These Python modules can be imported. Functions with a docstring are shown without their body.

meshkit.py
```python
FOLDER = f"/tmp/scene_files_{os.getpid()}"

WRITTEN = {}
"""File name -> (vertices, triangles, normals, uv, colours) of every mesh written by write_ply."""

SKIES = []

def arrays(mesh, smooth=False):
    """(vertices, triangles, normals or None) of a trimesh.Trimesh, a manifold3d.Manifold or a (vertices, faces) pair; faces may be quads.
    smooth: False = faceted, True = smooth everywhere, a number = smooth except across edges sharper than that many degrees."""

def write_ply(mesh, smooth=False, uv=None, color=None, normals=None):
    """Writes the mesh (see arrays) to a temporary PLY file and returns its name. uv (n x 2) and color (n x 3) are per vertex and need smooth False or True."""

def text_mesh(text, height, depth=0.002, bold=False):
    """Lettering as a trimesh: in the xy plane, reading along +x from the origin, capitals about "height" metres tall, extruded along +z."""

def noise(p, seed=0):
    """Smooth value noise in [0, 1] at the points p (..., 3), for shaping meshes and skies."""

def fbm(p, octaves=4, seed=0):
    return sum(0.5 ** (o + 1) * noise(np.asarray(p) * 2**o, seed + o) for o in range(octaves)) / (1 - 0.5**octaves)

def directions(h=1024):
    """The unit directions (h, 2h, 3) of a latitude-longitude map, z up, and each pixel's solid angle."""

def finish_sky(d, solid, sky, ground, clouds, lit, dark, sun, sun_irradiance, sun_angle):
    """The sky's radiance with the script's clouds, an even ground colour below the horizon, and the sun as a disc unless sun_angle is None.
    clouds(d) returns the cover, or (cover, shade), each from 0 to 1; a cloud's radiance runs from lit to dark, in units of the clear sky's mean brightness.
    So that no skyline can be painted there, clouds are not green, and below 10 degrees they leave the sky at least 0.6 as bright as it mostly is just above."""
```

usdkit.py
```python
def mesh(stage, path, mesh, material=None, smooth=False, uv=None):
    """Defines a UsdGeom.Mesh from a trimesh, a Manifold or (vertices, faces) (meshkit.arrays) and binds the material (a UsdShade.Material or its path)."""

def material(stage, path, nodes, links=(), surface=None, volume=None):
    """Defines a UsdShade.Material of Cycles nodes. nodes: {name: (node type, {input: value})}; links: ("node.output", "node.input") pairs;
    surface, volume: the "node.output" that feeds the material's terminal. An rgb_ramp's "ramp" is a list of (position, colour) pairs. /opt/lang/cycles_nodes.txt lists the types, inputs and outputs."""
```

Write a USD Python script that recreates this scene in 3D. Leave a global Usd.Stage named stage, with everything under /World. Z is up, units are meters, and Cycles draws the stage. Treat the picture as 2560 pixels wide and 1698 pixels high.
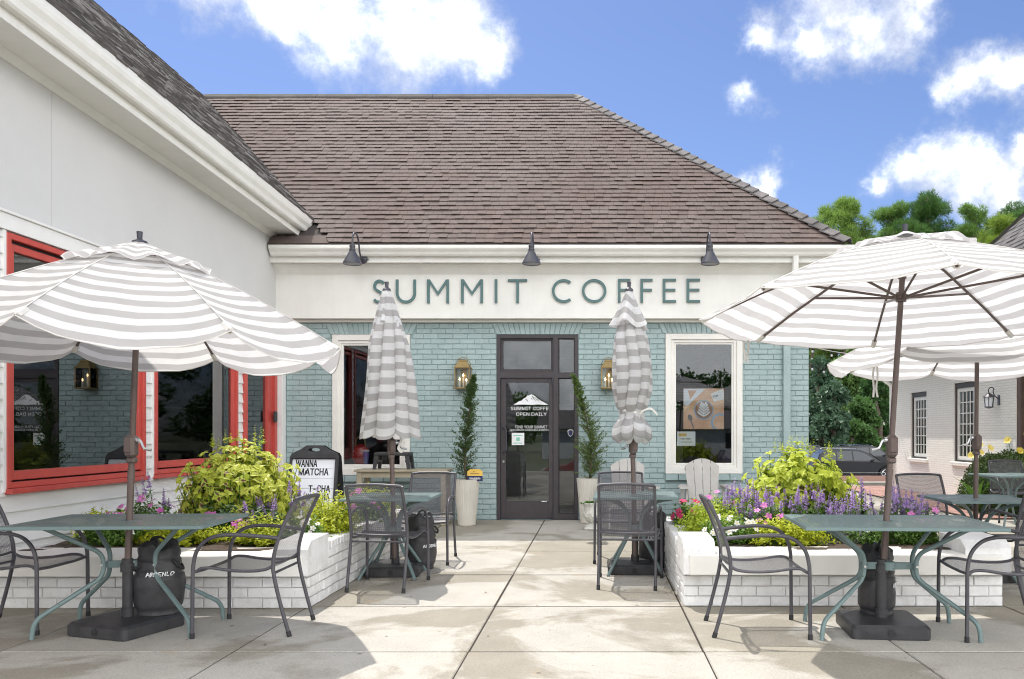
import math, random
import numpy as np
import trimesh
from shapely import affinity
from shapely.geometry import LineString, Polygon, Point, box as sbox
from shapely.ops import unary_union
import usdkit, meshkit
from pxr import Usd, UsdGeom, UsdLux, UsdShade, Gf, Sdf

stage = Usd.Stage.CreateInMemory()
UsdGeom.SetStageUpAxis(stage, "Z")
UsdGeom.Xform.Define(stage, "/World")
UsdGeom.Scope.Define(stage, "/World/Looks")

# ---------------------------------------------------------------- camera, sky, sun, exposure
F, CX, CY, H = 2060.0, 1490.0, 1080.0, 1.30          # focal length and principal point in photograph pixels, eye height
cam = UsdGeom.Camera.Define(stage, "/World/camera")
cam.CreateHorizontalApertureAttr(36.0)
cam.CreateVerticalApertureAttr(36.0 * 679 / 1024)
cam.CreateFocalLengthAttr(36.0 * F / 2560)
cam.CreateHorizontalApertureOffsetAttr((1280 - CX) / 2560 * 36)
cam.CreateVerticalApertureOffsetAttr((CY - 849) / 2560 * 36)
cam.CreateClippingRangeAttr(Gf.Vec2f(0.05, 2000))
cam.AddTranslateOp().Set(Gf.Vec3d(0, 0, H))
cam.AddRotateXYZOp().Set(Gf.Vec3f(90, 0, 0))
EXPOSURE = 1.15
SKY_STRENGTH, SUN_INTENSITY = 0.15, 0.5
SKY_TINT = (0.345, 0.362, 0.442)
cam.CreateExposureAttr(EXPOSURE)

SUN = np.array([-0.25, 0.46, 1.0]); SUN /= np.linalg.norm(SUN)
elev, rot = math.asin(SUN[2]), math.atan2(SUN[0], SUN[1])


def view_dir(px, py):
    d = np.array([(px - CX) / F, 1.0, (CY - py) / F])
    return d / np.linalg.norm(d)


def sky_material():
    n = {"tc": ("texture_coordinate", {}),
         "sky": ("sky_texture", {"sky_type": "single_scattering", "sun_disc": False, "sun_elevation": elev, "sun_rotation": rot, "altitude": 200.0, "air_density": 1.0, "aerosol_density": 0.6, "ozone_density": 2.2}),
         "warp": ("noise_texture", {"scale": 5.0, "detail": 8.0, "roughness": 0.62}),
         "wsub": ("vector_math", {"math_type": "subtract", "vector2": (0.5, 0.5, 0.5)}),
         "wscl": ("vector_math", {"math_type": "scale", "scale": 0.15}),
         "wadd": ("vector_math", {"math_type": "add"}),
         "fine": ("noise_texture", {"scale": 11.0, "detail": 10.0, "roughness": 0.66}),
         "low": ("noise_texture", {"scale": 1.9, "detail": 5.0, "roughness": 0.55}),
         }
    L = [("tc.generated", "warp.vector"), ("warp.color", "wsub.vector1"), ("wsub.vector", "wscl.vector1"), ("tc.generated", "wadd.vector1"), ("wscl.vector", "wadd.vector2"),
         ("tc.generated", "fine.vector"), ("tc.generated", "low.vector")]
    puffs = [(560, 0, 130), (700, 20, 140), (850, 60, 170), (990, 85, 150), (1110, 60, 150), (1215, 110, 95), (880, -120, 300), (720, 95, 60),
             (1930, 130, 85), (2040, 125, 110), (2150, 75, 135), (2255, 30, 120), (2150, -90, 210),
             (2385, 230, 92), (2450, 165, 90), (2530, 195, 90), (1885, 258, 80),
             (2260, 460, 85), (2350, 415, 108), (2440, 430, 105), (2530, 455, 85), (2195, 510, 60), (2555, 365, 62), (1890, 482, 66), (1840, 458, 48)]
    last = None
    for i, (px, py, r) in enumerate(puffs):
        c = view_dir(px, py)
        n[f"d{i}"] = ("vector_math", {"math_type": "distance", "vector2": tuple(c)})
        n[f"m{i}"] = ("math", {"math_type": "multiply_add", "value2": -F / r, "value3": 1.0})
        n[f"k{i}"] = ("math", {"math_type": "maximum", "value2": -1.5})
        L += [("wadd.vector", f"d{i}.vector1"), (f"d{i}.value", f"m{i}.value1"), (f"m{i}.value", f"k{i}.value1")]
        if last is None:
            last = f"k{i}.value"
        else:
            n[f"x{i}"] = ("math", {"math_type": "smoothmax", "value3": 0.45})
            L += [(last, f"x{i}.value1"), (f"k{i}.value", f"x{i}.value2")]
            last = f"x{i}.value"
    # the same partly cloudy sky goes on outside the frame
    c = view_dir(1280, 500)
    n["out"] = ("vector_math", {"math_type": "distance", "vector2": tuple(c)})
    n["outm"] = ("map_range", {"range_type": "smoothstep", "from_min": 0.72, "from_max": 1.0, "to_min": -4.0, "to_max": 0.0, "clamp": True})
    n["lowm"] = ("map_range", {"from_min": 0.34, "from_max": 0.60, "to_min": 0.0, "to_max": 1.7, "clamp": True})
    n["gen"] = ("math", {"math_type": "add"})
    n["all"] = ("math", {"math_type": "maximum"})
    n["fm"] = ("math", {"math_type": "multiply_add", "value2": 2.3, "value3": -1.22})
    n["sum"] = ("math", {"math_type": "add"})
    n["cov"] = ("map_range", {"range_type": "smoothstep", "from_min": 0.02, "from_max": 1.05, "to_min": 0.0, "to_max": 0.98, "clamp": True})
    n["body"] = ("noise_texture", {"scale": 10.0, "detail": 8.0, "roughness": 0.62})
    n["off"] = ("vector_math", {"math_type": "add", "vector2": (0.015, 0.0, -0.035)})
    n["bm"] = ("math", {"math_type": "multiply_add", "value2": 2.4, "value3": -1.15})
    n["bs"] = ("math", {"math_type": "add"})
    n["shade"] = ("map_range", {"range_type": "smoothstep", "from_min": 0.25, "from_max": 1.45, "to_min": 0.0, "to_max": 1.0, "clamp": True})
    n["cl"] = ("mix_color", {"a": (2.55, 2.68, 2.95), "b": (8.2, 8.2, 8.2), "use_clamp": False})
    n["tint"] = ("mix_color", {"blend_type": "multiply", "fac": 1.0, "b": SKY_TINT, "use_clamp": False})
    n["mix"] = ("mix_color", {"use_clamp": False})
    n["bg"] = ("background_shader", {"strength": SKY_STRENGTH})
    L += [("tc.generated", "out.vector1"), ("out.value", "outm.value"), ("low.fac", "lowm.value"), ("lowm.result", "gen.value1"), ("outm.result", "gen.value2"),
          (last, "all.value1"), ("gen.value", "all.value2"), ("fine.fac", "fm.value1"), ("fm.value", "sum.value1"), ("all.value", "sum.value2"),
          ("sum.value", "cov.value"), ("tc.generated", "off.vector1"), ("off.vector", "body.vector"), ("body.fac", "bm.value1"), ("bm.value", "bs.value1"), ("all.value", "bs.value2"), ("bs.value", "shade.value"), ("shade.result", "cl.fac"), ("sky.color", "tint.a"), ("tint.result", "mix.a"), ("cl.result", "mix.b"), ("cov.result", "mix.fac"),
          ("mix.result", "bg.color")]
    return usdkit.material(stage, "/World/Looks/sky_air", n, L, surface="bg.background")


dome = UsdLux.DomeLight.Define(stage, "/World/sky")
dome.GetPrim().SetCustomDataByKey("kind", "structure")
UsdShade.MaterialBindingAPI.Apply(dome.GetPrim()).Bind(sky_material())
sun = UsdLux.DistantLight.Define(stage, "/World/sun")
sun.CreateIntensityAttr(SUN_INTENSITY); sun.CreateAngleAttr(0.5); sun.CreateNormalizeAttr(True); sun.CreateColorAttr(Gf.Vec3f(1.0, 0.95, 0.88))
_z = SUN; _x = np.cross([0, 1, 0.0], _z); _x /= np.linalg.norm(_x); _y = np.cross(_z, _x)
sun.AddTransformOp().Set(Gf.Matrix4d(*_x, 0, *_y, 0, *_z, 0, 0, 0, 40, 1))

# ---------------------------------------------------------------- helpers
RNG = np.random.default_rng(7)
PI = math.pi
_used, _loc = {}, {}


def at(px, py, Y):
    """World point seen at photograph pixel (px, py) at depth Y."""
    return np.array([(px - CX) * Y / F, Y, H - (py - CY) * Y / F])


def name_for(parent, name):
    k = _used.get((parent, name), 0)
    _used[(parent, name)] = k + 1
    return name if k == 0 else f"{name}_{k:03d}"


def tag(prim, label=None, cat=None, group=None, kind=None):
    for k, v in (("label", label), ("category", cat), ("group", group), ("kind", kind)):
        if v:
            prim.SetCustomDataByKey(k, v)


def thing(name, label=None, cat=None, loc=(0, 0, 0), rotz=0.0, group=None, kind=None, parent="/World"):
    """An Xform at the thing's base whose children are its parts; returns its path."""
    path = f"{parent}/{name_for(parent, name)}"
    x = UsdGeom.Xform.Define(stage, path)
    x.AddTranslateOp().Set(Gf.Vec3d(*map(float, loc)))
    x.AddRotateZOp().Set(float(math.degrees(rotz)))
    tag(x.GetPrim(), label, cat, group, kind)
    _loc[path] = np.array(loc, float)
    return path


def obj(name, mesh, mat, parent="/World", label=None, cat=None, group=None, kind=None, smooth=False, uv=None, world=False):
    """ONE Mesh prim under parent. world: the vertices are in world space; the thing's own location is taken off."""
    path = f"{parent}/{name_for(parent, name)}"
    v, f, nrm = meshkit.arrays(mesh, smooth)
    if world:
        p = parent
        while p not in _loc and p != "/World":
            p = p.rpartition("/")[0]
        if p in _loc:
            v = v - _loc[p]
    m = usdkit.mesh(stage, path, (v, f), M[mat] if isinstance(mat, str) else mat, smooth=False, uv=uv)
    if nrm is not None:
        m.CreateNormalsAttr(nrm.astype(np.float32)); m.SetNormalsInterpolation("vertex")
    tag(m.GetPrim(), label, cat, group, kind)
    return path


def copy_of(src, loc, rotz, label=None, group=None):
    """A copy of a thing with its parts, under the next number of its name."""
    base = src.rpartition("/")[2]
    path = f"/World/{name_for('/World', base)}"
    x = UsdGeom.Xform.Define(stage, path)
    p = x.GetPrim()
    p.GetReferences().AddInternalReference(Sdf.Path(src))
    x.GetPrim().GetAttribute("xformOp:translate").Set(Gf.Vec3d(*map(float, loc)))
    x.GetPrim().GetAttribute("xformOp:rotateZ").Set(float(math.degrees(rotz)))
    p.SetInstanceable(True)
    was = stage.GetPrimAtPath(src).GetCustomData()
    tag(p, label or was.get("label"), was.get("category"), group or was.get("group"))
    return path


class MB:
    """Collects shapes that become one mesh."""

    def __init__(self):
        self.v, self.f, self.n = [], [], 0

    def add(self, v, f):
        v, f = np.asarray(v, float), np.asarray(f, int)
        if f.shape[1] == 4:
            f = np.vstack([f[:, [0, 1, 2]], f[:, [0, 2, 3]]])
        self.v.append(v); self.f.append(f + self.n); self.n += len(v)
        return self

    def tm(self, t):
        return self.add(t.vertices, t.faces)

    def box(self, a, b, bevel=0.0):
        a, b = np.minimum(a, b).astype(float), np.maximum(a, b).astype(float)
        if bevel <= 0:
            c = np.array([[x, y, z] for x in (a[0], b[0]) for y in (a[1], b[1]) for z in (a[2], b[2])])
            return self.add(c, [[0, 1, 3, 2], [4, 6, 7, 5], [0, 4, 5, 1], [2, 3, 7, 6], [0, 2, 6, 4], [1, 5, 7, 3]])
        e = min(bevel, 0.45 * (b - a).min())
        pts = []
        for sx in (0, 1):
            for sy in (0, 1):
                for sz in (0, 1):
                    c = np.array([(a, b)[sx][0], (a, b)[sy][1], (a, b)[sz][2]])
                    s = np.array([1 - 2 * sx, 1 - 2 * sy, 1 - 2 * sz]) * e
                    pts += [c + s * [0, 1, 1], c + s * [1, 0, 1], c + s * [1, 1, 0]]
        h = trimesh.convex.convex_hull(np.array(pts))
        return self.tm(h)

    def tube(self, pts, r, n=8, cap=True):
        p = np.asarray(pts, float)
        r = np.broadcast_to(np.asarray(r, float), (len(p),))
        t = np.gradient(p, axis=0)
        t /= np.maximum(np.linalg.norm(t, axis=1, keepdims=True), 1e-9)
        u = np.cross(t[0], [0, 0, 1.0] if abs(t[0][2]) < 0.9 else [1.0, 0, 0]); u /= np.linalg.norm(u)
        rings = []
        ang = np.arange(n) * 2 * PI / n
        for i in range(len(p)):
            u = u - t[i] * (u @ t[i]); u /= max(np.linalg.norm(u), 1e-9)
            w = np.cross(t[i], u)
            rings.append(p[i] + r[i] * (np.cos(ang)[:, None] * u + np.sin(ang)[:, None] * w))
        v = np.vstack(rings)
        f = []
        for i in range(len(p) - 1):
            for k in range(n):
                a, b = i * n + k, i * n + (k + 1) % n
                f.append([a, b, b + n, a + n])
        f = np.array(f)
        tri = np.vstack([f[:, [0, 1, 2]], f[:, [0, 2, 3]]])
        if cap:
            m = len(v)
            v = np.vstack([v, p[0], p[-1]])
            k = np.arange(n)
            tri = np.vstack([tri, np.stack([np.full(n, m), (k + 1) % n, k], 1), np.stack([np.full(n, m + 1), (len(p) - 1) * n + k, (len(p) - 1) * n + (k + 1) % n], 1)])
        return self.add(v, tri)

    def lathe(self, prof, n=24, c=(0, 0, 0), wob=None):
        """prof: (r, z) from bottom to top, about the vertical axis through c."""
        prof = np.asarray(prof, float); a = np.arange(n) * 2 * PI / n
        r = prof[:, 0][:, None] * (np.ones(n)[None, :] if wob is None else wob(a)[None, :])
        v = np.stack([r * np.cos(a), r * np.sin(a), np.repeat(prof[:, 1][:, None], n, 1)], -1).reshape(-1, 3) + c
        f = [[i * n + k, i * n + (k + 1) % n, (i + 1) * n + (k + 1) % n, (i + 1) * n + k] for i in range(len(prof) - 1) for k in range(n)]
        f = np.array(f); tri = np.vstack([f[:, [0, 1, 2]], f[:, [0, 2, 3]]])
        m = len(v); k = np.arange(n); q = (len(prof) - 1) * n
        v = np.vstack([v, [c[0], c[1], c[2] + prof[0, 1]], [c[0], c[1], c[2] + prof[-1, 1]]])
        tri = np.vstack([tri, np.stack([np.full(n, m), (k + 1) % n, k], 1), np.stack([np.full(n, m + 1), q + k, q + (k + 1) % n], 1)])
        return self.add(v, tri)

    def prism(self, poly, d0, d1, axis="y"):
        """Extrudes a shapely polygon (or points). axis y: polygon in (x, z); x: polygon in (y, z); z: in (x, y)."""
        g = poly if hasattr(poly, "geom_type") else Polygon(poly)
        for q in getattr(g, "geoms", [g]):
            if q.is_empty or q.area < 1e-9:
                continue
            t = trimesh.creation.extrude_polygon(q, d1 - d0, engine="earcut")
            v = np.array(t.vertices); v[:, 2] += d0
            if axis == "y":
                v = v[:, [0, 2, 1]]; f = np.array(t.faces)[:, ::-1]
            elif axis == "x":
                v = v[:, [2, 0, 1]]; f = np.array(t.faces)
            else:
                f = np.array(t.faces)
            self.add(v, f)
        return self

    def move(self, d):
        self.v = [v + np.asarray(d, float) for v in self.v]
        return self

    def rotz(self, a, c=(0, 0, 0)):
        R = np.array([[math.cos(a), -math.sin(a), 0], [math.sin(a), math.cos(a), 0], [0, 0, 1]])
        self.v = [(v - c) @ R.T + c for v in self.v]
        return self

    def apply(self, fn):
        self.v = [fn(v) for v in self.v]
        return self

    def get(self):
        return np.vstack(self.v), np.vstack(self.f)


def fillet(pts, r, k=5):
    """Rounds the corners of a polyline."""
    p = [np.asarray(q, float) for q in pts]
    out = [p[0]]
    for a, b, c in zip(p[:-2], p[1:-1], p[2:]):
        la, lc = np.linalg.norm(a - b), np.linalg.norm(c - b)
        e = min(r, 0.48 * la, 0.48 * lc)
        s, t = b + (a - b) / la * e, b + (c - b) / lc * e
        for u in np.linspace(0, 1, k):
            out.append((1 - u) ** 2 * s + 2 * u * (1 - u) * b + u * u * t)
    out.append(p[-1])
    return np.array(out)


def spline(pts, k=6):
    """Catmull-Rom through the points."""
    p = np.asarray(pts, float)
    q = np.vstack([2 * p[0] - p[1], p, 2 * p[-1] - p[-2]])
    out = []
    for i in range(1, len(q) - 2):
        for u in np.linspace(0, 1, k, endpoint=False):
            a, b, c, d = q[i - 1], q[i], q[i + 1], q[i + 2]
            out.append(0.5 * (2 * b + (c - a) * u + (2 * a - 5 * b + 4 * c - d) * u * u + (3 * b - a - 3 * c + d) * u ** 3))
    out.append(p[-1])
    return np.array(out)


def sphere(c, r, sub=2, squash=(1, 1, 1)):
    t = trimesh.creation.icosphere(sub, 1.0)
    return t.vertices * np.asarray(squash) * r + np.asarray(c, float), t.faces


def grid_mesh(P, flip=False):
    """P (m, n, 3) grid of points to (v, f, uv-index)."""
    m, n = P.shape[:2]
    i, j = np.meshgrid(np.arange(m - 1), np.arange(n - 1), indexing="ij")
    a = (i * n + j).ravel()
    q = np.stack([a, a + 1, a + n + 1, a + n], 1)
    if flip:
        q = q[:, ::-1]
    return P.reshape(-1, 3), np.vstack([q[:, [0, 1, 2]], q[:, [0, 2, 3]]])


def scatter(tv, tf, P, D, N, S):
    """Copies of a small template (length along +y, normal +z) at points P along D with normals near N and sizes S, as one mesh."""
    D = D / np.maximum(np.linalg.norm(D, axis=1, keepdims=True), 1e-9)
    X = np.cross(D, N); X /= np.maximum(np.linalg.norm(X, axis=1, keepdims=True), 1e-9)
    Z = np.cross(X, D)
    S = np.broadcast_to(np.asarray(S, float), (len(P),))
    v = (tv[None, :, 0:1] * X[:, None] + tv[None, :, 1:2] * D[:, None] + tv[None, :, 2:3] * Z[:, None]) * S[:, None, None] + P[:, None]
    f = tf[None] + (np.arange(len(P)) * len(tv))[:, None, None]
    return v.reshape(-1, 3), f.reshape(-1, 3)


def unit(a):
    return a / np.maximum(np.linalg.norm(a, axis=-1, keepdims=True), 1e-9)


LEAF = (np.array([[0, 0, 0], [0.26, 0.35, 0.05], [0, 0.5, -0.02], [-0.26, 0.35, 0.05], [0.0, 1.0, -0.12]]), np.array([[0, 1, 2], [0, 2, 3], [1, 4, 2], [2, 4, 3]]))
QUAD = (np.array([[0, 0, 0], [0.32, 0.5, 0.04], [0, 1, -0.05], [-0.32, 0.5, 0.04]]), np.array([[0, 1, 2], [0, 2, 3]]))
NEEDLE = (np.array([[0.05, 0, 0], [-0.05, 0, 0], [0, 1, 0.05]]), np.array([[0, 1, 2]]))

# ---------------------------------------------------------------- materials
M = {}


def mk(name, nodes, links, surface):
    M[name] = usdkit.material(stage, f"/World/Looks/{name}", nodes, links, surface=surface)
    return M[name]


def pbr(name, col, col2=None, rough=0.5, metal=0.0, scale=4.0, detail=5.0, bump=0.0, bscale=60.0, vary=0.0, spec=0.5, lo=0.35, hi=0.65, coat=0.0, streak=0.0, chip=None):
    """Principled with a noise blend of two colours, a fine bump and, with vary, a tone that differs from piece to piece."""
    col2 = col2 or tuple(c * 0.86 for c in col)
    n = {"g": ("geometry", {}), "t": ("noise_texture", {"scale": scale, "detail": detail, "roughness": 0.6}), "r": ("map_range", {"from_min": lo, "from_max": hi, "clamp": True}),
         "m": ("mix_color", {"a": col, "b": col2}), "p": ("principled_bsdf", {"roughness": rough, "metallic": metal, "specular_ior_level": spec, "coat_weight": coat})}
    L = [("g.position", "t.vector"), ("t.fac", "r.value"), ("r.result", "m.fac")]
    out = "m.result"
    if streak:                                        # rain streaks and grime that run down the paint
        n["mp"] = ("mapping", {"scale": (6.0, 6.0, 0.5)}); n["sn"] = ("noise_texture", {"scale": 1.0, "detail": 6.0, "roughness": 0.65}); n["sr"] = ("map_range", {"from_min": 0.42, "from_max": 0.78, "to_min": 1.0, "to_max": 1 - streak, "clamp": True}); n["sh"] = ("hsv", {})
        L += [("g.position", "mp.vector"), ("mp.vector", "sn.vector"), ("sn.fac", "sr.value"), ("sr.result", "sh.value"), (out, "sh.color")]
        out = "sh.color"
    if chip:                                          # chips and scuffs that bare another colour
        n["ct"] = ("noise_texture", {"scale": 26.0, "detail": 7.0, "roughness": 0.7}); n["cr"] = ("map_range", {"from_min": 0.655, "from_max": 0.69, "to_max": 0.85, "clamp": True}); n["cm"] = ("mix_color", {"b": chip})
        L += [("g.position", "ct.vector"), ("ct.fac", "cr.value"), ("cr.result", "cm.fac"), (out, "cm.a")]
        out = "cm.result"
    if vary:
        n["oi"] = ("object_info", {})
        n["a"] = ("math", {"math_type": "multiply_add", "value2": 7.31})
        n["fr"] = ("math", {"math_type": "fraction"})
        n["vr"] = ("map_range", {"to_min": 1 - vary, "to_max": 1 + vary * 0.6})
        n["h"] = ("hsv", {})
        L += [("g.random_per_island", "a.value1"), ("oi.random", "a.value3"), ("a.value", "fr.value1"), ("fr.value", "vr.value"), ("vr.result", "h.value"), (out, "h.color")]
        out = "h.color"
    L.append((out, "p.base_color"))
    if bump:
        n["bt"] = ("noise_texture", {"scale": bscale, "detail": 4.0, "roughness": 0.6})
        n["b"] = ("bump", {"strength": 1.0, "distance": bump})
        L += [("g.position", "bt.vector"), ("bt.fac", "b.height"), ("b.normal", "p.normal")]
    return mk(name, n, L, "p.BSDF")


def leafmat(name, a, b, c=None, trans=0.35, rough=0.45, hue=0.0):
    """Foliage: tone from leaf to leaf, light passing through."""
    n = {"g": ("geometry", {}), "oi": ("object_info", {}), "s": ("math", {"math_type": "multiply_add", "value2": 3.7}), "fr": ("math", {"math_type": "fraction"}),
         "rp": ("rgb_ramp", {"ramp": [(0.0, a), (0.6, b), (1.0, c or b)]}),
         "p": ("principled_bsdf", {"roughness": rough, "specular_ior_level": 0.35}), "tr": ("translucent_bsdf", {}), "mx": ("mix_closure", {"fac": trans})}
    L = [("g.random_per_island", "s.value1"), ("oi.random", "s.value3"), ("s.value", "fr.value1"), ("fr.value", "rp.fac"), ("rp.color", "p.base_color"), ("rp.color", "tr.color"), ("p.BSDF", "mx.closure1"), ("tr.BSDF", "mx.closure2")]
    return mk(name, n, L, "mx.closure")


# white paints
pbr("white_paint", (0.80, 0.785, 0.74), (0.74, 0.72, 0.67), rough=0.45, scale=1.7, bump=0.0006, bscale=90)
pbr("wall_paint", (0.635, 0.63, 0.62), (0.585, 0.58, 0.57), rough=0.6, scale=0.6, detail=8.0, bump=0.003, bscale=30)
pbr("trim_paint", (0.80, 0.79, 0.745), (0.745, 0.735, 0.69), rough=0.4, scale=2.2, bump=0.0008, bscale=60, streak=0.06)
pbr("siding_paint", (0.81, 0.805, 0.78), (0.76, 0.75, 0.73), rough=0.5, scale=2.5, bump=0.0007, bscale=80, vary=0.04)
pbr("planter_white", (0.80, 0.795, 0.785), (0.62, 0.605, 0.57), rough=0.55, scale=7, bump=0.005, bscale=45, vary=0.06, lo=0.50, hi=0.78, streak=0.12, chip=(0.33, 0.29, 0.24))
pbr("planter_joint", (0.60, 0.59, 0.57), (0.36, 0.35, 0.33), rough=0.8, scale=12, bump=0.003, bscale=60, lo=0.5, hi=0.8)
pbr("red_paint", (0.50, 0.072, 0.055), (0.44, 0.06, 0.048), rough=0.4, scale=6, bump=0.0005)
pbr("teal_brick", (0.375, 0.475, 0.475), (0.315, 0.415, 0.415), rough=0.5, scale=4.0, bump=0.006, bscale=42, vary=0.07, streak=0.08, chip=(0.20, 0.27, 0.27))
pbr("teal_joint", (0.29, 0.38, 0.375), (0.22, 0.30, 0.295), rough=0.65, scale=9, bump=0.003, bscale=70)
pbr("sign_letter", (0.085, 0.165, 0.165), (0.08, 0.155, 0.155), rough=0.45)
pbr("dark_bronze", (0.045, 0.038, 0.042), (0.055, 0.047, 0.05), rough=0.42, metal=0.15, scale=8)
pbr("lamp_black", (0.030, 0.030, 0.042), (0.04, 0.04, 0.05), rough=0.35, scale=8, spec=0.6)
pbr("black_plastic", (0.018, 0.018, 0.02), (0.035, 0.034, 0.036), rough=0.45, scale=10, bump=0.002, bscale=40)
pbr("rubber", (0.015, 0.015, 0.016), rough=0.7)
pbr("brass", (0.30, 0.22, 0.095), (0.24, 0.175, 0.08), rough=0.42, metal=0.75, scale=14)
pbr("chrome", (0.75, 0.76, 0.78), rough=0.15, metal=1.0)
pbr("chair_metal", (0.060, 0.058, 0.067), (0.082, 0.079, 0.086), rough=0.42, metal=0.35, scale=9, bump=0.0003, bscale=200)
pbr("bronze_pole", (0.115, 0.085, 0.075), (0.14, 0.105, 0.095), rough=0.4, metal=0.35, scale=6)
pbr("wood_tan", (0.40, 0.355, 0.26), (0.33, 0.29, 0.21), rough=0.6, scale=7, bump=0.002)
pbr("adirondack_grey", (0.46, 0.44, 0.41), (0.41, 0.39, 0.365), rough=0.5, scale=5, bump=0.0006, vary=0.03)
pbr("cream_pot", (0.60, 0.57, 0.50), (0.54, 0.51, 0.45), rough=0.55, scale=5)
pbr("stone_urn", (0.64, 0.63, 0.57), (0.45, 0.44, 0.38), rough=0.8, scale=18, bump=0.006, bscale=45, lo=0.45, hi=0.75)
pbr("soil", (0.055, 0.038, 0.026), (0.12, 0.085, 0.06), rough=0.95, scale=30, bump=0.03, bscale=40)
pbr("mulch", (0.20, 0.10, 0.065), (0.12, 0.06, 0.04), rough=0.95, scale=9, bump=0.05, bscale=8)
pbr("shingle_brown", (0.118, 0.080, 0.068), (0.142, 0.112, 0.102), rough=0.85, scale=0.7, bump=0.004, bscale=160, vary=0.15, streak=0.16)
pbr("shingle_grey", (0.19, 0.175, 0.17), (0.10, 0.092, 0.09), rough=0.85, scale=5.0, bump=0.004, bscale=120, vary=0.30)
pbr("roof_base", (0.06, 0.05, 0.047), rough=0.9)
pbr("ridge_metal", (0.13, 0.125, 0.12), (0.10, 0.095, 0.09), rough=0.95, scale=3, spec=0.05)
pbr("ridge_vent", (0.20, 0.19, 0.20), (0.17, 0.16, 0.17), rough=0.6, scale=3)
pbr("asphalt", (0.06, 0.06, 0.062), (0.085, 0.083, 0.08), rough=0.9, scale=1.2, bump=0.006, bscale=60)
pbr("far_ground", (0.10, 0.12, 0.05), (0.07, 0.09, 0.035), rough=0.95, scale=0.6, bump=0.03, bscale=6)
pbr("kerb", (0.42, 0.40, 0.36), (0.34, 0.32, 0.29), rough=0.85, scale=3, bump=0.003)
pbr("bark", (0.10, 0.075, 0.055), (0.17, 0.13, 0.10), rough=0.9, scale=9, bump=0.02, bscale=14)
pbr("twig", (0.07, 0.06, 0.03), (0.11, 0.09, 0.05), rough=0.9, scale=20)
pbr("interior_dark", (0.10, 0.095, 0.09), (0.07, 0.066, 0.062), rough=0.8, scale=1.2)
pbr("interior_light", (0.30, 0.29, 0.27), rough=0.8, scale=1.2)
pbr("curtain", (0.60, 0.58, 0.54), (0.52, 0.50, 0.46), rough=0.9, scale=4)
pbr("paper", (0.80, 0.80, 0.80), (0.77, 0.77, 0.77), rough=0.6)
pbr("decal_white", (0.82, 0.83, 0.84), rough=0.5)
pbr("mint", (0.25, 0.62, 0.47), rough=0.5)
pbr("ink", (0.02, 0.018, 0.02), rough=0.5)
pbr("ink_purple", (0.05, 0.05, 0.14), rough=0.5)
pbr("yellow_print", (0.80, 0.52, 0.10), rough=0.5)
pbr("navy_print", (0.02, 0.022, 0.09), rough=0.5)
pbr("letterboard", (0.78, 0.80, 0.84), (0.74, 0.76, 0.80), rough=0.35)
pbr("car_black", (0.010, 0.010, 0.013), rough=0.3, spec=0.4, coat=0.15)
pbr("car_navy", (0.022, 0.023, 0.027), rough=0.3, spec=0.4, coat=0.15)
pbr("car_red", (0.35, 0.02, 0.018), rough=0.3, spec=0.6, coat=0.8)
pbr("car_glass", (0.03, 0.035, 0.04), rough=0.06, spec=0.6)
pbr("tail_red", (0.4, 0.01, 0.01), rough=0.2)
pbr("lamp_clear", (0.7, 0.7, 0.7), rough=0.15)
pbr("blue_cup", (0.12, 0.14, 0.42), rough=0.3)
pbr("cup_rim", (0.30, 0.48, 0.66), rough=0.35)
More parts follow.
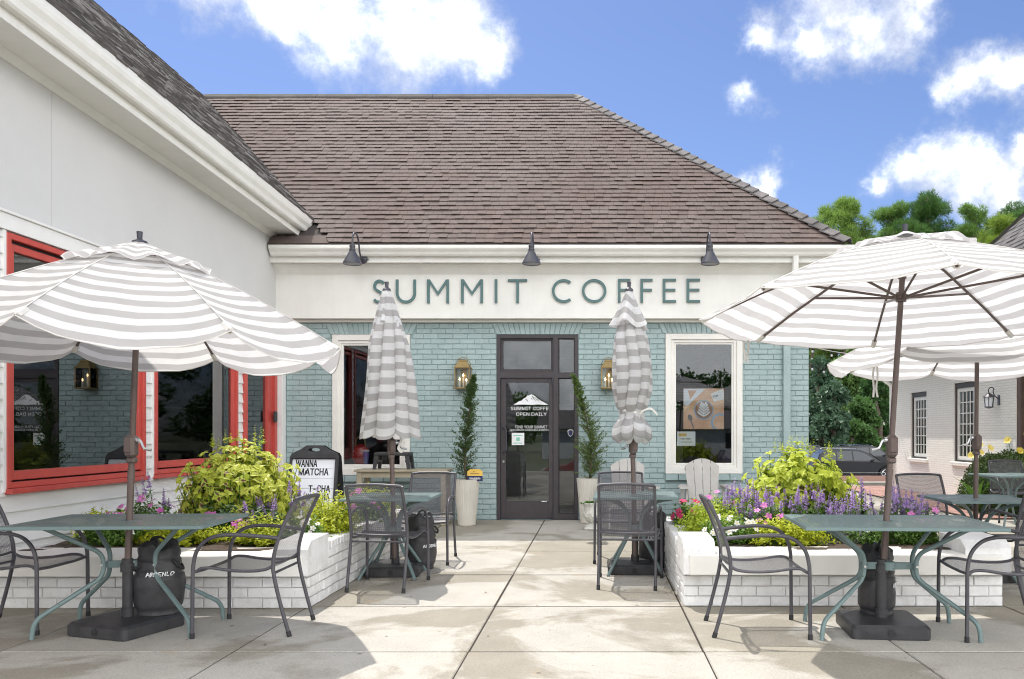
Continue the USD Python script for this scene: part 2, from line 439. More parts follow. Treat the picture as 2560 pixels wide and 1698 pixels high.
pbr("coffee_brown", (0.30, 0.15, 0.08), (0.36, 0.19, 0.10), rough=0.4)
pbr("poster_wood", (0.80, 0.52, 0.34), (0.62, 0.34, 0.19), rough=0.5, scale=3.5)
pbr("strap_cloth", (0.66, 0.64, 0.60), rough=0.9)
pbr("candle", (0.75, 0.72, 0.62), rough=0.5)
pbr("cottage_frame", (0.05, 0.04, 0.036), rough=0.5)
pbr("cottage_blind", (0.84, 0.86, 0.85), (0.74, 0.77, 0.76), rough=0.6, scale=6)
pbr("wire_black", (0.02, 0.02, 0.02), rough=0.6)
pbr("paving_red", (0.46, 0.27, 0.22), (0.38, 0.22, 0.18), rough=0.85, scale=6, bump=0.003, vary=0.18)
pbr("debris_leaf", (0.30, 0.16, 0.06), (0.12, 0.07, 0.04), rough=0.9, scale=30, vary=0.4)
pbr("pendant_gold", (0.5, 0.36, 0.14), rough=0.3, metal=0.8)

# worn green table paint: chips that show dark metal
n = {"g": ("geometry", {}), "t": ("noise_texture", {"scale": 38.0, "detail": 5.0, "roughness": 0.65}), "r": ("map_range", {"from_min": 0.66, "from_max": 0.70, "clamp": True}),
     "t2": ("noise_texture", {"scale": 3.0, "detail": 3.0}), "m0": ("mix_color", {"a": (0.118, 0.172, 0.170), "b": (0.15, 0.21, 0.205)}), "m": ("mix_color", {"b": (0.025, 0.024, 0.025)}), "p": ("principled_bsdf", {"roughness": 0.42})}
mk("table_paint", n, [("g.position", "t.vector"), ("g.position", "t2.vector"), ("t2.fac", "m0.fac"), ("t.fac", "r.value"), ("m0.result", "m.a"), ("r.result", "m.fac"), ("m.result", "p.base_color")], "p.BSDF")


def perforated(name, col, k, thr, rough=0.45, metal=0.2):
    """Sheet with a lattice of holes, laid out in metres on the sheet's own coordinates."""
    n = {"u": ("uvmap", {"attribute": "st"}), "s": ("separate_xyz", {}), "a": ("math", {"math_type": "add"}), "b": ("math", {"math_type": "subtract"}),
         "ka": ("math", {"math_type": "multiply", "value2": k}), "kb": ("math", {"math_type": "multiply", "value2": k}), "sa": ("math", {"math_type": "sine"}), "sb": ("math", {"math_type": "sine"}),
         "p": ("math", {"math_type": "multiply"}), "th": ("math", {"math_type": "greater_than", "value2": thr}),
         "bs": ("principled_bsdf", {"base_color": col, "roughness": rough, "metallic": metal}), "tr": ("transparent_bsdf", {}), "mx": ("mix_closure", {})}
    L = [("u.UV", "s.vector"), ("s.x", "a.value1"), ("s.y", "a.value2"), ("s.x", "b.value1"), ("s.y", "b.value2"), ("a.value", "ka.value1"), ("b.value", "kb.value1"), ("ka.value", "sa.value1"), ("kb.value", "sb.value1"),
         ("sa.value", "p.value1"), ("sb.value", "p.value2"), ("p.value", "th.value1"), ("th.value", "mx.fac"), ("bs.BSDF", "mx.closure1"), ("tr.BSDF", "mx.closure2")]
    return mk(name, n, L, "mx.closure")


perforated("chair_mesh", (0.080, 0.076, 0.088), 2 * PI / 0.011, 0.10)
perforated("table_mesh", (0.175, 0.24, 0.235), 2 * PI / 0.030, 0.62, rough=0.38)

# striped canvas: light passes through it; stripes follow the weave coordinate v (metres from the apex)
def canvas(name, pitch, phase):
    n = {"u": ("uvmap", {"attribute": "st"}), "s": ("separate_xyz", {}), "k": ("math", {"math_type": "multiply_add", "value2": 1 / pitch, "value3": phase}), "f": ("math", {"math_type": "fraction"}),
         "c": ("map_range", {"from_min": 0.49, "from_max": 0.51, "clamp": True}), "m": ("mix_color", {"a": (0.86, 0.855, 0.855), "b": (0.56, 0.545, 0.54)}),
         "g": ("geometry", {}), "w": ("noise_texture", {"scale": 260.0, "detail": 2.0}), "w2": ("noise_texture", {"scale": 7.0, "detail": 4.0}), "wr": ("map_range", {"to_min": 0.86, "to_max": 1.06}), "h": ("hsv", {}),
         "b": ("bump", {"strength": 1.0, "distance": 0.0012}), "p": ("principled_bsdf", {"roughness": 0.85, "specular_ior_level": 0.2}), "t": ("translucent_bsdf", {}), "mx": ("mix_closure", {"fac": 0.48})}
    L = [("u.UV", "s.vector"), ("s.y", "k.value1"), ("k.value", "f.value1"), ("f.value", "c.value"), ("c.result", "m.fac"), ("g.position", "w.vector"), ("g.position", "w2.vector"), ("w2.fac", "wr.value"), ("wr.result", "h.value"), ("m.result", "h.color"),
         ("w.fac", "b.height"), ("b.normal", "p.normal"), ("h.color", "p.base_color"), ("h.color", "t.color"), ("p.BSDF", "mx.closure1"), ("t.BSDF", "mx.closure2")]
    return mk(name, n, L, "mx.closure")


canvas("canvas_stripe", 0.124, 0.1)

# concrete: bleached dry patches and damp brown ones, speckle, a tone for each slab
n = {"g": ("geometry", {}), "oi": ("object_info", {}),
     "t": ("noise_texture", {"scale": 0.62, "detail": 6.0, "roughness": 0.62, "distortion": 0.5}), "r": ("map_range", {"from_min": 0.475, "from_max": 0.53, "clamp": True}),
     "t2": ("noise_texture", {"scale": 3.3, "detail": 7.0, "roughness": 0.7}), "r2": ("map_range", {"from_min": 0.3, "from_max": 0.75, "clamp": True}),
     "t3": ("noise_texture", {"scale": 75.0, "detail": 6.0, "roughness": 0.7}), "r3": ("map_range", {"from_min": 0.25, "from_max": 0.75, "to_min": 0.72, "to_max": 1.22}),
     "t4": ("noise_texture", {"scale": 2.1, "detail": 5.0, "roughness": 0.6}), "r4": ("map_range", {"from_min": 0.63, "from_max": 0.74, "clamp": True, "to_max": 0.5}),
     "rs": ("map_range", {"to_min": 0.92, "to_max": 1.05}),
     "m": ("mix_color", {"a": (0.325, 0.30, 0.25), "b": (0.475, 0.455, 0.41)}), "m2": ("mix_color", {"blend_type": "multiply", "fac": 1.0}), "rr": ("rgb_ramp", {"ramp": [(0, (0.84, 0.83, 0.81)), (1, (1.06, 1.05, 1.03))]}),
     "m4": ("mix_color", {"b": (0.42, 0.29, 0.15)}), "vo": ("voronoi_texture", {"scale": 3.1, "randomness": 1.0}), "vn": ("noise_texture", {"scale": 40.0, "detail": 2.0}), "va": ("math", {"math_type": "multiply_add", "value2": 0.06, "value3": -0.03}), "vs": ("math", {"math_type": "add"}), "vr": ("map_range", {"from_min": 0.045, "from_max": 0.065, "to_min": 0.75, "to_max": 0.0, "clamp": True}), "m5": ("mix_color", {"b": (0.14, 0.125, 0.105)}), "h": ("hsv", {}), "h2": ("hsv", {}),
     "b": ("bump", {"strength": 1.0, "distance": 0.003}), "p": ("principled_bsdf", {"roughness": 0.8, "specular_ior_level": 0.35})}
mk("concrete", n, [("g.position", "t.vector"), ("t.fac", "r.value"), ("r.result", "m.fac"), ("g.position", "t2.vector"), ("t2.fac", "r2.value"), ("r2.result", "rr.fac"), ("m.result", "m2.a"), ("rr.color", "m2.b"), ("g.position", "t4.vector"), ("t4.fac", "r4.value"), ("r4.result", "m4.fac"), ("m2.result", "m4.a"), ("g.position", "vo.vector"), ("g.position", "vn.vector"), ("vn.fac", "va.value1"), ("va.value", "vs.value1"), ("vo.distance", "vs.value2"), ("vs.value", "vr.value"), ("vr.result", "m5.fac"), ("m4.result", "m5.a"), 
                   ("g.position", "t3.vector"), ("t3.fac", "r3.value"), ("r3.result", "h.value"), ("m5.result", "h.color"), ("oi.random", "rs.value"), ("rs.result", "h2.value"), ("h.color", "h2.color"), ("h2.color", "p.base_color"), ("t3.fac", "b.height"), ("b.normal", "p.normal")], "p.BSDF")
pbr("joint_dirt", (0.025, 0.02, 0.015), (0.05, 0.04, 0.03), rough=0.95, scale=25)

# painted brick of the far cottage
n = {"g": ("geometry", {}), "s": ("separate_xyz", {}), "c": ("combine_xyz", {}), "br": ("brick_texture", {"scale": 1.0, "brick_width": 0.13, "row_height": 0.044, "mortar_size": 0.004, "mortar_smooth": 0.4, "color1": (0.88, 0.85, 0.78), "color2": (0.85, 0.815, 0.745), "mortar": (0.68, 0.65, 0.60)}),
     "inv": ("math", {"math_type": "subtract", "value1": 1.0}), "b": ("bump", {"strength": 1.0, "distance": 0.006}), "p": ("principled_bsdf", {"roughness": 0.6})}
mk("cottage_brick", n, [("g.position", "s.vector"), ("s.y", "c.x"), ("s.z", "c.y"), ("c.vector", "br.vector"), ("br.fac", "inv.value2"), ("inv.value", "b.height"), ("b.normal", "p.normal"), ("br.color", "p.base_color")], "p.BSDF")


def pane(name, ior, tint=(0.82, 0.86, 0.86)):
    n = {"f": ("fresnel", {"IOR": ior}), "t": ("transparent_bsdf", {"color": tint}), "gl": ("glossy_bsdf", {"color": (0.95, 0.97, 1.0), "roughness": 0.0}), "m": ("mix_closure", {})}
    mk(name, n, [("f.fac", "m.fac"), ("t.BSDF", "m.closure1"), ("gl.BSDF", "m.closure2")], "m.closure")


pane("window_glass", 2.5, (0.93, 0.95, 0.95))
pane("shop_glass", 1.62, (0.95, 0.97, 0.97))
pane("clear_glass", 1.35, (0.95, 0.96, 0.95))
for nm, col, st in (("flame", (1.0, 0.66, 0.32), 4.0), ("bulb_glow", (1.0, 0.75, 0.4), 3.0)):
    mk(nm, {"e": ("emission", {"color": col, "strength": st})}, [], "e.emission")

# foliage
leafmat("leaf_lime", (0.50, 0.56, 0.035), (0.62, 0.66, 0.06), (0.30, 0.46, 0.03), trans=0.36)
leafmat("leaf_green", (0.085, 0.19, 0.03), (0.16, 0.29, 0.05), (0.05, 0.12, 0.02), trans=0.3)
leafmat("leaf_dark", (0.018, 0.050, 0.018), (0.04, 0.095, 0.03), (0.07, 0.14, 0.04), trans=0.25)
leafmat("leaf_box", (0.045, 0.075, 0.02), (0.085, 0.12, 0.03), (0.13, 0.10, 0.03), trans=0.2)
leafmat("pine_needle", (0.06, 0.14, 0.03), (0.13, 0.25, 0.05), (0.22, 0.34, 0.07), trans=0.42)
leafmat("pine_yellow", (0.12, 0.21, 0.03), (0.20, 0.30, 0.04), (0.27, 0.35, 0.06), trans=0.42)
leafmat("tree_mid", (0.05, 0.12, 0.035), (0.10, 0.195, 0.055), (0.17, 0.28, 0.08), trans=0.3)
leafmat("tree_blue", (0.055, 0.11, 0.06), (0.10, 0.17, 0.10), (0.16, 0.24, 0.14), trans=0.25)
leafmat("juniper", (0.055, 0.11, 0.03), (0.12, 0.19, 0.05), (0.20, 0.27, 0.08), trans=0.2)
leafmat("petal_purple", (0.63, 0.45, 0.80), (0.73, 0.57, 0.86), (0.52, 0.32, 0.70), trans=0.5)
leafmat("petal_pink", (0.72, 0.16, 0.55), (0.80, 0.28, 0.62), (0.62, 0.10, 0.45), trans=0.35)
leafmat("petal_red", (0.65, 0.04, 0.16), (0.75, 0.08, 0.22), trans=0.3)
leafmat("petal_white", (0.80, 0.80, 0.76), (0.84, 0.84, 0.80), trans=0.3)
leafmat("petal_yellow", (0.80, 0.62, 0.10), (0.85, 0.70, 0.20), trans=0.3)

# coleus: lime leaf, maroon heart that differs from leaf to leaf
n = {"u": ("uvmap", {"attribute": "st"}), "s": ("separate_xyz", {}), "g": ("geometry", {}), "oi": ("object_info", {}), "sm": ("math", {"math_type": "multiply_add", "value2": 3.7}), "fr": ("math", {"math_type": "fraction"}),
     "ab": ("math", {"math_type": "absolute"}), "nz": ("noise_texture", {"scale": 60.0, "detail": 3.0}), "e": ("math", {"math_type": "add"}), "e2": ("math", {"math_type": "multiply_add", "value2": 0.5, "value3": -0.25}),
     "th": ("map_range", {"from_min": 0.25, "from_max": 1.0, "to_min": -0.15, "to_max": 0.62}), "d": ("math", {"math_type": "subtract"}), "sm2": ("map_range", {"from_min": 0.0, "from_max": 0.12, "clamp": True}),
     "rp": ("rgb_ramp", {"ramp": [(0.0, (0.46, 0.56, 0.05)), (0.5, (0.62, 0.66, 0.10)), (0.8, (0.36, 0.50, 0.06)), (1.0, (0.70, 0.66, 0.22))]}), "m": ("mix_color", {"b": (0.16, 0.075, 0.05)}),
     "p": ("principled_bsdf", {"roughness": 0.5, "specular_ior_level": 0.3}), "tr": ("translucent_bsdf", {}), "mx": ("mix_closure", {"fac": 0.3})}
mk("coleus_leaf", n, [("u.UV", "s.vector"), ("s.x", "ab.value1"), ("g.position", "nz.vector"), ("nz.fac", "e2.value1"), ("ab.value", "e.value1"), ("e2.value", "e.value2"), ("g.random_per_island", "sm.value1"), ("oi.random", "sm.value3"), ("sm.value", "fr.value1"),
                      ("fr.value", "th.value"), ("th.result", "d.value1"), ("e.value", "d.value2"), ("d.value", "sm2.value"), ("fr.value", "rp.fac"), ("rp.color", "m.a"), ("sm2.result", "m.fac"), ("m.result", "p.base_color"), ("m.result", "tr.color"), ("p.BSDF", "mx.closure1"), ("tr.BSDF", "mx.closure2")], "mx.closure")
# ---------------------------------------------------------------- the ground
YF = 12.2                                            # the brick face of the shop
def terrain(x, y):
    """Height of the land: level round the shop, lower car parks behind and in front."""
    s = lambda a, b, t: np.clip((t - a) / (b - a), 0, 1) ** 2 * (3 - 2 * np.clip((t - a) / (b - a), 0, 1))
    return -0.03 - 1.27 * s(24.0, 36.0, y) - 1.2 * s(-1.0, -8.0, y)


xs = np.unique(np.concatenate([np.linspace(-600, -60, 10), np.linspace(-60, 90, 51), np.linspace(90, 600, 10)]))
ys = np.unique(np.concatenate([np.linspace(-500, -60, 8), np.linspace(-60, -10, 12), np.linspace(-10, 0, 12), np.linspace(0, 24, 6), np.linspace(24, 40, 12), np.linspace(40, 120, 9), np.linspace(120, 900, 10)]))
X, Y = np.meshgrid(xs, ys, indexing="ij")
Z = terrain(X, Y)
obj("ground", grid_mesh(np.stack([X, Y, Z], -1)), "far_ground", kind="structure")


def sheet(name, x0, x1, y0, y1, mat, lift=0.004, nx=8, ny=16, **kw):
    X, Y = np.meshgrid(np.linspace(x0, x1, nx), np.linspace(y0, y1, ny), indexing="ij")
    return obj(name, grid_mesh(np.stack([X, Y, terrain(X, Y) + lift], -1)), mat, kind="structure", **kw)


sheet("parking_lot", -70, 110, 34, 66, "asphalt", ny=24)
sheet("road", -90, 110, -26, -6.5, "asphalt", ny=24)
sheet("mulch_bed", 4.5, 30, 20.6, 24.2, "mulch", lift=0.045, nx=20)
b = MB().box((4.5, 20.3, -0.1), (30, 20.6, 0.06), 0.015)
obj("kerb", b.get(), "kerb", kind="structure")
b = MB().box((-60, -6.8, -1.25), (60, -6.5, -0.98), 0.02)
obj("kerb", b.get(), "kerb", kind="structure")

# concrete paving, slab by slab with open joints
patio = thing("patio", kind="structure")
obj("joint_bed", MB().box((-4.7, -3.0, -0.028), (6.6, 20.3, -0.0045)).get(), "joint_dirt", patio)
JX = [-4.66, -3.54, -2.146, -0.755, 0.638, 1.83, 3.05, 4.3, 5.55, 6.45]
JY = [-3.0, -1.5, 0.0, 1.2, 2.4, 3.6, 4.874, 6.14, 7.50, 8.957, 12.19, 14.0, 15.8, 17.6, 20.28]
rr = np.random.default_rng(3)
for j in range(len(JY) - 1):
    for i in range(len(JX) - 1):
        y0, y1, x0, x1 = JY[j], JY[j + 1], JX[i], JX[i + 1]
        if y0 > 12 and x1 < 3.2:
            continue
        if y0 < 3.5 and (x0 < -4 or x1 > 4.5) and y0 < 0:
            continue
        g, gy = 0.0085, 0.0125
        cc = [(x0 + g, y0 + gy), (x1 - g, y0 + gy), (x1 - g, y1 - gy), (x0 + g, y1 - gy)]
        # slightly wavy edges and settled levels
        zt = rr.uniform(-0.0025, 0.0025)
        poly = Polygon(cc).buffer(0.004, join_style=1, quad_segs=2).simplify(0.0008)
        m = MB().prism(poly, -0.012, zt - 0.003, "z")
        top = poly.buffer(-0.005)
        m.prism(top, zt - 0.003, zt, "z")
        obj("slab", m.get(), "concrete", patio)
# red paving along the cottage
pb = thing("brick_path", kind="structure")
m = MB()
bx0, bx1 = 5.62, 6.78
k = 0
first = []
for yy in np.arange(12.2, 19.4, 0.11):
    off = 0.105 * (k % 2); k += 1
    for xx in np.arange(bx0 - off, bx1 - 0.03, 0.21):
        a, c = max(xx, bx0) + 0.004, min(xx + 0.21, bx1) - 0.004
        if c - a < 0.03:
            continue
        q = MB().box((a, yy + 0.004, 0.004), (c, yy + 0.106, 0.03 + rr.uniform(-.002, .002)))
        if len(first) < 120 and 13.0 < yy < 17.5:
            first.append(q.get())
        else:
            m.add(*q.get())
for q in first:
    obj("paving_brick", q, "paving_red", pb)
obj("paving_bricks", m.get(), "paving_red", pb, kind="stuff")
obj("paving_bed", MB().box((bx0 - .02, 12.2, 0.003), (bx1 + .02, 19.45, 0.02)).get(), "joint_dirt", pb)
# small litter on the paving
lt = np.random.default_rng(11)
P = np.stack([lt.uniform(-4, 3.2, 90), lt.uniform(4.1, 12, 90), np.full(90, 0.004)], 1)
P = np.vstack([P, np.stack([lt.normal(-1.75, .28, 60), lt.normal(7.15, .12, 60), np.full(60, 0.004)], 1), np.stack([lt.normal(.62, .06, 25), lt.uniform(6.3, 7.6, 25), np.full(25, 0.004)], 1)])
D = unit(np.stack([lt.normal(size=len(P)), lt.normal(size=len(P)), np.zeros(len(P))], 1)); N = np.tile([0, 0, 1.0], (len(P), 1)) + lt.normal(0, .15, (len(P), 3))
obj("leaf_litter", scatter(*LEAF, P, D, N, lt.uniform(.010, .032, len(P))), "debris_leaf", label="small dry leaf bits and crumbs strewn over the concrete", cat="leaf litter", kind="stuff")

# ---------------------------------------------------------------- bricks, walls, roofs
def brick(x0, x1, z0, z1, proud, rng, inset=0.0035):
    """A worn brick seen from -y: back at y=0, face at y=-proud, softened arrises. Returns (v, f) in (x, y, z)."""
    j = rng.uniform(-0.0024, 0.0024, 8)
    p = proud + rng.uniform(-0.0015, 0.002)
    t = rng.uniform(-0.001, 0.001, 4)
    v = [[x0, 0, z0], [x1, 0, z0], [x1, 0, z1], [x0, 0, z1],
         [x0 + j[0] * .5, -p + .0035, z0 + j[1] * .5], [x1, -p + .0035, z0 + j[2] * .5], [x1 + j[3] * .5, -p + .0035, z1], [x0, -p + .0035, z1 + j[4] * .5],
         [x0 + inset + j[0], -p + t[0], z0 + inset + j[1]], [x1 - inset + j[2], -p + t[1], z0 + inset + j[3]], [x1 - inset + j[4], -p + t[2], z1 - inset + j[5]], [x0 + inset + j[6], -p + t[3], z1 - inset + j[7]]]
    f = []
    for a in (0, 4):
        for k in range(4):
            f.append([a + k, a + (k + 1) % 4, a + 4 + (k + 1) % 4, a + 4 + k])
    f.append([8, 9, 10, 11])
    return np.array(v), np.array(f)


def gaps(a, b, holes):
    """The stretches of [a, b] outside the (lo, hi) holes."""
    out, x = [], a
    for lo, hi in sorted(holes):
        if hi <= a or lo >= b:
            continue
        if lo > x:
            out.append((x, lo))
        x = max(x, hi)
    if x < b:
        out.append((x, b))
    return out


def wall_boxes(x0, x1, z0, z1, y0, y1, holes):
    """Solid wall of boxes with rectangular holes (x0, x1, z0, z1), butted end to end."""
    m = MB()
    zs = sorted({z0, z1, *[h[2] for h in holes if z0 < h[2] < z1], *[h[3] for h in holes if z0 < h[3] < z1]})
    for a, b in zip(zs[:-1], zs[1:]):
        for c, d in gaps(x0, x1, [(h[0], h[1]) for h in holes if h[2] < b - 1e-6 and h[3] > a + 1e-6]):
            m.box((c, y0, a), (d, y1, b))
    return m


shop = thing("coffee_shop", "blue-green painted brick coffee shop with brown shingle roof and white frieze", "shop", (-0.8, YF, 0))
WL = (-3.90, -2.748, 0.66, 2.74)       # left window, outer frame
WR = (1.025, 2.168, 0.68, 2.755)
DR = (-1.469, -0.262, 0.0, 2.74)
XL, XR = -4.60, 3.15
ZB = 2.915
holes = [WL, WR, DR]
wall = obj("brick_wall", wall_boxes(XL, XR, -0.05, ZB, YF, YF + 0.2, holes).get(), "teal_joint", shop, world=True)
side = MB().box((XR - 0.2, YF + 0.2, -0.05), (XR, 19.4, 3.9)); side.box((-4.6, 19.2, -0.05), (XR - .2, 19.4, 3.9))
obj("side_wall", side.get(), "teal_brick", shop, world=True)
rb = np.random.default_rng(5)
CH = 0.0765
bricks = []
LINT = [(WL[0] - .03, WL[1] + .03, WL[3]), (DR[0] - .0, DR[1] + .0, DR[3]), (WR[0] - .03, WR[1] + .03, WR[3])]
SILL = [(WL[0] - .0, WL[1] + .0, WL[2]), (WR[0] - .0, WR[1] + .0, WR[2])]
row = 0
z = 0.0
while z < ZB - 0.02:
    z1 = min(z + CH, ZB)
    hs = [(h[0], h[1]) for h in holes if h[2] < z1 - 0.004 and h[3] > z + 0.004]
    for a, c, zt in LINT:
        if z1 > zt + 0.01:
            e = 0.02 + (z - zt) * 0.35
            hs.append((a - e - .01, c + e + .01))
    for a, c, zb in SILL:
        if z1 > zb - 0.085 and z < zb - 0.004:
            hs.append((a, c))
    off = 0.108 * (row % 2) + rb.uniform(-.012, .012)
    for a, c in gaps(XL + .02, XR, hs):
        x = XL - 0.216 + off
        while x < c:
            lo, hi = max(x, a), min(x + 0.216, c)
            if hi - lo > 0.03:
                bricks.append((lo + .0045 + rb.uniform(-.002, .002), hi - .0045 + rb.uniform(-.002, .002), z + .005 + rb.uniform(-.0022, .0022), z1 - .0045 + rb.uniform(-.0022, .0022)))
            x += 0.216
    z += CH; row += 1
bricks.sort(key=lambda q: abs((q[0] + q[1]) / 2 + 0.9) - 2.2 * (q[1] - q[0] > .2))
rest = MB()
for i, q in enumerate(bricks):
    v, f = brick(*q, 0.009, rb); v = v + [0, YF, 0]
    if i < 290:
        obj("brick", (v, f), "teal_brick", wall, world=True)
    else:
        rest.add(v, f)
obj("bricks", rest.get(), "teal_brick", wall, kind="stuff", world=True)
# splayed soldier arches over the openings and rowlock sills under the windows
for a, c, zt in LINT:
    nb = int(round((c - a) / 0.072))
    for k in range(nb):
        u0, u1 = k / nb, (k + 1) / nb
        sp = 0.075
        b0, b1 = a + (c - a) * u0, a + (c - a) * u1
        t0, t1 = (a - sp) + (c - a + 2 * sp) * u0, (a - sp) + (c - a + 2 * sp) * u1
        p = 0.011 + rb.uniform(-.0015, .002)
        lo, hi = zt + .004, ZB - .004
        g = .0035
        v = np.array([[b0 + g, YF, lo], [b1 - g, YF, lo], [t1 - g, YF, hi], [t0 + g, YF, hi], [b0 + g + .002, YF - p, lo + .003], [b1 - g - .002, YF - p, lo + .003], [t1 - g - .002, YF - p, hi - .003], [t0 + g + .002, YF - p, hi - .003]])
        f = np.array([[0, 1, 5, 4], [1, 2, 6, 5], [2, 3, 7, 6], [3, 0, 4, 7], [4, 5, 6, 7]])
        obj("arch_brick", (v, f), "teal_brick", wall, world=True)
for a, c, zb in SILL:
    nb = int(round((c - a) / 0.20))
    for k in range(nb):
        x0, x1 = a + (c - a) * k / nb + .004, a + (c - a) * (k + 1) / nb - .004
        m = MB().box((x0, YF - 0.045 + rb.uniform(-.003, .003), zb - .095), (x1, YF, zb - .004), .006)
        obj("sill_brick", m.get(), "teal_brick", wall, world=True)

# windows and door of the shop
def frame_mesh(x0, x1, z0, z1, w, y0, y1, wb=None, bevel=0.004):
    wb = wb or w
    m = MB()
    m.box((x0, y0, z0), (x0 + w, y1, z1), bevel); m.box((x1 - w, y0, z0), (x1, y1, z1), bevel)
    m.box((x0 + w, y0 + .0005, z1 - w), (x1 - w, y1, z1), bevel); m.box((x0 + w, y0 + .0005, z0), (x1 - w, y1, z0 + wb), bevel)
    return m


for (x0, x1, z0, z1), nm in ((WL, "left"), (WR, "right")):
    fr = frame_mesh(x0 + .002, x1 - .002, z0 + .002, z1 - .002, .085, YF - .035, YF + .09)
    w = obj("window", fr.get(), "white_paint", shop, world=True)
    obj("sash", frame_mesh(x0 + .087, x1 - .087, z0 + .087, z1 - .087, .045, YF - .012, YF + .06).get(), "white_paint", w, world=True)
    obj("stop_bead", frame_mesh(x0 + .132, x1 - .132, z0 + .132, z1 - .132, .028, YF + .006, YF + .05).get(), "white_paint", w, world=True)
    obj("pane", MB().box((x0 + .16, YF + .022, z0 + .16), (x1 - .16, YF + .028, z1 - .16)).get(), "shop_glass", w, world=True)
x0, x1, z0, z1 = DR
dm = MB()
fw = .055
yd0, yd1 = YF + .0, YF + .11
xm = -0.632                                           # mullion between the door and the sidelight
ztr = 2.10
dm.box((x0, yd0 - .015, 0.0), (x0 + fw, yd1, z1)); dm.box((x1 - fw, yd0 - .015, 0.0), (x1, yd1, z1))
dm.box((x0 + fw, yd0 - .014, z1 - .055), (x1 - fw, yd1, z1)); dm.box((xm, yd0 - .014, 0.0), (xm + .075, yd1, z1 - .055))
dm.box((x0 + fw, yd0 - .013, ztr), (xm, yd1, ztr + .095)); dm.box((xm + .075, yd0 - .013, ztr), (x1 - fw, yd1, ztr + .07)); dm.box((xm + .075, yd0 - .013, 0), (x1 - fw, yd1, .09))
dfr = obj("door_frame", dm.get(), "dark_bronze", shop, world=True)
gl = frame_mesh(x0 + fw + .001, xm - .001, ztr + .096, z1 - .056, .035, yd0 + .03, yd1 - .02)
tr = obj("transom", gl.get(), "dark_bronze", shop, world=True)
obj("pane", MB().box((x0 + fw + .036, YF + .05, ztr + .131), (xm - .036, YF + .056, z1 - .091)).get(), "shop_glass", tr, world=True)
sl = frame_mesh(xm + .076, x1 - fw - .001, ztr + .071, z1 - .056, .012, yd0 + .03, yd1 - .02)
s2 = frame_mesh(xm + .076, x1 - fw - .001, .091, ztr - .001, .012, yd0 + .03, yd1 - .02)
sd = obj("sidelight", sl.add(*s2.get()).get(), "dark_bronze", shop, world=True)
obj("pane", MB().box((xm + .088, YF + .05, ztr + .083), (x1 - fw - .013, YF + .056, z1 - .068)).get(), "shop_glass", sd, world=True)
obj("pane", MB().box((xm + .088, YF + .05, .103), (x1 - fw - .013, YF + .056, ztr - .013)).get(), "shop_glass", sd, world=True)
dl, dr = x0 + fw + .004, xm - .004
lf = MB()
lf.box((dl, yd0 + .012, .012), (dl + .075, yd0 + .06, ztr - .004), .004); lf.box((dr - .064, yd0 + .012, .012), (dr, yd0 + .06, ztr - .004), .004)
lf.box((dl + .075, yd0 + .013, ztr - .07), (dr - .064, yd0 + .059, ztr - .004)); lf.box((dl + .075, yd0 + .013, .012), (dr - .064, yd0 + .059, .27))
door = obj("door", lf.get(), "dark_bronze", shop, world=True)
obj("pane", MB().box((dl + .075, YF + .033, .27), (dr - .064, YF + .039, ztr - .07)).get(), "shop_glass", door, world=True)
hd = MB().tube(fillet([(dl + .04, yd0 + .01, 1.36), (dl + .04, yd0 - .055, 1.36), (dl + .09, yd0 - .075, 1.34), (dl + .09, yd0 - .075, 1.02), (dl + .04, yd0 - .055, 1.0), (dl + .04, yd0 + .01, 1.0)], .04), .012, 10)
obj("handle", hd.get(), "lamp_black", door, world=True)
lk = MB().tube([(dl + .04, yd0 + .014, .86), (dl + .04, yd0 - .002, .86)], .022, 16)
obj("lock", lk.get(), "chrome", door, world=True)
obj("hinge", MB().tube([(dr - .01, yd0 - .004, ztr - .10), (dr - .01, yd0 - .004, ztr + .0)], .012, 10).get(), "lamp_black", door, world=True)
obj("hinge", MB().tube([(dr - .01, yd0 - .004, .03), (dr - .01, yd0 - .004, .13)], .012, 10).get(), "lamp_black", door, world=True)
obj("label_strip", MB().box((dr - .17, yd0 + .009, .265), (dr - .09, yd0 + .0125, .277)).get(), "paper", door, world=True)


def text_part(name, text, xc, z, height, y, mat, parent, width=None, bold=False, depth=.0012):
    """Lettering that reads from -y, centred on xc, its foot at z; width: squeezed or spaced to that width."""
    t = meshkit.text_mesh(text, height, depth, bold)
    v = np.array(t.vertices); v[:, 0] -= v[:, 0].min()
    if width:
        v[:, 0] *= width / v[:, 0].max()
    v[:, 0] -= v[:, 0].max() / 2
    w = np.stack([v[:, 0] + xc, y - v[:, 2], v[:, 1] + z], 1)
    return obj(name, (w, np.array(t.faces)), mat, parent, world=True)


yg = YF + .0325
gx = lambda px: (px - CX) / 168.85
gz = lambda py: H - (py - CY) / 168.85
text_part("lettering", "SUMMIT COFFEE", gx(1327), gz(1025.5), .050, yg, "decal_white", door, .60)
text_part("lettering", "OPEN DAILY", gx(1328), gz(1039.5), .048, yg, "decal_white", door, .455)
text_part("lettering", "FIND YOUR SUMMIT", gx(1328), gz(1071), .041, yg, "decal_white", door, .475)
text_part("lettering", "@SUMMITCOFFEEDUNWOODY", gx(1328), gz(1077.5), .026, yg, "decal_white", door, .625)
mt = Polygon([(1283, 1012), (1290, 1008), (1297, 1003), (1303, 1002), (1309, 996), (1314, 994), (1318, 989), (1324, 988), (1328, 985.5), (1332, 988), (1337, 990), (1343, 996), (1348, 1000), (1354, 1003), (1360, 1006), (1366, 1009.5), (1372, 1011.5), (1360, 1012.5), (1345, 1011), (1330, 1012.5), (1310, 1011.5)])
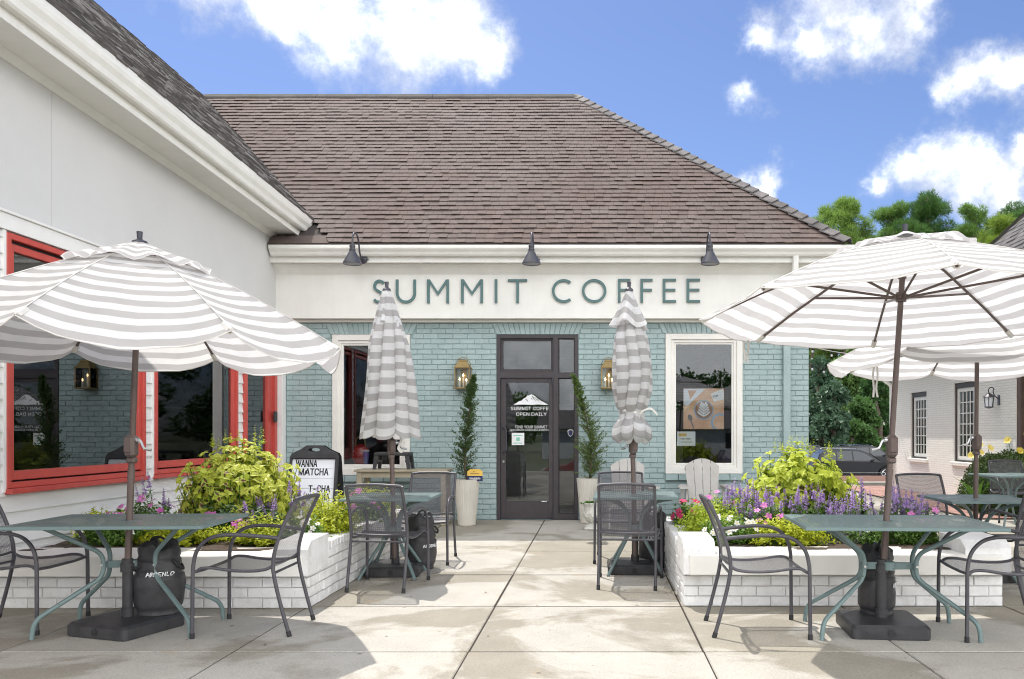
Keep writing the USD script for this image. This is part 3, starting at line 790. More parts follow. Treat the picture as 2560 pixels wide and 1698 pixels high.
for sl_ in ([(1329, 988), (1333, 992), (1336, 998), (1341, 1003), (1336, 1000), (1331, 994)], [(1334, 990), (1340, 996), (1345, 1000), (1348, 1004), (1342, 1000), (1337, 995)], [(1312, 997), (1317, 999), (1321, 1005), (1316, 1001)], [(1327, 990), (1328, 995), (1332, 999), (1328, 998)]):
    mt = mt.difference(Polygon(sl_))
mt = affinity.affine_transform(mt, [1 / 168.85, 0, 0, -1 / 168.85, -CX / 168.85, H + CY / 168.85])
obj("mountain_emblem", MB().prism(mt, yg - .0012, yg, "y").get(), "decal_white", door, world=True)
# a paper notice taped to the door, its bars of mint print
pp = obj("notice", MB().box((gx(1279), yg - .003, gz(1113)), (gx(1310), yg - .001, gz(1082.5))).get(), "paper", door, world=True)
obj("print", MB().box((gx(1283.5), yg - .0045, gz(1090)), (gx(1305.5), yg - .0032, gz(1088))).box((gx(1283.5), yg - .0045, gz(1109)), (gx(1305.5), yg - .0032, gz(1107))).box((gx(1290), yg - .0045, gz(1102.5)), (gx(1299), yg - .0032, gz(1094))).get(), "mint", pp, world=True)
shd = Polygon([(-.05, .055), (-.05, .0), (-.03, -.045), (0, -.065), (.03, -.045), (.05, 0), (.05, .055), (0, .07)])
xs_, zs_ = gx(1426), gz(1083)
st = obj("security_sticker", MB().prism(affinity.translate(affinity.scale(shd, .8, .8), xs_, zs_), YF + .046, YF + .0485, "y").get(), "paper", sd, world=True)
obj("print", MB().prism(affinity.translate(affinity.scale(shd, .66, .66, origin=(0, 0)), xs_, zs_), YF + .0445, YF + .0455, "y").get(), "navy_print", st, world=True)

# frieze, cornice, gutter
obj("frieze", MB().box((-4.69, 12.045, 2.958), (XR + .02, YF + .2, 3.735), .006).get(), "trim_paint", shop, world=True)
obj("architrave", MB().box((-4.69, 12.135, 2.9155), (XR + .012, YF + .2, 2.957), .004).box((-4.69, 12.025, 2.958), (XR + .03, 12.0445, 3.0)).get(), "trim_paint", shop, world=True)
obj("side_frieze", MB().box((XR - .2, YF + .2, 2.958), (XR + .02, 19.4, 3.735)).get(), "trim_paint", shop, world=True)
so = MB().prism([(11.84, 3.735), (12.3, 3.735), (12.3, 3.95), (11.84, 3.95)], -4.69, 3.62, "x")
so.prism([(11.985, 3.66), (12.044, 3.60), (12.044, 3.734), (11.93, 3.734)], -4.69, XR + .05, "x")
obj("soffit", so.get(), "trim_paint", shop, world=True)
obj("side_soffit", MB().box((XR - .1, 12.3, 3.735), (3.62, 19.6, 3.95)).get(), "trim_paint", shop, world=True)
gp = [(11.838, 3.955), (11.838, 3.815), (11.79, 3.815), (11.765, 3.835), (11.745, 3.87), (11.715, 3.895), (11.70, 3.915), (11.70, 3.958), (11.712, 3.958), (11.712, 3.945), (11.83, 3.945)]
gut = obj("gutter", MB().prism(gp, -4.655, 3.70, "x").get(), "trim_paint", shop, world=True)
obj("side_gutter", MB().box((3.62, 11.84, 3.82), (3.72, 19.6, 3.95)).get(), "trim_paint", shop, world=True)
ds = MB().tube(fillet([(2.86, 11.79, 3.82), (2.86, 11.82, 3.62), (2.82, 12.0, 3.42)], .05), .045, 8)
obj("downspout_elbow", ds.get(), "trim_paint", shop, world=True)
obj("downspout", MB().box((2.76, 12.12, 0.12), (2.865, 12.186, 2.915), .008).box((2.755, 12.14, 2.0), (2.87, 12.1885, 2.03)).get(), "teal_brick", shop, world=True)
obj("elbow_board", MB().box((2.765, 11.965, 2.958), (2.87, 12.024, 3.44), .008).get(), "trim_paint", shop, world=True)

# roof: slope plane, shingles laid in courses, hip caps
RZ0, RY0, TAN = 4.0, 11.73, 0.9365
RIDGE_Y, RIDGE_Z = 15.69, 7.70
XH = 3.57                                             # hip foot
LGX, LZ = -4.2, 4.43                                  # eave of the wing where it meets this roof
LT = (RIDGE_Z - LZ) / (7.51 - 4.2)
xr = lambda y: XH - (y - RY0)                         # hip
yl = lambda x: LZ + (LGX - x) * LT
def xv(z):                                            # valley with the wing's roof
    return LGX - (z - LZ) / LT
zr = lambda y: RZ0 + (y - RY0) * TAN
xre = xr(RIDGE_Y)
base = MB()
base.add(np.array([[-4.68, RY0, RZ0 - .03], [XH, RY0, RZ0 - .03], [xre, RIDGE_Y, RIDGE_Z - .03], [-9.5, RIDGE_Y, RIDGE_Z - .03], [XH, 19.65, RZ0 - .03], [-9.5, 19.65, RZ0 - .03], [-4.68, 12.4, RZ0 - .03 + .67 * TAN]]), np.array([[0, 1, 2], [0, 2, 6], [6, 2, 3], [1, 4, 2], [4, 5, 2], [5, 3, 2]]))
roof = obj("roof", base.get(), "roof_base", shop, world=True)
SL = math.hypot(1, TAN)
nrm = np.array([0, -TAN, 1]) / SL
upv = np.array([0, 1, TAN]) / SL
EXPO = 0.136
rs = np.random.default_rng(21)
total = (RIDGE_Y - RY0) * SL
sh = []
r = 0
t = -0.03
while t < total - .02:
    t1 = min(t + EXPO * 1.25, total)
    y0, y1 = RY0 + t / SL, RY0 + t1 / SL
    lo0, lo1, hi0, hi1 = xv(zr(y0)) - .05, xv(zr(y1)) - .05, xr(y0) - .02, xr(y1) - .02
    if t < 0.5:
        lo0, lo1 = max(lo0, -4.66), max(lo1, -4.66)
    x = -9.2 + rs.uniform(0, .2)
    dz = rs.normal(0, .0015)
    while x < hi0:
        w = rs.choice([.125, .13, .135, .14, .13])
        a0, b0 = max(x, lo0), min(x + w - .003, hi0)
        a1, b1 = max(x, lo1), min(x + w - .003, hi1)
        if b0 - a0 > .02 and b1 - a1 > -.2:
            b1 = max(b1, a1)
            th = rs.choice([.017, .018, .023, .025]) + rs.uniform(-.001, .0015)
            j = rs.uniform(-.003, .003, 2) + dz
            sag = 0.004 * math.sin(x * 1.3 + r * .4)
            P0 = lambda xx, tt, h: np.array([xx, RY0, RZ0]) + upv * tt + nrm * h
            v = np.array([P0(a0, t + j[0], th), P0(b0, t + j[1], th), P0(b1, t1, .004), P0(a1, t1, .004), P0(a0, t + j[0], th - .006), P0(b0, t + j[1], th - .006), P0(b1, t1, -.004), P0(a1, t1, -.004)])
            v[:, 2] += sag
            sh.append((t, v))
        x += w
    t += EXPO; r += 1
SHF = np.array([[0, 1, 2, 3], [4, 5, 1, 0], [5, 6, 2, 1], [7, 4, 0, 3]])
sh.sort(key=lambda q: (round(q[0] / (EXPO * 4)), abs(q[1][0, 0] + .6)))
rest = MB()
k = 0
for t, v in sh:
    if k < 290:
        obj("shingle", (v, SHF), "shingle_brown", roof, world=True); k += 1
    else:
        rest.add(v, SHF)
obj("shingles", rest.get(), "shingle_brown", roof, kind="stuff", world=True)
# the far hip slope, seen only from the side: plain courses
fs = MB()
for i in range(28):
    t = i * .19
    y0 = t / SL
    fs.add(np.array([[XH - y0 + .012, RY0 + y0, RZ0 + y0 * TAN + .02], [XH - y0 + .012, 19.6 - y0, RZ0 + y0 * TAN + .02], [XH - y0 - .15, 19.6 - y0 - .15, RZ0 + (y0 + .15) * TAN], [XH - y0 - .15, RY0 + y0 + .15, RZ0 + (y0 + .15) * TAN]]), np.array([[0, 1, 2, 3]]))
obj("hip_slope_shingles", fs.get(), "shingle_brown", roof, kind="stuff", world=True)
h0, h1 = np.array([XH + .02, RY0 - .03, RZ0 - .0]), np.array([xre, RIDGE_Y, RIDGE_Z])
hv = h1 - h0; hl = np.linalg.norm(hv); hv /= hl
hs_ = unit(np.cross(hv, [0, 0, 1.0])); hn = np.cross(hs_, hv)
for i in range(33):
    a, c = hl * i / 33, hl * (i + 1.25) / 33
    w, th = .115, .022 + rs.uniform(0, .006)
    dr_ = -.062
    v = []
    for d, lift in ((a, th + .028), (min(c, hl), .026)):
        for s_, dd in ((-1, dr_), (0, 0.012), (1, dr_)):
            v.append(h0 + hv * d + hs_ * (s_ * w) + hn * (lift + dd))
        for s_, dd in ((-1, dr_), (0, 0.012), (1, dr_)):
            v.append(h0 + hv * d + hs_ * (s_ * w) + hn * (lift + dd - .016))
    f = np.array([[0, 1, 7, 6], [1, 2, 8, 7], [3, 4, 1, 0], [4, 5, 2, 1], [3, 0, 6, 9], [2, 5, 11, 8]])
    obj("hip_cap", (np.array(v), f), "shingle_grey", roof, world=True)
obj("starter_strip", MB().prism([(11.71, 3.985), (11.72, 3.975), (11.86, 4.10), (11.85, 4.125)], -4.66, XH - .03, "x").get(), "shingle_brown", roof, world=True)
rm = MB()
for a, c in ((-7.45, -5.3), (-5.29, -3.1), (-3.09, xre + .03)):
    rm.prism([(RIDGE_Y - .13, RIDGE_Z - .06), (RIDGE_Y, RIDGE_Z + .035), (RIDGE_Y + .13, RIDGE_Z - .06), (RIDGE_Y + .13, RIDGE_Z - .12), (RIDGE_Y - .13, RIDGE_Z - .09)], a, c, "x")
obj("ridge_cap", rm.get(), "ridge_metal", roof, world=True)

# rooms behind the glass
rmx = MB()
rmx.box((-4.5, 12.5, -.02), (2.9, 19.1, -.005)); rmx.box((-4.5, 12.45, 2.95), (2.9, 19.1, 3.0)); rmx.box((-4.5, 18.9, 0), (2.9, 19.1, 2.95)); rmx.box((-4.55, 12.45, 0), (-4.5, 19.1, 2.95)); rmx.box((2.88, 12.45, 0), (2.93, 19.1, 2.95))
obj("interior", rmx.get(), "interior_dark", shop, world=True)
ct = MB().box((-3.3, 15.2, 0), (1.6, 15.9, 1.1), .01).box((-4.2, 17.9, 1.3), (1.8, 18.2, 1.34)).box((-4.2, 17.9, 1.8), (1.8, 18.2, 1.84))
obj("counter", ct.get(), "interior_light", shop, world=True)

# the sign: one raised letter after another
sign = thing("shop_sign", "raised dark green letters spelling SUMMIT COFFEE across the white frieze", "sign", (-0.87, 12.04, 3.2))
SW, LH = .0375, .345
def arc(cx, cy, rx, ry, a0, a1, n=28):
    t = np.radians(np.linspace(a0, a1, n))
    return [(cx + rx * math.cos(q), cy + ry * math.sin(q)) for q in t]


def glyph(ch, w):
    h, s = LH, SW
    ln = lambda *p: LineString(p).buffer(s / 2, cap_style=2, join_style=2)
    if ch == "S":
        p = spline([(.93, .885), (.72, .97), (.48, 1.0), (.2, .93), (.06, .76), (.14, .61), (.38, .53), (.66, .44), (.94, .30), (.93, .13), (.74, .02), (.45, 0), (.2, .03), (.02, .115)], 8)
        return LineString([(s / 2 + q[0] * (w - s), s / 2 + q[1] * (h - s)) for q in p]).buffer(s / 2, cap_style=2, join_style=1)
    if ch == "U":
        rr_ = (w - s) / 2
        return LineString([(s / 2, h)] + [(s / 2, rr_ + s / 2)] + arc(w / 2, rr_ + s / 2, rr_, rr_, 180, 360) + [(w - s / 2, h)]).buffer(s / 2, cap_style=2, join_style=1)
    if ch == "M":
        return unary_union([ln((s / 2, 0), (s / 2, h)), ln((w - s / 2, 0), (w - s / 2, h)), Polygon([(0, h), (s * 1.05, h), (w / 2, .47 * h), (w - s * 1.05, h), (w, h), (w / 2, .47 * h - s * 1.35)])])
    if ch == "I":
        return sbox(0, 0, s, h)
    if ch == "T":
        return unary_union([sbox(0, h - s * .9, w, h), sbox(w / 2 - s / 2, 0, w / 2 + s / 2, h)])
    if ch == "O":
        e = affinity.scale(Point(w / 2, h / 2).buffer(1, 32), w / 2, h / 2)
        return e.difference(affinity.scale(Point(w / 2, h / 2).buffer(1, 32), w / 2 - s, h / 2 - s))
    if ch == "C":
        r_ = h / 2 - s / 2
        return LineString(arc(h / 2, h / 2, r_, r_, 52, 308, 40)).buffer(s / 2, cap_style=2, join_style=1).intersection(sbox(-1, -1, w, 2))
    g = [sbox(0, 0, s, h), sbox(0, h - s * .9, w, h), sbox(0, h * .53 - s * .45, w * .95, h * .53 + s * .45)]
    if ch == "E":
        g.append(sbox(0, 0, w, s * .9))
    return unary_union(g)


for ch, a, c in (("S", 932, 965), ("U", 990, 1040), ("M", 1068, 1122.5), ("M", 1153, 1207.5), ("I", 1237, 1243), ("T", 1270, 1318), ("C", 1380, 1432), ("O", 1455, 1516), ("F", 1545, 1576), ("F", 1601, 1631.5), ("E", 1657, 1690), ("E", 1716.5, 1750)):
    s_ = F / 12.03
    x0, w = (a - CX) / s_, (c - a) / s_
    zf = 3.178 + .012 * ((a - 932) / 817)
    g = affinity.translate(glyph(ch, w), x0, zf)
    obj(f"letter_{ch.lower()}", MB().prism(g, 12.015, 12.0435, "y").get(), "sign_letter", sign, world=True)

# gooseneck lamps
gl0 = None
for (mx, lab) in ((-3.34, "black gooseneck lamp above the S of the sign, leftmost of the three"), (-0.885, "black gooseneck lamp above the middle of the sign, over the gap between the words"), (1.565, "black gooseneck lamp above the last E of the sign, rightmost of the three")):
    loc = (mx, 11.838, 3.775)
    if gl0 is None:
        gl0 = g = thing("gooseneck_lamp", lab, "wall lamp", loc, group="gooseneck lamps over the shop sign")
        obj("mount", MB().tube([(0, 0, 0), (0, -.012, 0), (0, -.02, 0), (0, -.03, 0)], [.062, .062, .05, .028], 20).tube([(.05, -.02, 0), (.085, -.02, 0)], .006, 6).get(), "lamp_black", g, smooth=40)
        arm = spline([(0, -.02, 0), (0, -.10, .0), (0, -.19, .06), (0, -.235, .17), (0, -.29, .255), (0, -.38, .285), (0, -.47, .265), (0, -.525, .20), (0, -.54, .10)], 5)
        obj("arm", MB().tube(arm, .0125, 10).get(), "lamp_black", g, smooth=40)
        sp = MB().lathe([(.118, -.2), (.125, -.205), (.129, -.2), (.128, -.185), (.04, -.025), (.043, -.02), (.043, .0), (.036, .003), (.036, .03), (.04, .033), (.04, .052), (.026, .06), (.026, .09), (.014, .095)], 28, (0, -.54, .03))
        t_ = math.radians(6)
        obj("shade", sp.apply(lambda v: np.stack([v[:, 0], v[:, 1], v[:, 2]], 1)).get(), "lamp_black", g, smooth=35)
        obj("shade_liner", MB().lathe([(.117, -.199), (.035, -.05)], 24, (0, -.54, .03)).get(), "white_paint", g, smooth=35)
    else:
        copy_of(gl0, loc, 0, lab)

# lanterns with three candles, beside the door
ln0 = None
for mx, lab in ((-1.949, "brass wall lantern left of the door with three lit candle bulbs"), (0.187, "brass wall lantern right of the door with three lit candle bulbs")):
    loc = (mx, YF - .012, 1.93)
    if ln0 is None:
        ln0 = g = thing("wall_lantern", lab, "lantern", loc, group="brass lanterns beside the shop door")
        w, d, h = .105, .20, .30
        m = MB()
        for sx in (-1, 1):
            for yy in (-.02, -d):
                m.box((sx * w - .007, yy - .007, .02), (sx * w + .007, yy + .007, h))
        m.box((-w - .012, -d - .012, 0), (w + .012, -.006, .02), .003).box((-w - .014, -d - .014, h), (w + .014, -.006, h + .015), .003)
        obj("cage", m.get(), "brass", g)
        tp = np.array([[-w - .006, -d - .006, h + .015], [w + .006, -d - .006, h + .015], [w + .006, -.012, h + .015], [-w - .006, -.012, h + .015], [-.06, -.15, h + .10], [.06, -.15, h + .10], [.06, -.06, h + .10], [-.06, -.06, h + .10]])
        obj("hood", MB().add(tp, np.array([[0, 1, 5, 4], [1, 2, 6, 5], [2, 3, 7, 6], [3, 0, 4, 7], [4, 5, 6, 7], [3, 2, 1, 0]])).box((-.062, -.152, h + .10), (.062, -.058, h + .125), .003).get(), "brass", g)
        obj("handle", MB().tube([(-.108, -.10, h + .01)] + [(.108 * math.cos(q), -.10, h + .05 + .11 * math.sin(q)) for q in np.linspace(PI, 0, 16)] + [(.108, -.10, h + .01)], .005, 8).get(), "brass", g)
        obj("back_plate", MB().box((-.04, -.006, .0), (.04, 0.004, h + .02), .002).get(), "brass", g)
        gm = MB().box((-w + .006, -d - .002, .02), (w - .006, -d + .001, h)).box((-w - .001, -d + .007, .02), (-w + .002, -.02, h)).box((w - .002, -d + .007, .02), (w + .001, -.02, h))
        obj("glass", gm.get(), "clear_glass", g)
        for cx_, cy_, hh in ((-.05, -.11, .10), (0, -.08, .16), (.05, -.12, .09)):
            c = obj("candle", MB().tube([(cx_, cy_, .02), (cx_, cy_, .02 + hh)], .012, 10).get(), "candle", g)
            obj("flame_bulb", MB().lathe([(.004, 0), (.012, .012), (.011, .026), (.003, .048)], 10, (cx_, cy_, .021 + hh)).get(), "flame", c, smooth=60)
    else:
        copy_of(ln0, loc, 0, lab)

# posters in the right-hand window
ps = thing("window_poster", "square coffee poster of a latte on wooden boards in the right shop window", "poster", (1.55, YF + .05, 1.05))
pz0, pz1, px0, px1 = gz(1073), gz(971), gx(1709), gx(1811)
yp = YF + .034
obj("sheet", MB().box((px0, yp, pz0), (px1, yp + .003, pz1)).get(), "poster_wood", ps, world=True)
cxp, czp, rp = (px0 + px1) / 2 - .0, gz(1025), .145
pr = MB().prism(Point(cxp, czp).buffer(rp, 24).difference(Point(cxp, czp).buffer(rp * .9, 24)), yp - .0012, yp - .0002, "y")
obj("cup_rim", pr.get(), "cup_rim", ps, world=True)
obj("saucer_cup", MB().prism(Point(px1 - .06, pz0 + .10).buffer(.135, 24).difference(Point(px1 - .06, pz0 + .10).buffer(.105, 24)).intersection(sbox(px0 + .003, pz0 + .003, px1 - .003, pz1)), yp - .0012, yp - .0002, "y").get(), "cup_rim", ps, world=True)
obj("coffee", MB().prism(Point(cxp, czp).buffer(rp * .89, 24), yp - .0022, yp - .0013, "y").get(), "coffee_brown", ps, world=True)
fo = []
for i in range(5):
    zz = czp - .075 + i * .037
    L_ = .085 - .012 * i
    for s_ in (-1, 1):
        fo.append(LineString([(cxp + s_ * .008, zz - .01), (cxp + s_ * L_ * .6, zz + .012), (cxp + s_ * L_, zz + .045)]).buffer(.011))
fo.append(LineString([(cxp, czp - .1), (cxp, czp + .1)]).buffer(.006))
obj("milk_leaf", MB().prism(unary_union(fo).intersection(Point(cxp, czp).buffer(rp * .86)), yp - .0032, yp - .0023, "y").get(), "decal_white", ps, world=True)
obj("napkin", MB().prism(Polygon([(px0 + .005, pz1 - .005), (px0 + .33, pz1 - .005), (px0 + .06, pz1 - .26), (px0 + .005, pz1 - .24)]).difference(Polygon([(px0 + .07, pz1 - .03), (px0 + .2, pz1 - .03), (px0 + .1, pz1 - .17)])), yp - .0012, yp - .0002, "y").get(), "letterboard", ps, world=True)
obj("newspaper", MB().prism([(px1 - .20, pz1 - .08), (px1 - .02, pz1 - .005), (px1 - .003, pz1 - .07), (px1 - .003, pz1 - .16), (px1 - .15, pz1 - .20)], yp - .0012, yp - .0002, "y").get(), "paper", ps, world=True)
t = meshkit.text_mesh("The", .035, .001, True); v = np.array(t.vertices); q = math.radians(24)
v = np.stack([v[:, 0] * math.cos(q) - v[:, 1] * math.sin(q) + px1 - .165, yp - .0013 - v[:, 2], v[:, 0] * math.sin(q) + v[:, 1] * math.cos(q) + pz1 - .15], 1)
obj("lettering", (v, np.array(t.faces)), "ink", ps, world=True)
obj("spoon", MB().prism(unary_union([affinity.rotate(affinity.scale(Point(px0 + .10, pz0 + .17).buffer(1, 16), .032, .05), 20), LineString([(px0 + .11, pz0 + .13), (px0 + .15, pz0 + .02)]).buffer(.009)]), yp - .0012, yp - .0002, "y").get(), "ridge_vent", ps, world=True)
cd = thing("window_card", "white printed card below the poster in the right shop window", "card", (1.3, YF + .05, .9))
obj("sheet", MB().box((gx(1693), yp, gz(1115)), (gx(1739), yp + .003, gz(1079))).get(), "paper", cd, world=True)
obj("logo_block", MB().box((gx(1698), yp - .0012, gz(1091)), (gx(1717), yp - .0002, gz(1084))).get(), "yellow_print", cd, world=True)
text_part("lettering", "Katie Miller", gx(1715), gz(1099), .022, yp - .0003, "ink", cd, .15, True)
obj("print_lines", MB().box((gx(1702), yp - .0012, gz(1103.5)), (gx(1731), yp - .0002, gz(1102.7))).box((gx(1702), yp - .0012, gz(1107)), (gx(1731), yp - .0002, gz(1106.2))).get(), "ridge_vent", cd, world=True)
# ---------------------------------------------------------------- the white wing on the left
WX = -4.70
wing = thing("white_wing", "off white clapboard building with red framed windows and grey shingle roof", "building", (-4.7, 8.0, 0))
WY0, WY1 = 1.0, 12.2
win = [(6.52, 8.53), (8.70, 10.73)]
WZ0, WZ1 = 0.85, 2.885
RD = (10.92, 12.03)
hol = [(a, c, WZ0, WZ1) for a, c in win] + [(RD[0], RD[1], -0.05, 2.885)] + [(2.2, 4.2, WZ0, WZ1), (4.36, 6.36, WZ0, WZ1)]


def flip(v):
    """(along, out, up) with out < 0 towards +x of the wing wall -> world."""
    return np.stack([WX - v[:, 1], v[:, 0], v[:, 2]], 1)


def wbox(y0, y1, x0, x1, z0, z1, bevel=0.0):
    return MB().box((WX + x0, y0, z0), (WX + x1, y1, z1), bevel)


m = MB()
zs = [-0.05, WZ0, WZ1, 4.32]
for a, c in zip(zs[:-1], zs[1:]):
    for y0, y1 in gaps(WY0, WY1, [(h[0], h[1]) for h in hol if h[2] < c - 1e-6 and h[3] > a + 1e-6]):
        m.box((WX - .2, y0, a), (WX, y1, c))
m.box((WX - .2, WY1, -.05), (WX, 19.4, 4.3))
ww = obj("wall", m.get(), "wall_paint", wing, world=True)
# upper panels with their joint, band board, corner board
SH = lambda y: .0266 * (12.17 - np.asarray(y))
up = MB()
for y0, y1 in ((WY0, 4.697), (4.703, 7.085), (7.091, 12.04)):
    up.box((WX + .001, y0, 3.03), (WX + .018, y1, 4.33))
obj("upper_panel", up.get(), "wall_paint", wing, world=True)
obj("band_board", wbox(WY0, 12.04, .019, .045, 2.90, 3.03, .004).box((WX + .019, WY0, 3.03), (WX + .062, 12.04, 3.052), .004).get(), "siding_paint", wing, world=True)
obj("corner_board", MB().box((WX + .001, 12.06, 0), (WX + .112, 12.195, 2.90), .004).get(), "siding_paint", wing, world=True)
# clapboards, each a board of its own
z = 0.02
EX = 0.128
while z < 2.88:
    z1 = min(z + EX + .012, 2.898)
    hs = [(h[0] - .005, h[1] + .005) for h in hol if h[2] < z1 - .02 and h[3] > z + .012]
    for y0, y1 in gaps(WY0, 12.055, hs):
        for q0, q1 in ([(y0, y1)] if y1 - y0 < 4.5 else [(y0, y0 + 3.66 - .002), (y0 + 3.66 + .002, y1)]):
            v = np.array([[WX + .004, q0, z], [WX + .030, q0, z], [WX + .012, q0, z1], [WX + .002, q0, z1], [WX + .004, q1, z], [WX + .030, q1, z], [WX + .012, q1, z1], [WX + .002, q1, z1]])
            f = np.array([[0, 1, 2, 3], [7, 6, 5, 4], [1, 5, 6, 2], [0, 4, 5, 1], [2, 6, 7, 3]])
            obj("clapboard", (v, f), "siding_paint", ww, world=True)
    z += EX


def yframe(y0, y1, z0, z1, w, x0, x1, wb=None):
    wb = wb or w
    m = MB()
    m.box((WX + x0, y0, z0), (WX + x1, y0 + w, z1), .004); m.box((WX + x0, y1 - w, z0), (WX + x1, y1, z1), .004)
    m.box((WX + x0, y0 + w, z1 - w), (WX + x1 - .0005, y1 - w, z1), .004); m.box((WX + x0, y0 + w, z0), (WX + x1 - .0005, y1 - w, z0 + wb), .004)
    return m


for y0, y1 in win + [(2.2, 4.2), (4.36, 6.36)]:
    w = obj("window", yframe(y0, y1, WZ0, WZ1, .048, -.06, .045).get(), "red_paint", wing, world=True)
    obj("outer_trim", wbox(y0 - .03, y0 - .001, .004, .036, WZ0 - .03, WZ1 + .012).get(), "siding_paint", w, world=True)
    obj("sash", yframe(y0 + .049, y1 - .049, WZ0 + .062, WZ1 - .075, .058, -.05, .022, .075).get(), "red_paint", w, world=True)
    obj("sill", wbox(y0 - .01, y1 + .01, .0, .085, WZ0 - .045, WZ0 - .002, .006).get(), "red_paint", w, world=True)
    obj("head_gap", wbox(y0 + .056, y1 - .056, -.04, .004, WZ1 - .074, WZ1 - .056).get(), "rubber", w, world=True)
    obj("sill_gap", MB().box((WX - .04, y0 + .056, WZ0 + .0555), (WX + .004, y1 - .056, WZ0 + .0615)).get(), "rubber", w, world=True)
    obj("pane", wbox(y0 + .107, y1 - .107, -.016, -.010, WZ0 + .137, WZ1 - .133).get(), "window_glass", w, world=True)
rd = obj("red_door", yframe(RD[0] + .002, RD[1] - .002, 0.0, 2.883, .09, -.08, .05).get(), "red_paint", wing, world=True)
obj("door_leaf", yframe(RD[0] + .094, RD[1] - .20, .02, 2.79, .06, -.05, .015, .25).box((WX - .05, RD[1] - .199, .02), (WX + .013, RD[1] - .093, 2.79)).get(), "red_paint", rd, world=True)
obj("pane", wbox(RD[0] + .155, RD[1] - .262, -.03, -.024, .272, 2.728).get(), "window_glass", rd, world=True)
obj("handle", MB().tube(fillet([(WX + .01, 11.10, 1.12), (WX + .07, 11.10, 1.12), (WX + .07, 11.10, .96), (WX + .01, 11.10, .96)], .02), .012, 8).get(), "chrome", rd, world=True)
obj("lock_box", wbox(11.86, 11.95, .051, .085, 1.44, 1.60, .012).get(), "black_plastic", rd, world=True)


def sheared(m):
    def fn(v):
        v = v.copy(); v[:, 2] += SH(v[:, 1]); return v
    return m.apply(fn)


def along(prof, y0=WY0 - .5, y1=12.16):
    """Profile (x offset from the wall, z) carried along the wing's eave, which falls gently towards the shop."""
    t = trimesh.creation.extrude_polygon(Polygon(prof), y1 - y0, engine="earcut")
    v = np.array(t.vertices)
    return sheared(MB().add(np.stack([WX + v[:, 0], v[:, 2] + y0, v[:, 1]], 1), np.array(t.faces)[:, ::-1]))


obj("soffit", along([(0, 4.15), (.36, 4.15), (.36, 4.25), (0, 4.25)]).get(), "trim_paint", wing, world=True)
obj("soffit_moulding", along([(.0185, 4.09), (.035, 4.09), (.085, 4.149), (.0185, 4.149)], y1=12.03).get(), "trim_paint", wing, world=True)
obj("fascia", along([(.3605, 4.135), (.395, 4.135), (.395, 4.40), (.3605, 4.40)]).get(), "trim_paint", wing, world=True)
obj("gutter", along([(.396, 4.43), (.396, 4.22), (.455, 4.22), (.475, 4.235), (.485, 4.285), (.515, 4.325), (.525, 4.36), (.525, 4.432), (.513, 4.432), (.513, 4.42), (.40, 4.42)]).get(), "trim_paint", wing, world=True)
# roof of the wing: fine courses that run away from the eye
lroof = MB().add(np.array([[WX + .45, WY0 - .5, 4.41 + float(SH(WY0 - .5))], [WX + .45, 12.2, 4.40], [-7.51, 15.69, 7.68], [-7.51, WY0 - .5, 7.68], [-10.8, WY0 - .5, 4.4], [-10.8, 15.69, 4.4]]), np.array([[0, 1, 2], [0, 2, 3], [3, 2, 5], [3, 5, 4]]))
lr = obj("roof", lroof.get(), "roof_base", wing, world=True)
rs = np.random.default_rng(31)
ex, ez = 7.51 - 4.2, 7.70 - 4.43
lt = math.hypot(ex, ez)
nl = np.array([ez, 0, ex]) / lt
st = MB()
k = 0
EX2 = .14
for i in range(int(lt / EX2) + 1):
    t0, t1 = i * EX2 - .03, min(i * EX2 + EX2 * 1.2, lt)
    ymax0, ymax1 = 12.17 + 3.52 * max(t0, 0) / lt, 12.17 + 3.52 * t1 / lt
    y = WY0 - .5 + rs.uniform(0, .2)
    while y < ymax0:
        w = rs.choice([.16, .2, .24, .18])
        yb0, yb1 = min(y + w - .003, ymax0), min(y + w - .003, ymax1)
        th = rs.choice([.008, .012, .02, .024]) + rs.uniform(0, .003)
        def q(t, yy, h):
            u = t / lt
            return np.array([-4.19 - ex * u, yy, 4.445 + ez * u + float(SH(min(yy, 12.17))) * (1 - u)]) + nl * h
        j = rs.uniform(-.004, .004)
        v = np.array([q(t0 + j, y, th), q(t0 + j, yb0, th), q(t1, yb1, .004), q(t1, y, .004), q(t0 + j, y, -.01), q(t0 + j, yb0, -.01), q(t1, yb1, -.01), q(t1, y, -.01)])
        st.add(v, SHF); k += 1
        y += w
obj("shingles", st.get(), "shingle_grey", lr, kind="stuff", world=True)
obj("ridge_vent", MB().prism([(-7.70, 7.60), (-7.51, 7.74), (-7.32, 7.60), (-7.30, 7.74), (-7.51, 7.95), (-7.72, 7.74)], 0, 9.4, "y").apply(lambda v: v + [0, .5, 0]).get(), "ridge_vent", lr, world=True)
obj("gutter_end_flashing", MB().box((-4.70, 12.165, 4.0), (-4.35, 12.19, 4.22)).get(), "trim_paint", wing, world=True)
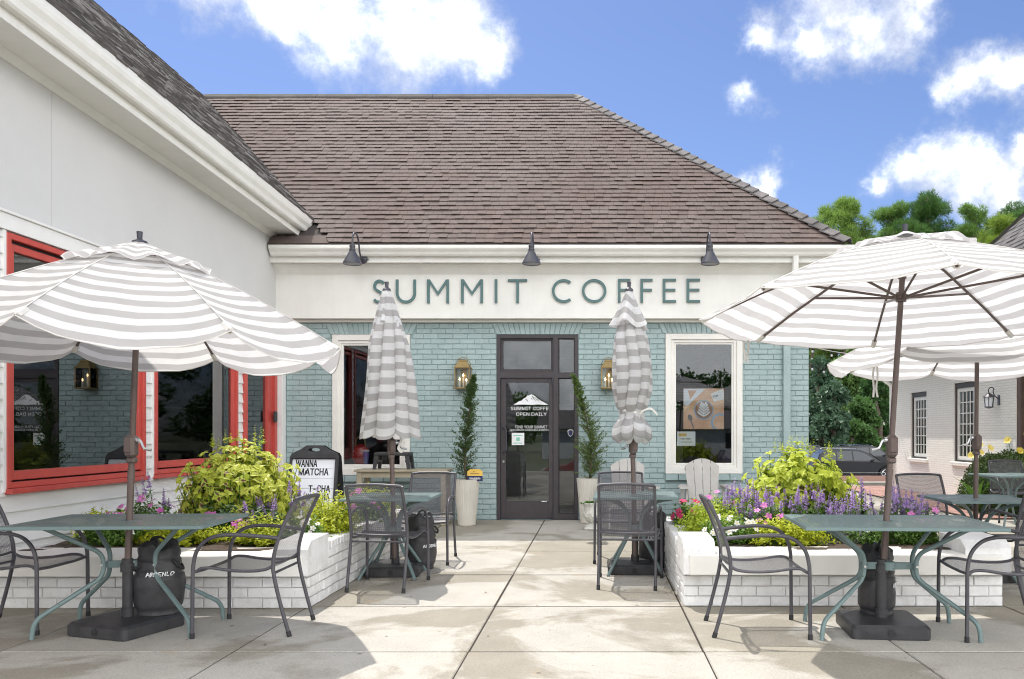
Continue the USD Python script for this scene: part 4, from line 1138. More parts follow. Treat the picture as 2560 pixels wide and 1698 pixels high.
# rooms of the wing
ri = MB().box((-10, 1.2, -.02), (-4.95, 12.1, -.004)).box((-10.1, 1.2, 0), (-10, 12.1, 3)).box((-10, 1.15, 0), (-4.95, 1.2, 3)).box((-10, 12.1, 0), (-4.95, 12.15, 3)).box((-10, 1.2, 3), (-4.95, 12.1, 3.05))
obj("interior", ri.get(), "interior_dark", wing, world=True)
rc = np.random.default_rng(2)
for a, c in ((10.22, 10.60), (8.80, 8.95)):
    yy = np.linspace(a, c, 40)
    P = np.stack([np.stack([np.full(40, -4.98) + .035 * np.sin((yy - a) * 60), yy, np.full(40, zz)], -1) for zz in (.4, 2.95)], 0)
    P2 = P + [-.02, 0, 0]
    mm = MB().add(*grid_mesh(P)).add(*grid_mesh(P2, True))
    cu = obj("curtain", mm.get(), "curtain", wing, world=True, smooth=True)
pl = thing("pendant_lamp", "glowing globe pendant lamp hanging inside the second red window", "pendant lamp", (-5.44, 11.5, 1.646))
obj("globe", sphere((-5.44, 11.5, 1.646), .13, 2), "bulb_glow", pl, world=True, smooth=True)
ri = MB()
for q in np.linspace(0, PI, 5)[:-1]:
    ri.tube([(-5.44 + .15 * math.cos(u) * math.cos(q), 11.5 + .15 * math.cos(u) * math.sin(q), 1.646 + .15 * math.sin(u)) for u in np.linspace(0, 2 * PI, 25)], .004, 5, False)
obj("wire_cage", ri.get(), "pendant_gold", pl, world=True)
obj("cord", MB().tube([(-5.44, 11.5, 1.796), (-5.44, 11.5, 3.0)], .006, 6).get(), "lamp_black", pl, world=True)

# ---------------------------------------------------------------- brick planters
rp = np.random.default_rng(13)


def planter(name, label, x0, x1, y0, y1, lean):
    """Painted brick box with a timber seat along its front; lean: +1 when its open flank is on the right."""
    g = thing(name, label, "planter", ((x0 + x1) / 2, y0, 0), group="white brick planters with flower beds")
    HT = .44
    core = MB()
    core.box((x0 + .012, y0 + .012, 0), (x1 - .012, y0 + .2, .36)); core.box((x0 + .012, y1 - .2, 0), (x1 - .012, y1 - .012, .36))
    core.box((x0 + .012, y0 + .2, 0), (x0 + .2, y1 - .2, .36)); core.box((x1 - .2, y0 + .2, 0), (x1 - .012, y1 - .2, .36))
    w = obj("wall", core.get(), "planter_joint", g, world=True)
    C = .0765
    def face(n0, n1, tf, rows, z00=0.0):
        for r_ in range(rows):
            x = n0 - .216 + .108 * (r_ % 2)
            while x < n1 - .01:
                lo, hi = max(x, n0), min(x + .216, n1)
                if hi - lo > .035:
                    v, f = brick(lo + .003, hi - .003, z00 + r_ * C + .003, z00 + (r_ + 1) * C - .003, .013 + rp.uniform(-.002, .004), rp, .006)
                    obj("brick", (tf(v), f), "planter_white", w, world=True)
                x += .216
    face(x0, x1, lambda v: v + [0, y0 + .012, 0], 3)
    if lean > 0:
        face(y0, y1, lambda v: np.stack([x1 - .012 - v[:, 1], v[:, 0], v[:, 2]], 1), 5)
    else:
        face(-y1, -y0, lambda v: np.stack([x0 + .012 + v[:, 1], -v[:, 0], v[:, 2]], 1), 5)
        face(y0, y1, lambda v: np.stack([x1 - .012 - v[:, 1], v[:, 0], v[:, 2]], 1), 5)
    # rowlock cap on the flank walls
    flanks = [x1 - .11] if lean > 0 else [x0 + .11, x1 - .11]
    for xc in flanks:
        y = y0 + .43
        while y < y1 - .02:
            mm = MB().box((xc - .115 + rp.uniform(-.003, .003), y + .003, .375), (xc + .115 + rp.uniform(-.003, .003), min(y + .073, y1), .44 + rp.uniform(-.003, .003)), .007)
            obj("cap_brick", mm.get(), "planter_white", w, world=True)
            y += .076
    xa = x0 if lean > 0 else x0 + .22
    # front seat: boards on edge and flat
    obj("seat_fascia", MB().box((x0 + (.0 if lean > 0 else .035), y0 - .085, .246), (x1 - .035, y0 - .045, .396), .006).get(), "white_paint", g, world=True)
    for i in range(3):
        a = y0 - .044 + i * .145
        obj("seat_board", MB().box((x0 + (.0 if lean > 0 else .06), a + .0015, .362 - .002 * (i % 2)), (x1 - .06, a + .1435, .396 - .0015 * i), .005).get(), "white_paint", g, world=True)
    for xc, hw in ([(x1 - .11, .118)] if lean > 0 else [(x0 + .11, .118), (x1 - .13, .17)]):
        pf = [(y0 - .05, .245), (y0 + .42, .245), (y0 + .42, .505), (y0 + .03, .495), (y0 - .05, .44)]
        mm = MB()
        t = trimesh.creation.extrude_polygon(Polygon(pf), 2 * hw, engine="earcut")
        vv = np.array(t.vertices)
        mm.add(np.stack([vv[:, 2] + xc - hw, vv[:, 0], vv[:, 1]], 1), np.array(t.faces))
        obj("end_block", mm.get(), "planter_white", g, world=True)
        for q in (.13, .27):
            obj("end_block_joint", MB().box((xc - hw - .001, y0 + q, .25), (xc + hw + .001, y0 + q + .004, .36)).get(), "planter_joint", g, world=True)
    X, Y = np.meshgrid(np.linspace(x0 + .19, x1 - .19, 30), np.linspace(y0 + .19, y1 - .19, 30), indexing="ij")
    Zs = .365 + .05 * meshkit.fbm(np.stack([X * 3, Y * 3, X * 0], -1), 3)
    obj("soil", grid_mesh(np.stack([X, Y, Zs], -1)), "soil", g, world=True, smooth=True)
    return g


planter("brick_planter", "white brick planter in front of the white wing with a tall coleus", -4.62, -2.115, 6.07, 9.25, 1)
planter("brick_planter", "white brick planter in front of the right shop window with purple flowers", 0.655, 3.03, 6.14, 8.35, -1)
# ---------------------------------------------------------------- chairs
def strip(P, closed=False):
    return np.asarray(P, float)


def make_chair(label, loc, rotz):
    """Mesh armchair facing local +y, seat centre over the origin."""
    g = thing("patio_chair", label, "chair", loc, rotz, group="dark metal mesh patio chairs round the tables")
    R = .0125
    for s in (-1, 1):
        fl = [(s * .275, .265, 0), (s * .272, .262, .40)]
        lg = obj("leg", MB().tube(fl, R, 10).get(), "chair_metal", g, smooth=40)
        obj("foot_cap", MB().tube([(s * .275, .265, 0.001), (s * .2748, .265, .035)], .0155, 10).get(), "rubber", lg, smooth=40)
        arm = spline([(s * .272, .262, .40), (s * .271, .258, .47), (s * .27, .235, .555), (s * .268, .175, .620), (s * .265, .09, .648), (s * .262, -.02, .650), (s * .25, -.14, .640), (s * .232, -.262, .625)], 5)
        obj("armrest", MB().tube(arm, R, 10).get(), "chair_metal", g, smooth=40)
        rl = spline([(s * .235, -.33, 0), (s * .236, -.285, .16), (s * .236, -.245, .32), (s * .236, -.225, .43)], 5)
        lg = obj("leg", MB().tube(rl, R, 10).get(), "chair_metal", g, smooth=40)
        obj("foot_cap", MB().tube([(s * .235, -.33, 0.001), (s * .235, -.32, .035)], .0155, 10).get(), "rubber", lg, smooth=40)
    post = lambda s: spline([(s * .236, -.225, .43), (s * .235, -.232, .52), (s * .233, -.262, .63), (s * .231, -.31, .75), (s * .229, -.365, .862)], 5)
    m = MB().tube(post(-1), R, 10).tube(post(1), R, 10)
    top = np.array([(-.229, -.365, .862), (-.15, -.374, .870), (0, -.380, .874), (.15, -.374, .870), (.229, -.365, .862)])
    m.tube(spline(top, 4), R, 10).tube(spline([(-.234, -.226, .465), (-.1, -.232, .455), (.1, -.232, .455), (.234, -.226, .465)], 4), .009, 8)
    obj("back_frame", m.get(), "chair_metal", g, smooth=40)
    # back sheet
    nu, nv = 9, 12
    P, UV = np.zeros((nv, nu, 3)), np.zeros((nv, nu, 2))
    pc = post(1)
    for i in range(nv):
        u = i / (nv - 1)
        z = .462 + u * (.865 - .462)
        y = np.interp(z, pc[:, 2], pc[:, 1])
        for j in range(nu):
            a = 2 * j / (nu - 1) - 1
            P[i, j] = (.230 * a, y - .012 * (1 - a * a), z + .008 * (1 - a * a) * u)
            UV[i, j] = (.23 * a, z)
    v, f = grid_mesh(P)
    obj("backrest", (v, f), "chair_mesh", g, smooth=True, uv=UV.reshape(-1, 2))
    # seat: dips in the middle, rolls over at the front
    prof = spline([(-.228, .452), (-.18, .428), (-.08, .418), (.04, .424), (.15, .440), (.215, .438), (.248, .418)], 4)
    P = np.zeros((len(prof), nu, 3)); UV = np.zeros((len(prof), nu, 2))
    L = np.concatenate([[0], np.cumsum(np.linalg.norm(np.diff(prof, axis=0), axis=1))])
    for i, (y, z) in enumerate(prof):
        for j in range(nu):
            a = 2 * j / (nu - 1) - 1
            w = .236 + .022 * i / len(prof)
            P[i, j] = (w * a, y, z - .008 * (1 - a * a)); UV[i, j] = (w * a, L[i])
    obj("seat", grid_mesh(P), "chair_mesh", g, smooth=True, uv=UV.reshape(-1, 2))
    m = MB()
    for s in (-1, 1):
        m.tube([(s * (.238 + .022 * i / len(prof)), y, z) for i, (y, z) in enumerate(prof)], .010, 8)
        m.tube([(s * .26, .245, .42), (s * .272, .258, .42)], .009, 8)
    m.tube([(-.26, .248, .418), (-.13, .252, .412), (.13, .252, .412), (.26, .248, .418)], .010, 8).tube([(-.236, -.225, .40), (.236, -.225, .40)], .009, 8)
    obj("seat_frame", m.get(), "chair_metal", g, smooth=40)
    return g


def face(px, py):
    """Heading of a chair that faces the direction (px, py)."""
    return math.atan2(py, px) - PI / 2


CH_ = [
    (-2.28, 5.46, face(-1, -.02), "mesh chair right of the left table, its back towards the middle of the terrace"),
    (-3.84, 5.53, face(1, .02), "mesh chair left of the left table, cut by the edge of the picture"),
    (-1.765, 6.99, face(.07, 1), "mesh chair, back to the camera, at the square table under the first closed umbrella"),
    (-1.71, 8.28, face(-.03, -1), "mesh chair on the far side of the square table under the first closed umbrella"),
    (.285, 7.10, face(.10, 1), "mesh chair, back to the camera, at the square table under the tied umbrella"),
    (.26, 8.38, face(.0, -1), "mesh chair on the far side of the square table under the tied closed umbrella"),
    (1.08, 5.43, face(1, -.02), "mesh chair left of the right-hand front table, in front of the planter's white block"),
    (2.58, 5.34, face(-1, .09), "mesh chair right of the right-hand front table, at the picture's lower right edge"),
    (3.28, 7.98, face(.05, -1), "mesh chair behind the right planter on the far side of the third square table"),
    (3.56, 6.80, face(-.08, 1), "mesh chair, back to the camera, beyond the right planter, cut by the edge"),
    (6.05, 11.95, face(-.15, -1), "mesh chair in front of the round clipped hedge, farthest of all the chairs"),
]
c0 = None
for x, y, a, lab in CH_:
    if c0 is None:
        c0 = make_chair(lab, (x, y, 0), a)
    else:
        copy_of(c0, (x, y, 0), a, lab)


# ---------------------------------------------------------------- tables
def table_top(g, w, d, h=.72):
    m = MB()
    t, e = .022, .030
    m.box((-w / 2, -d / 2, h - t), (w / 2, -d / 2 + .012, h + .001), .003).box((-w / 2, d / 2 - .012, h - t), (w / 2, d / 2, h + .001), .003)
    m.box((-w / 2, -d / 2 + .012, h - t), (-w / 2 + .012, d / 2 - .012, h + .001), .003).box((w / 2 - .012, -d / 2 + .012, h - t), (w / 2, d / 2 - .012, h + .001), .003)
    obj("table_edge", m.get(), "table_paint", g)
    # solid rim sheet and perforated field with the umbrella hole
    m = MB()
    r = .045
    m.box((-w / 2 + .012, -d / 2 + .012, h - .003), (w / 2 - .012, -d / 2 + r, h)).box((-w / 2 + .012, d / 2 - r, h - .003), (w / 2 - .012, d / 2 - .012, h))
    m.box((-w / 2 + .012, -d / 2 + r, h - .003), (-w / 2 + r, d / 2 - r, h)).box((w / 2 - r, -d / 2 + r, h - .003), (w / 2 - .012, d / 2 - r, h))
    ring = Point(0, 0).buffer(.065, 16).difference(Point(0, 0).buffer(.032, 16))
    m.prism(ring, h - .0035, h + .0005, "z")
    obj("table_rim", m.get(), "table_paint", g)
    sh_ = sbox(-w / 2 + r, -d / 2 + r, w / 2 - r, d / 2 - r).difference(Point(0, 0).buffer(.06, 16))
    t = trimesh.creation.triangulate_polygon(sh_, engine="earcut")
    v = np.column_stack([t[0], np.full(len(t[0]), h - .001)])
    obj("table_top", (v, t[1]), "table_mesh", g, uv=t[0])


def make_long_table(label, loc, rotz):
    g = thing("patio_table", label, "table", loc, rotz, group="oblong green metal tables at the front")
    w, d = 1.22, .78
    table_top(g, w, d)
    for sx in (-1, 1):
        for sy in (-1, 1):
            p = fillet([(sx * .43, sy * .27, .705), (sx * .40, sy * .255, .69), (sx * .165, sy * .045, .505), (sx * .165, sy * .035, .355), (sx * .475, sy * .255, .115), (sx * .485, sy * .262, .0)], .06, 6)
            obj("leg", MB().tube(p, .0145, 10).get(), "table_paint", g, smooth=40)
    m = MB().box((-.165, -.006, .405), (.165, .006, .452), .002).box((-.17, -.05, .41), (-.158, .05, .447), .002).box((.158, -.05, .41), (.17, .05, .447), .002)
    m.prism(Point(0, 0).buffer(.042, 20).difference(Point(0, 0).buffer(.034, 20)), .403, .455, "z")
    obj("stretcher", m.get(), "table_paint", g)
    m = MB()
    for sx in (-1, 1):
        m.tube([(sx * .165, -.052, .43), (sx * .165, -.062, .43)], .008, 8)
    obj("bolt", m.get(), "chrome", g)
    return g


def make_square_table(label, loc, rotz):
    g = thing("square_table", label, "table", loc, rotz, group="square green metal tables")
    table_top(g, .76, .76)
    for sx in (-1, 1):
        for sy in (-1, 1):
            p = spline([(sx * .31, sy * .31, .70), (sx * .21, sy * .21, .672), (sx * .12, sy * .12, .615), (sx * .065, sy * .065, .53), (sx * .05, sy * .05, .43), (sx * .07, sy * .07, .34), (sx * .155, sy * .155, .18), (sx * .25, sy * .25, 0)], 5)
            obj("leg", MB().tube(p, .0145, 10).get(), "table_paint", g, smooth=40)
    m = MB().prism(Point(0, 0).buffer(.058, 20).difference(Point(0, 0).buffer(.036, 20)), .40, .44, "z")
    obj("stretcher", m.get(), "table_paint", g)
    return g


t1 = make_long_table("oblong green mesh table under the open umbrella on the left", (-3.06, 5.44, 0), math.radians(3))
copy_of(t1, (1.905, 5.37, 0), math.radians(-3), "oblong green mesh table under the open umbrella on the right")
t2 = make_square_table("square green mesh table under the first closed umbrella, beside the left planter's flank", (-1.84, 7.47, 0), .02)
copy_of(t2, (.365, 7.66, 0), -.03, "square green mesh table under the tied closed umbrella, beside the right planter's flank")
copy_of(t2, (3.35, 7.25, 0), .0, "square green mesh table beyond the right planter under the lower open umbrella")
copy_of(t2, (5.65, 11.25, 0), .1, "square green mesh table by the clipped hedge, far right")


# ---------------------------------------------------------------- umbrellas
def crank(g, loc_z, side, lean, rot=0.0):
    c = lean(loc_z)
    m = MB().box((c[0] - .032, c[1] - .05, loc_z - .075), (c[0] + .032, c[1] + .034, loc_z + .07), .018)
    m.box((c[0] - .026, c[1] - .058, loc_z - .045), (c[0] + .026, c[1] - .045, loc_z + .055), .012).box((c[0] - .027, c[1] - .03, loc_z - .115), (c[0] + .027, c[1] + .027, loc_z - .074), .01)
    h = obj("crank_housing", m.rotz(rot, (c[0], c[1], 0)).get(), "bronze_pole", g)
    q = MB().tube(fillet([(c[0] + side * .03, c[1] - .01, loc_z + .035), (c[0] + side * .06, c[1] - .012, loc_z + .035), (c[0] + side * .085, c[1] - .02, loc_z - .02), (c[0] + side * .135, c[1] - .02, loc_z - .028)], .02), .009, 8)
    q.tube([(c[0] + side * .028, c[1] - .01, loc_z + .035), (c[0] + side * .05, c[1] - .01, loc_z + .035)], .02, 12)
    obj("crank_handle", q.rotz(rot, (c[0], c[1], 0)).get(), "chrome", h, smooth=40)


def umbrella_open(label, base, top, rim, R, phase, sag, group, seed, tilt=(0, 0), straps=(), side=1, r_vent=.44):
    """base (x, y) of the pole at the ground, top (x, y, z) of the canopy; rim: height of the rib ends; the rest in radians and metres."""
    rng = np.random.default_rng(seed)
    bx, by = base
    tx, ty, tz = top
    g = thing("open_umbrella", label, "umbrella", (bx, by, 0), group=group)
    lean = lambda z: np.array([(tx - bx) * (z - .1) / (tz - .1), (ty - by) * (z - .1) / (tz - .1), z])
    A = lean(tz)
    obj("pole", MB().tube([lean(.14), lean(1.02)], .021, 14).tube([lean(1.0), lean(tz - .02)], .0185, 14).tube([lean(.99), lean(1.06)], .0225, 14).get(), "bronze_pole", g, smooth=40)
    crank(g, 1.21, side, lean)
    obj("finial", MB().lathe([(.05, 0), (.045, .012), (.022, .022), (.016, .03), (.019, .07), (.019, .075)], 16, A + [0, 0, .0]).get(), "lamp_black", g, smooth=40)
    rise = tz - rim
    ends = []
    for k in range(8):
        a = phase + k * PI / 4
        ends.append(A + np.array([R * math.cos(a), R * math.sin(a), -rise + tilt[0] * math.cos(a) + tilt[1] * math.sin(a)]))
    def rib_pt(k, u):
        e = ends[k % 8]
        p = A + (e - A) * u
        p = p + np.array([0, 0, .035 * math.sin(PI * min(u, 1))])
        return p
    nu, nv = 14, 12
    verts, faces, uvs = [], [], []
    lo = r_vent * .62
    for k in range(8):
        P = np.zeros((nu, nv, 3)); UV = np.zeros((nu, nv, 2))
        for i in range(nu):
            u = lo / R + (1 - lo / R) * i / (nu - 1)
            a_, b_ = rib_pt(k, u), rib_pt(k + 1, u)
            for j in range(nv):
                w = j / (nv - 1)
                s = 4 * w * (1 - w)
                p = a_ * (1 - w) + b_ * w
                out = unit((p - A) * [1, 1, 0])
                ss = s ** .8
                p = p + np.array([0, 0, -1]) * sag * ss * u ** 2.2 + out * .02 * ss * u * u
                p = p + np.array([0, 0, 1]) * (meshkit.noise(np.array([p[0] * 5, p[1] * 5, seed + .5])) - .5) * .034 * s * u
                p = p + np.array([0, 0, .010]) * math.sin(w * PI * 7 + 3 * k) * s * (1 - w * (1 - w) * 3) * u ** 1.5
                P[i, j] = p
                UV[i, j] = (w + k, u * math.hypot(R, rise) * (1 + .035 * s))
        v, f = grid_mesh(P)
        faces.append(f + len(np.concatenate(verts)) if verts else f); verts.append(v); uvs.append(UV.reshape(-1, 2))
    obj("canopy", (np.vstack(verts), np.vstack(faces)), "canvas_stripe", g, smooth=True, uv=np.vstack(uvs))
    # hem and seams: thin piping along rim and ribs
    hem = MB()
    for k in range(8):
        q = verts[k].reshape(nu, nv, 3)
        hem.tube(q[-1], .0035, 5, False)
        hem.tube(q[:, 0] + [0, 0, .003], .003, 5, False)
    obj("hem", hem.get(), "strap_cloth", g)
    # vent flap over the top, edge lifted in waves
    verts, faces, uvs = [], [], []
    for k in range(8):
        P = np.zeros((6, nv, 3)); UV = np.zeros((6, nv, 2))
        for i in range(6):
            u = (.03 + (r_vent - .03) * i / 5) / R
            for j in range(nv):
                w = j / (nv - 1)
                s = 4 * w * (1 - w)
                p = rib_pt(k, u) * (1 - w) + rib_pt(k + 1, u) * w
                wave = math.sin(w * PI * 2.6 + 1.7 * k + seed) * .5 + .5
                p = p + np.array([0, 0, .020 + (.055 * wave * s + .006) * (i / 5) ** 1.6 - .016 * s * (i / 5)]) + unit((p - A) * [1, 1, 0]) * .02 * wave * (i / 5) ** 2
                P[i, j] = p; UV[i, j] = (w + k, u * math.hypot(R, rise))
        v, f = grid_mesh(P)
        faces.append(f + len(np.concatenate(verts)) if verts else f); verts.append(v); uvs.append(UV.reshape(-1, 2))
    obj("vent_flap", (np.vstack(verts), np.vstack(faces)), "canvas_stripe", g, smooth=True, uv=np.vstack(uvs))
    hubz = tz - .50 * (rise + .28)
    hb = lean(hubz)
    obj("hub", MB().tube([hb - [0, 0, .03], hb + [0, 0, .03]], .034, 12).tube([lean(tz - .28), lean(tz - .1)], .026, 12).tube([hb - [0, 0, .012], hb + [0, 0, .012]], .052, 12).get(), "bronze_pole", g)
    for k in range(8):
        dn = np.array([0, 0, -.02])
        p = [rib_pt(k, .04) + dn, rib_pt(k, .35) + dn, rib_pt(k, .7) + dn, rib_pt(k, .985) + dn * .7]
        r_ = obj("rib", MB().tube(p, .0095, 6).get(), "bronze_pole", g)
        e = rib_pt(k, .985)
        obj("rib_pocket", MB().tube([rib_pt(k, .93) + dn * .7, e + dn * .6], .020, 6).get(), "strap_cloth", r_)
        q = rib_pt(k, .56) + dn * 1.3
        d = unit((q - hb) * [1, 1, 0])
        obj("strut", MB().tube([hb + d * .045, q], .0085, 6).get(), "bronze_pole", g)
    for k, u, L in straps:
        q = (rib_pt(k, 1) * (1 - u) + rib_pt(k + 1, u * 0 + 1) * u) + [0, 0, -sag * 4 * u * (1 - u)]
        a = q + np.array([.0, 0, .0])
        m = MB()
        for s_ in (-.012, .012):
            pts = [a + [s_, 0, 0], a + [s_ * 1.6, .01, -.3 * L], a + [s_ * .8, .015, -.7 * L], a + [s_ * 1.5, 0.005, -L]]
            pts = spline(pts, 4)
            v = np.concatenate([pts + [-.009, 0, 0], pts + [.009, .004, 0]]); n_ = len(pts)
            m.add(v, [[i, i + 1, n_ + i + 1, n_ + i] for i in range(n_ - 1)])
        obj("tie_strap", m.get(), "strap_cloth", g)
    return g


OPEN = "open striped umbrellas"
umbrella_open("open grey and white striped umbrella over the left table, sagging towards the camera", (-3.08, 5.40), (-2.985, 5.39, 2.535), 1.885, 1.29, math.radians(-86), .13, OPEN, 1, tilt=(-.035, -.0), side=1)
umbrella_open("open grey and white striped umbrella over the right front table, tipped to show its underside", (1.862, 5.40), (2.01, 5.36, 2.575), 2.06, 1.33, math.radians(-100), .035, OPEN, 2, tilt=(-.01, -.065), straps=((5, .18, .17), ), side=-1)
umbrella_open("open grey and white striped umbrella over the table beyond the right planter, lowest one", (3.35, 7.28), (3.37, 7.28, 2.50), 1.90, 1.30, math.radians(-140), .08, OPEN, 3, straps=((7, .7, .25),), tilt=(0, .0), side=-1)


def umbrella_closed(label, base, top, prof, tie, seed, lobes=8, side=1):
    """Folded umbrella: prof gives (height, radius) of the cloth from its top to its hem."""
    rng = np.random.default_rng(seed)
    bx, by = base
    tx, ty, tz = top
    g = thing("closed_umbrella", label, "umbrella", (bx, by, 0), group="closed striped umbrellas")
    lean = lambda z: np.array([(tx - bx) * (z - .1) / (tz - .1), (ty - by) * (z - .1) / (tz - .1), z])
    A = lean(tz)
    obj("pole", MB().tube([lean(.14), lean(1.02)], .021, 14).tube([lean(1.0), lean(tz - .02)], .0185, 14).tube([lean(.99), lean(1.06)], .0225, 14).get(), "bronze_pole", g, smooth=40)
    crank(g, 1.17, side, lean, rot=.5)
    obj("finial", MB().lathe([(.04, 0), (.036, .015), (.02, .026), (.016, .034), (.019, .075), (.019, .08)], 16, A).get(), "lamp_black", g, smooth=40)
    z = np.array([p[0] for p in prof]); r = np.array([p[1] for p in prof])
    n, m_ = 144, 64
    zz = np.linspace(z[0], z[-1], m_)
    ang = np.arange(n + 1) * 2 * PI / n
    amp = rng.uniform(.7, 1.3, lobes); ph = np.cumsum(rng.uniform(.8, 1.2, lobes)); ph = ph / ph[-1] * 2 * PI
    edges = np.concatenate([[ph[-1] - 2 * PI], ph])
    def lobe(t):
        t = t % (2 * PI)
        k = np.searchsorted(ph, t) % lobes
        a, b = edges[k], edges[k + 1]
        u = (t - a) / (b - a)
        return k, u
    P = np.zeros((m_, n + 1, 3)); UV = np.zeros((m_, n + 1, 2))
    for i, h in enumerate(zz):
        rad = np.interp(-h, -z, r)
        c = lean(h)
        deep = np.clip((zz[0] - h) / .5, 0, 1)
        pinch = math.exp(-((h - tie) / .07) ** 2) if tie else 0
        twist = .35 * (zz[0] - h) + (.25 * math.sin(6 * h) if tie else 0)
        for j, a in enumerate(ang):
            k, u = lobe(a + twist)
            k = int(k)
            fold = abs(2 * u - 1) ** 2.6                         # 1 at the valleys
            prof_ = 1 - (.42 * deep * (1 - .5 * pinch)) * fold * amp[k] ** .5
            rr_ = rad * prof_ * (1 + .05 * math.sin(3 * a + 4 * h) * deep) * (1 + .13 * (amp[k] - 1))
            skew = .45 * deep * (u - .5) * rad / max(rad, .01)
            aa = a + skew * .35
            drop = -.035 * (1 - fold) * (i / (m_ - 1)) ** 4 * amp[k]
            hem = (i / (m_ - 1)) ** 6
            P[i, j] = c + np.array([rr_ * math.cos(aa), rr_ * math.sin(aa), drop + .05 * hem * fold])
            UV[i, j] = (a, (zz[0] - h) + .022 * math.sin(k * 2.1) * deep)
    obj("canopy", grid_mesh(P), "canvas_stripe", g, smooth=True, uv=UV.reshape(-1, 2))
    # pale folds of the hem, seen from below
    inner = MB()
    for k in range(lobes):
        mid = (edges[k] + edges[k + 1]) / 2 - .35 * (zz[0] - zz[-1])
        rad = r[-1]
        c = lean(zz[-1] + .02)
        for s in (.35, .62, .85):
            a0, a1 = mid - .17 * s, mid + .17 * s
            q = [c + [rad * s * math.cos(a0), rad * s * math.sin(a0), -.012 * s], c + [rad * s * .35 * math.cos(mid), rad * s * .35 * math.sin(mid), .05], c + [rad * s * math.cos(a1), rad * s * math.sin(a1), -.02 * s]]
            up_ = [x + np.array([0, 0, .22]) * .8 for x in q]
            inner.add(np.array(q + up_), [[0, 1, 4, 3], [1, 2, 5, 4]])
    obj("inner_folds", inner.get(), "strap_cloth", g)
    # vent flap: a small skirt that stands off the folded cloth
    n2, m2 = 97, 10
    P = np.zeros((m2, n2, 3)); UV = np.zeros((m2, n2, 2))
    vz0, vz1 = zz[0] + .012, zz[0] - .31
    rv = .115 if not tie else .165
    for i in range(m2):
        u = i / (m2 - 1)
        h = vz0 + (vz1 - vz0) * u
        c = lean(h)
        for j in range(n2):
            a = j * 2 * PI / (n2 - 1)
            rad = .035 + (rv - .035) * u ** 1.1
            w = 1 + .16 * u * math.sin(a * 5 + seed) + .07 * u * math.sin(a * 11 + 2 * seed)
            P[i, j] = c + np.array([rad * w * math.cos(a), rad * w * math.sin(a), -.03 * u * u * math.sin(a * 4 + 1 + seed)])
            UV[i, j] = (a, .30 * u + .03 * math.sin(2 * a))
    obj("vent_flap", grid_mesh(P), "canvas_stripe", g, smooth=True, uv=UV.reshape(-1, 2))
    if tie:
        c = lean(tie)
        rad = np.interp(-tie, -z, r)
        pts = np.array([c + [rad * .98 * math.cos(a), rad * .98 * math.sin(a), .012 * math.sin(2 * a)] for a in np.linspace(0, 2 * PI, 40)])
        m = MB()
        v = np.concatenate([pts + [0, 0, .012], pts - [0, 0, .012]])
        m.add(v, [[i, i + 1, 40 + i + 1, 40 + i] for i in range(39)])
        for e in ([(rad * .7, -rad * .7, 0), (rad + .05, -rad * .7, .03), (rad + .10, -rad * .6, -.005), (rad + .12, -rad * .6, -.03)], [(rad * .55, -rad * .85, 0), (rad * .58, -rad * 1.0, -.08), (rad * .48, -rad * 1.02, -.16)]):
            q = spline([c + np.array(x) for x in e], 5)
            v = np.concatenate([q + [0, 0, .010], q - [0.004, 0, .010]]); k = len(q)
            m.add(v, [[i, i + 1, k + i + 1, k + i] for i in range(k - 1)])
        obj("tie_strap", m.get(), "strap_cloth", g)
    else:
        c = lean(1.28)
        q = spline([c + [.1, -.05, 0], c + [.11, -.08, -.07], c + [.09, -.09, -.13], c + [.12, -.10, -.17]], 5)
        v = np.concatenate([q + [.012, 0, 0], q - [.012, 0, 0]]); k = len(q)
        obj("tie_strap", (v, np.array([[i, i + 1, k + i + 1, k + i] for i in range(k - 1)])), "strap_cloth", g)
    return g


umbrella_closed("closed striped umbrella hanging loose like a cone, left of the door", (-1.85, 7.58), (-1.925, 7.58, 2.60), [(2.585, .045), (2.3, .125), (2.1, .18), (1.8, .215), (1.5, .25), (1.27, .278)], 0, 4, 8)
umbrella_closed("closed striped umbrella tied with a strap near its hem, right of the door", (.366, 7.70), (.309, 7.70, 2.62), [(2.60, .04), (2.3, .12), (2.15, .165), (1.9, .195), (1.7, .19), (1.55, .15), (1.49, .115), (1.44, .125), (1.36, .19), (1.27, .195), (1.22, .13)], 1.487, 5, 8, side=-1)


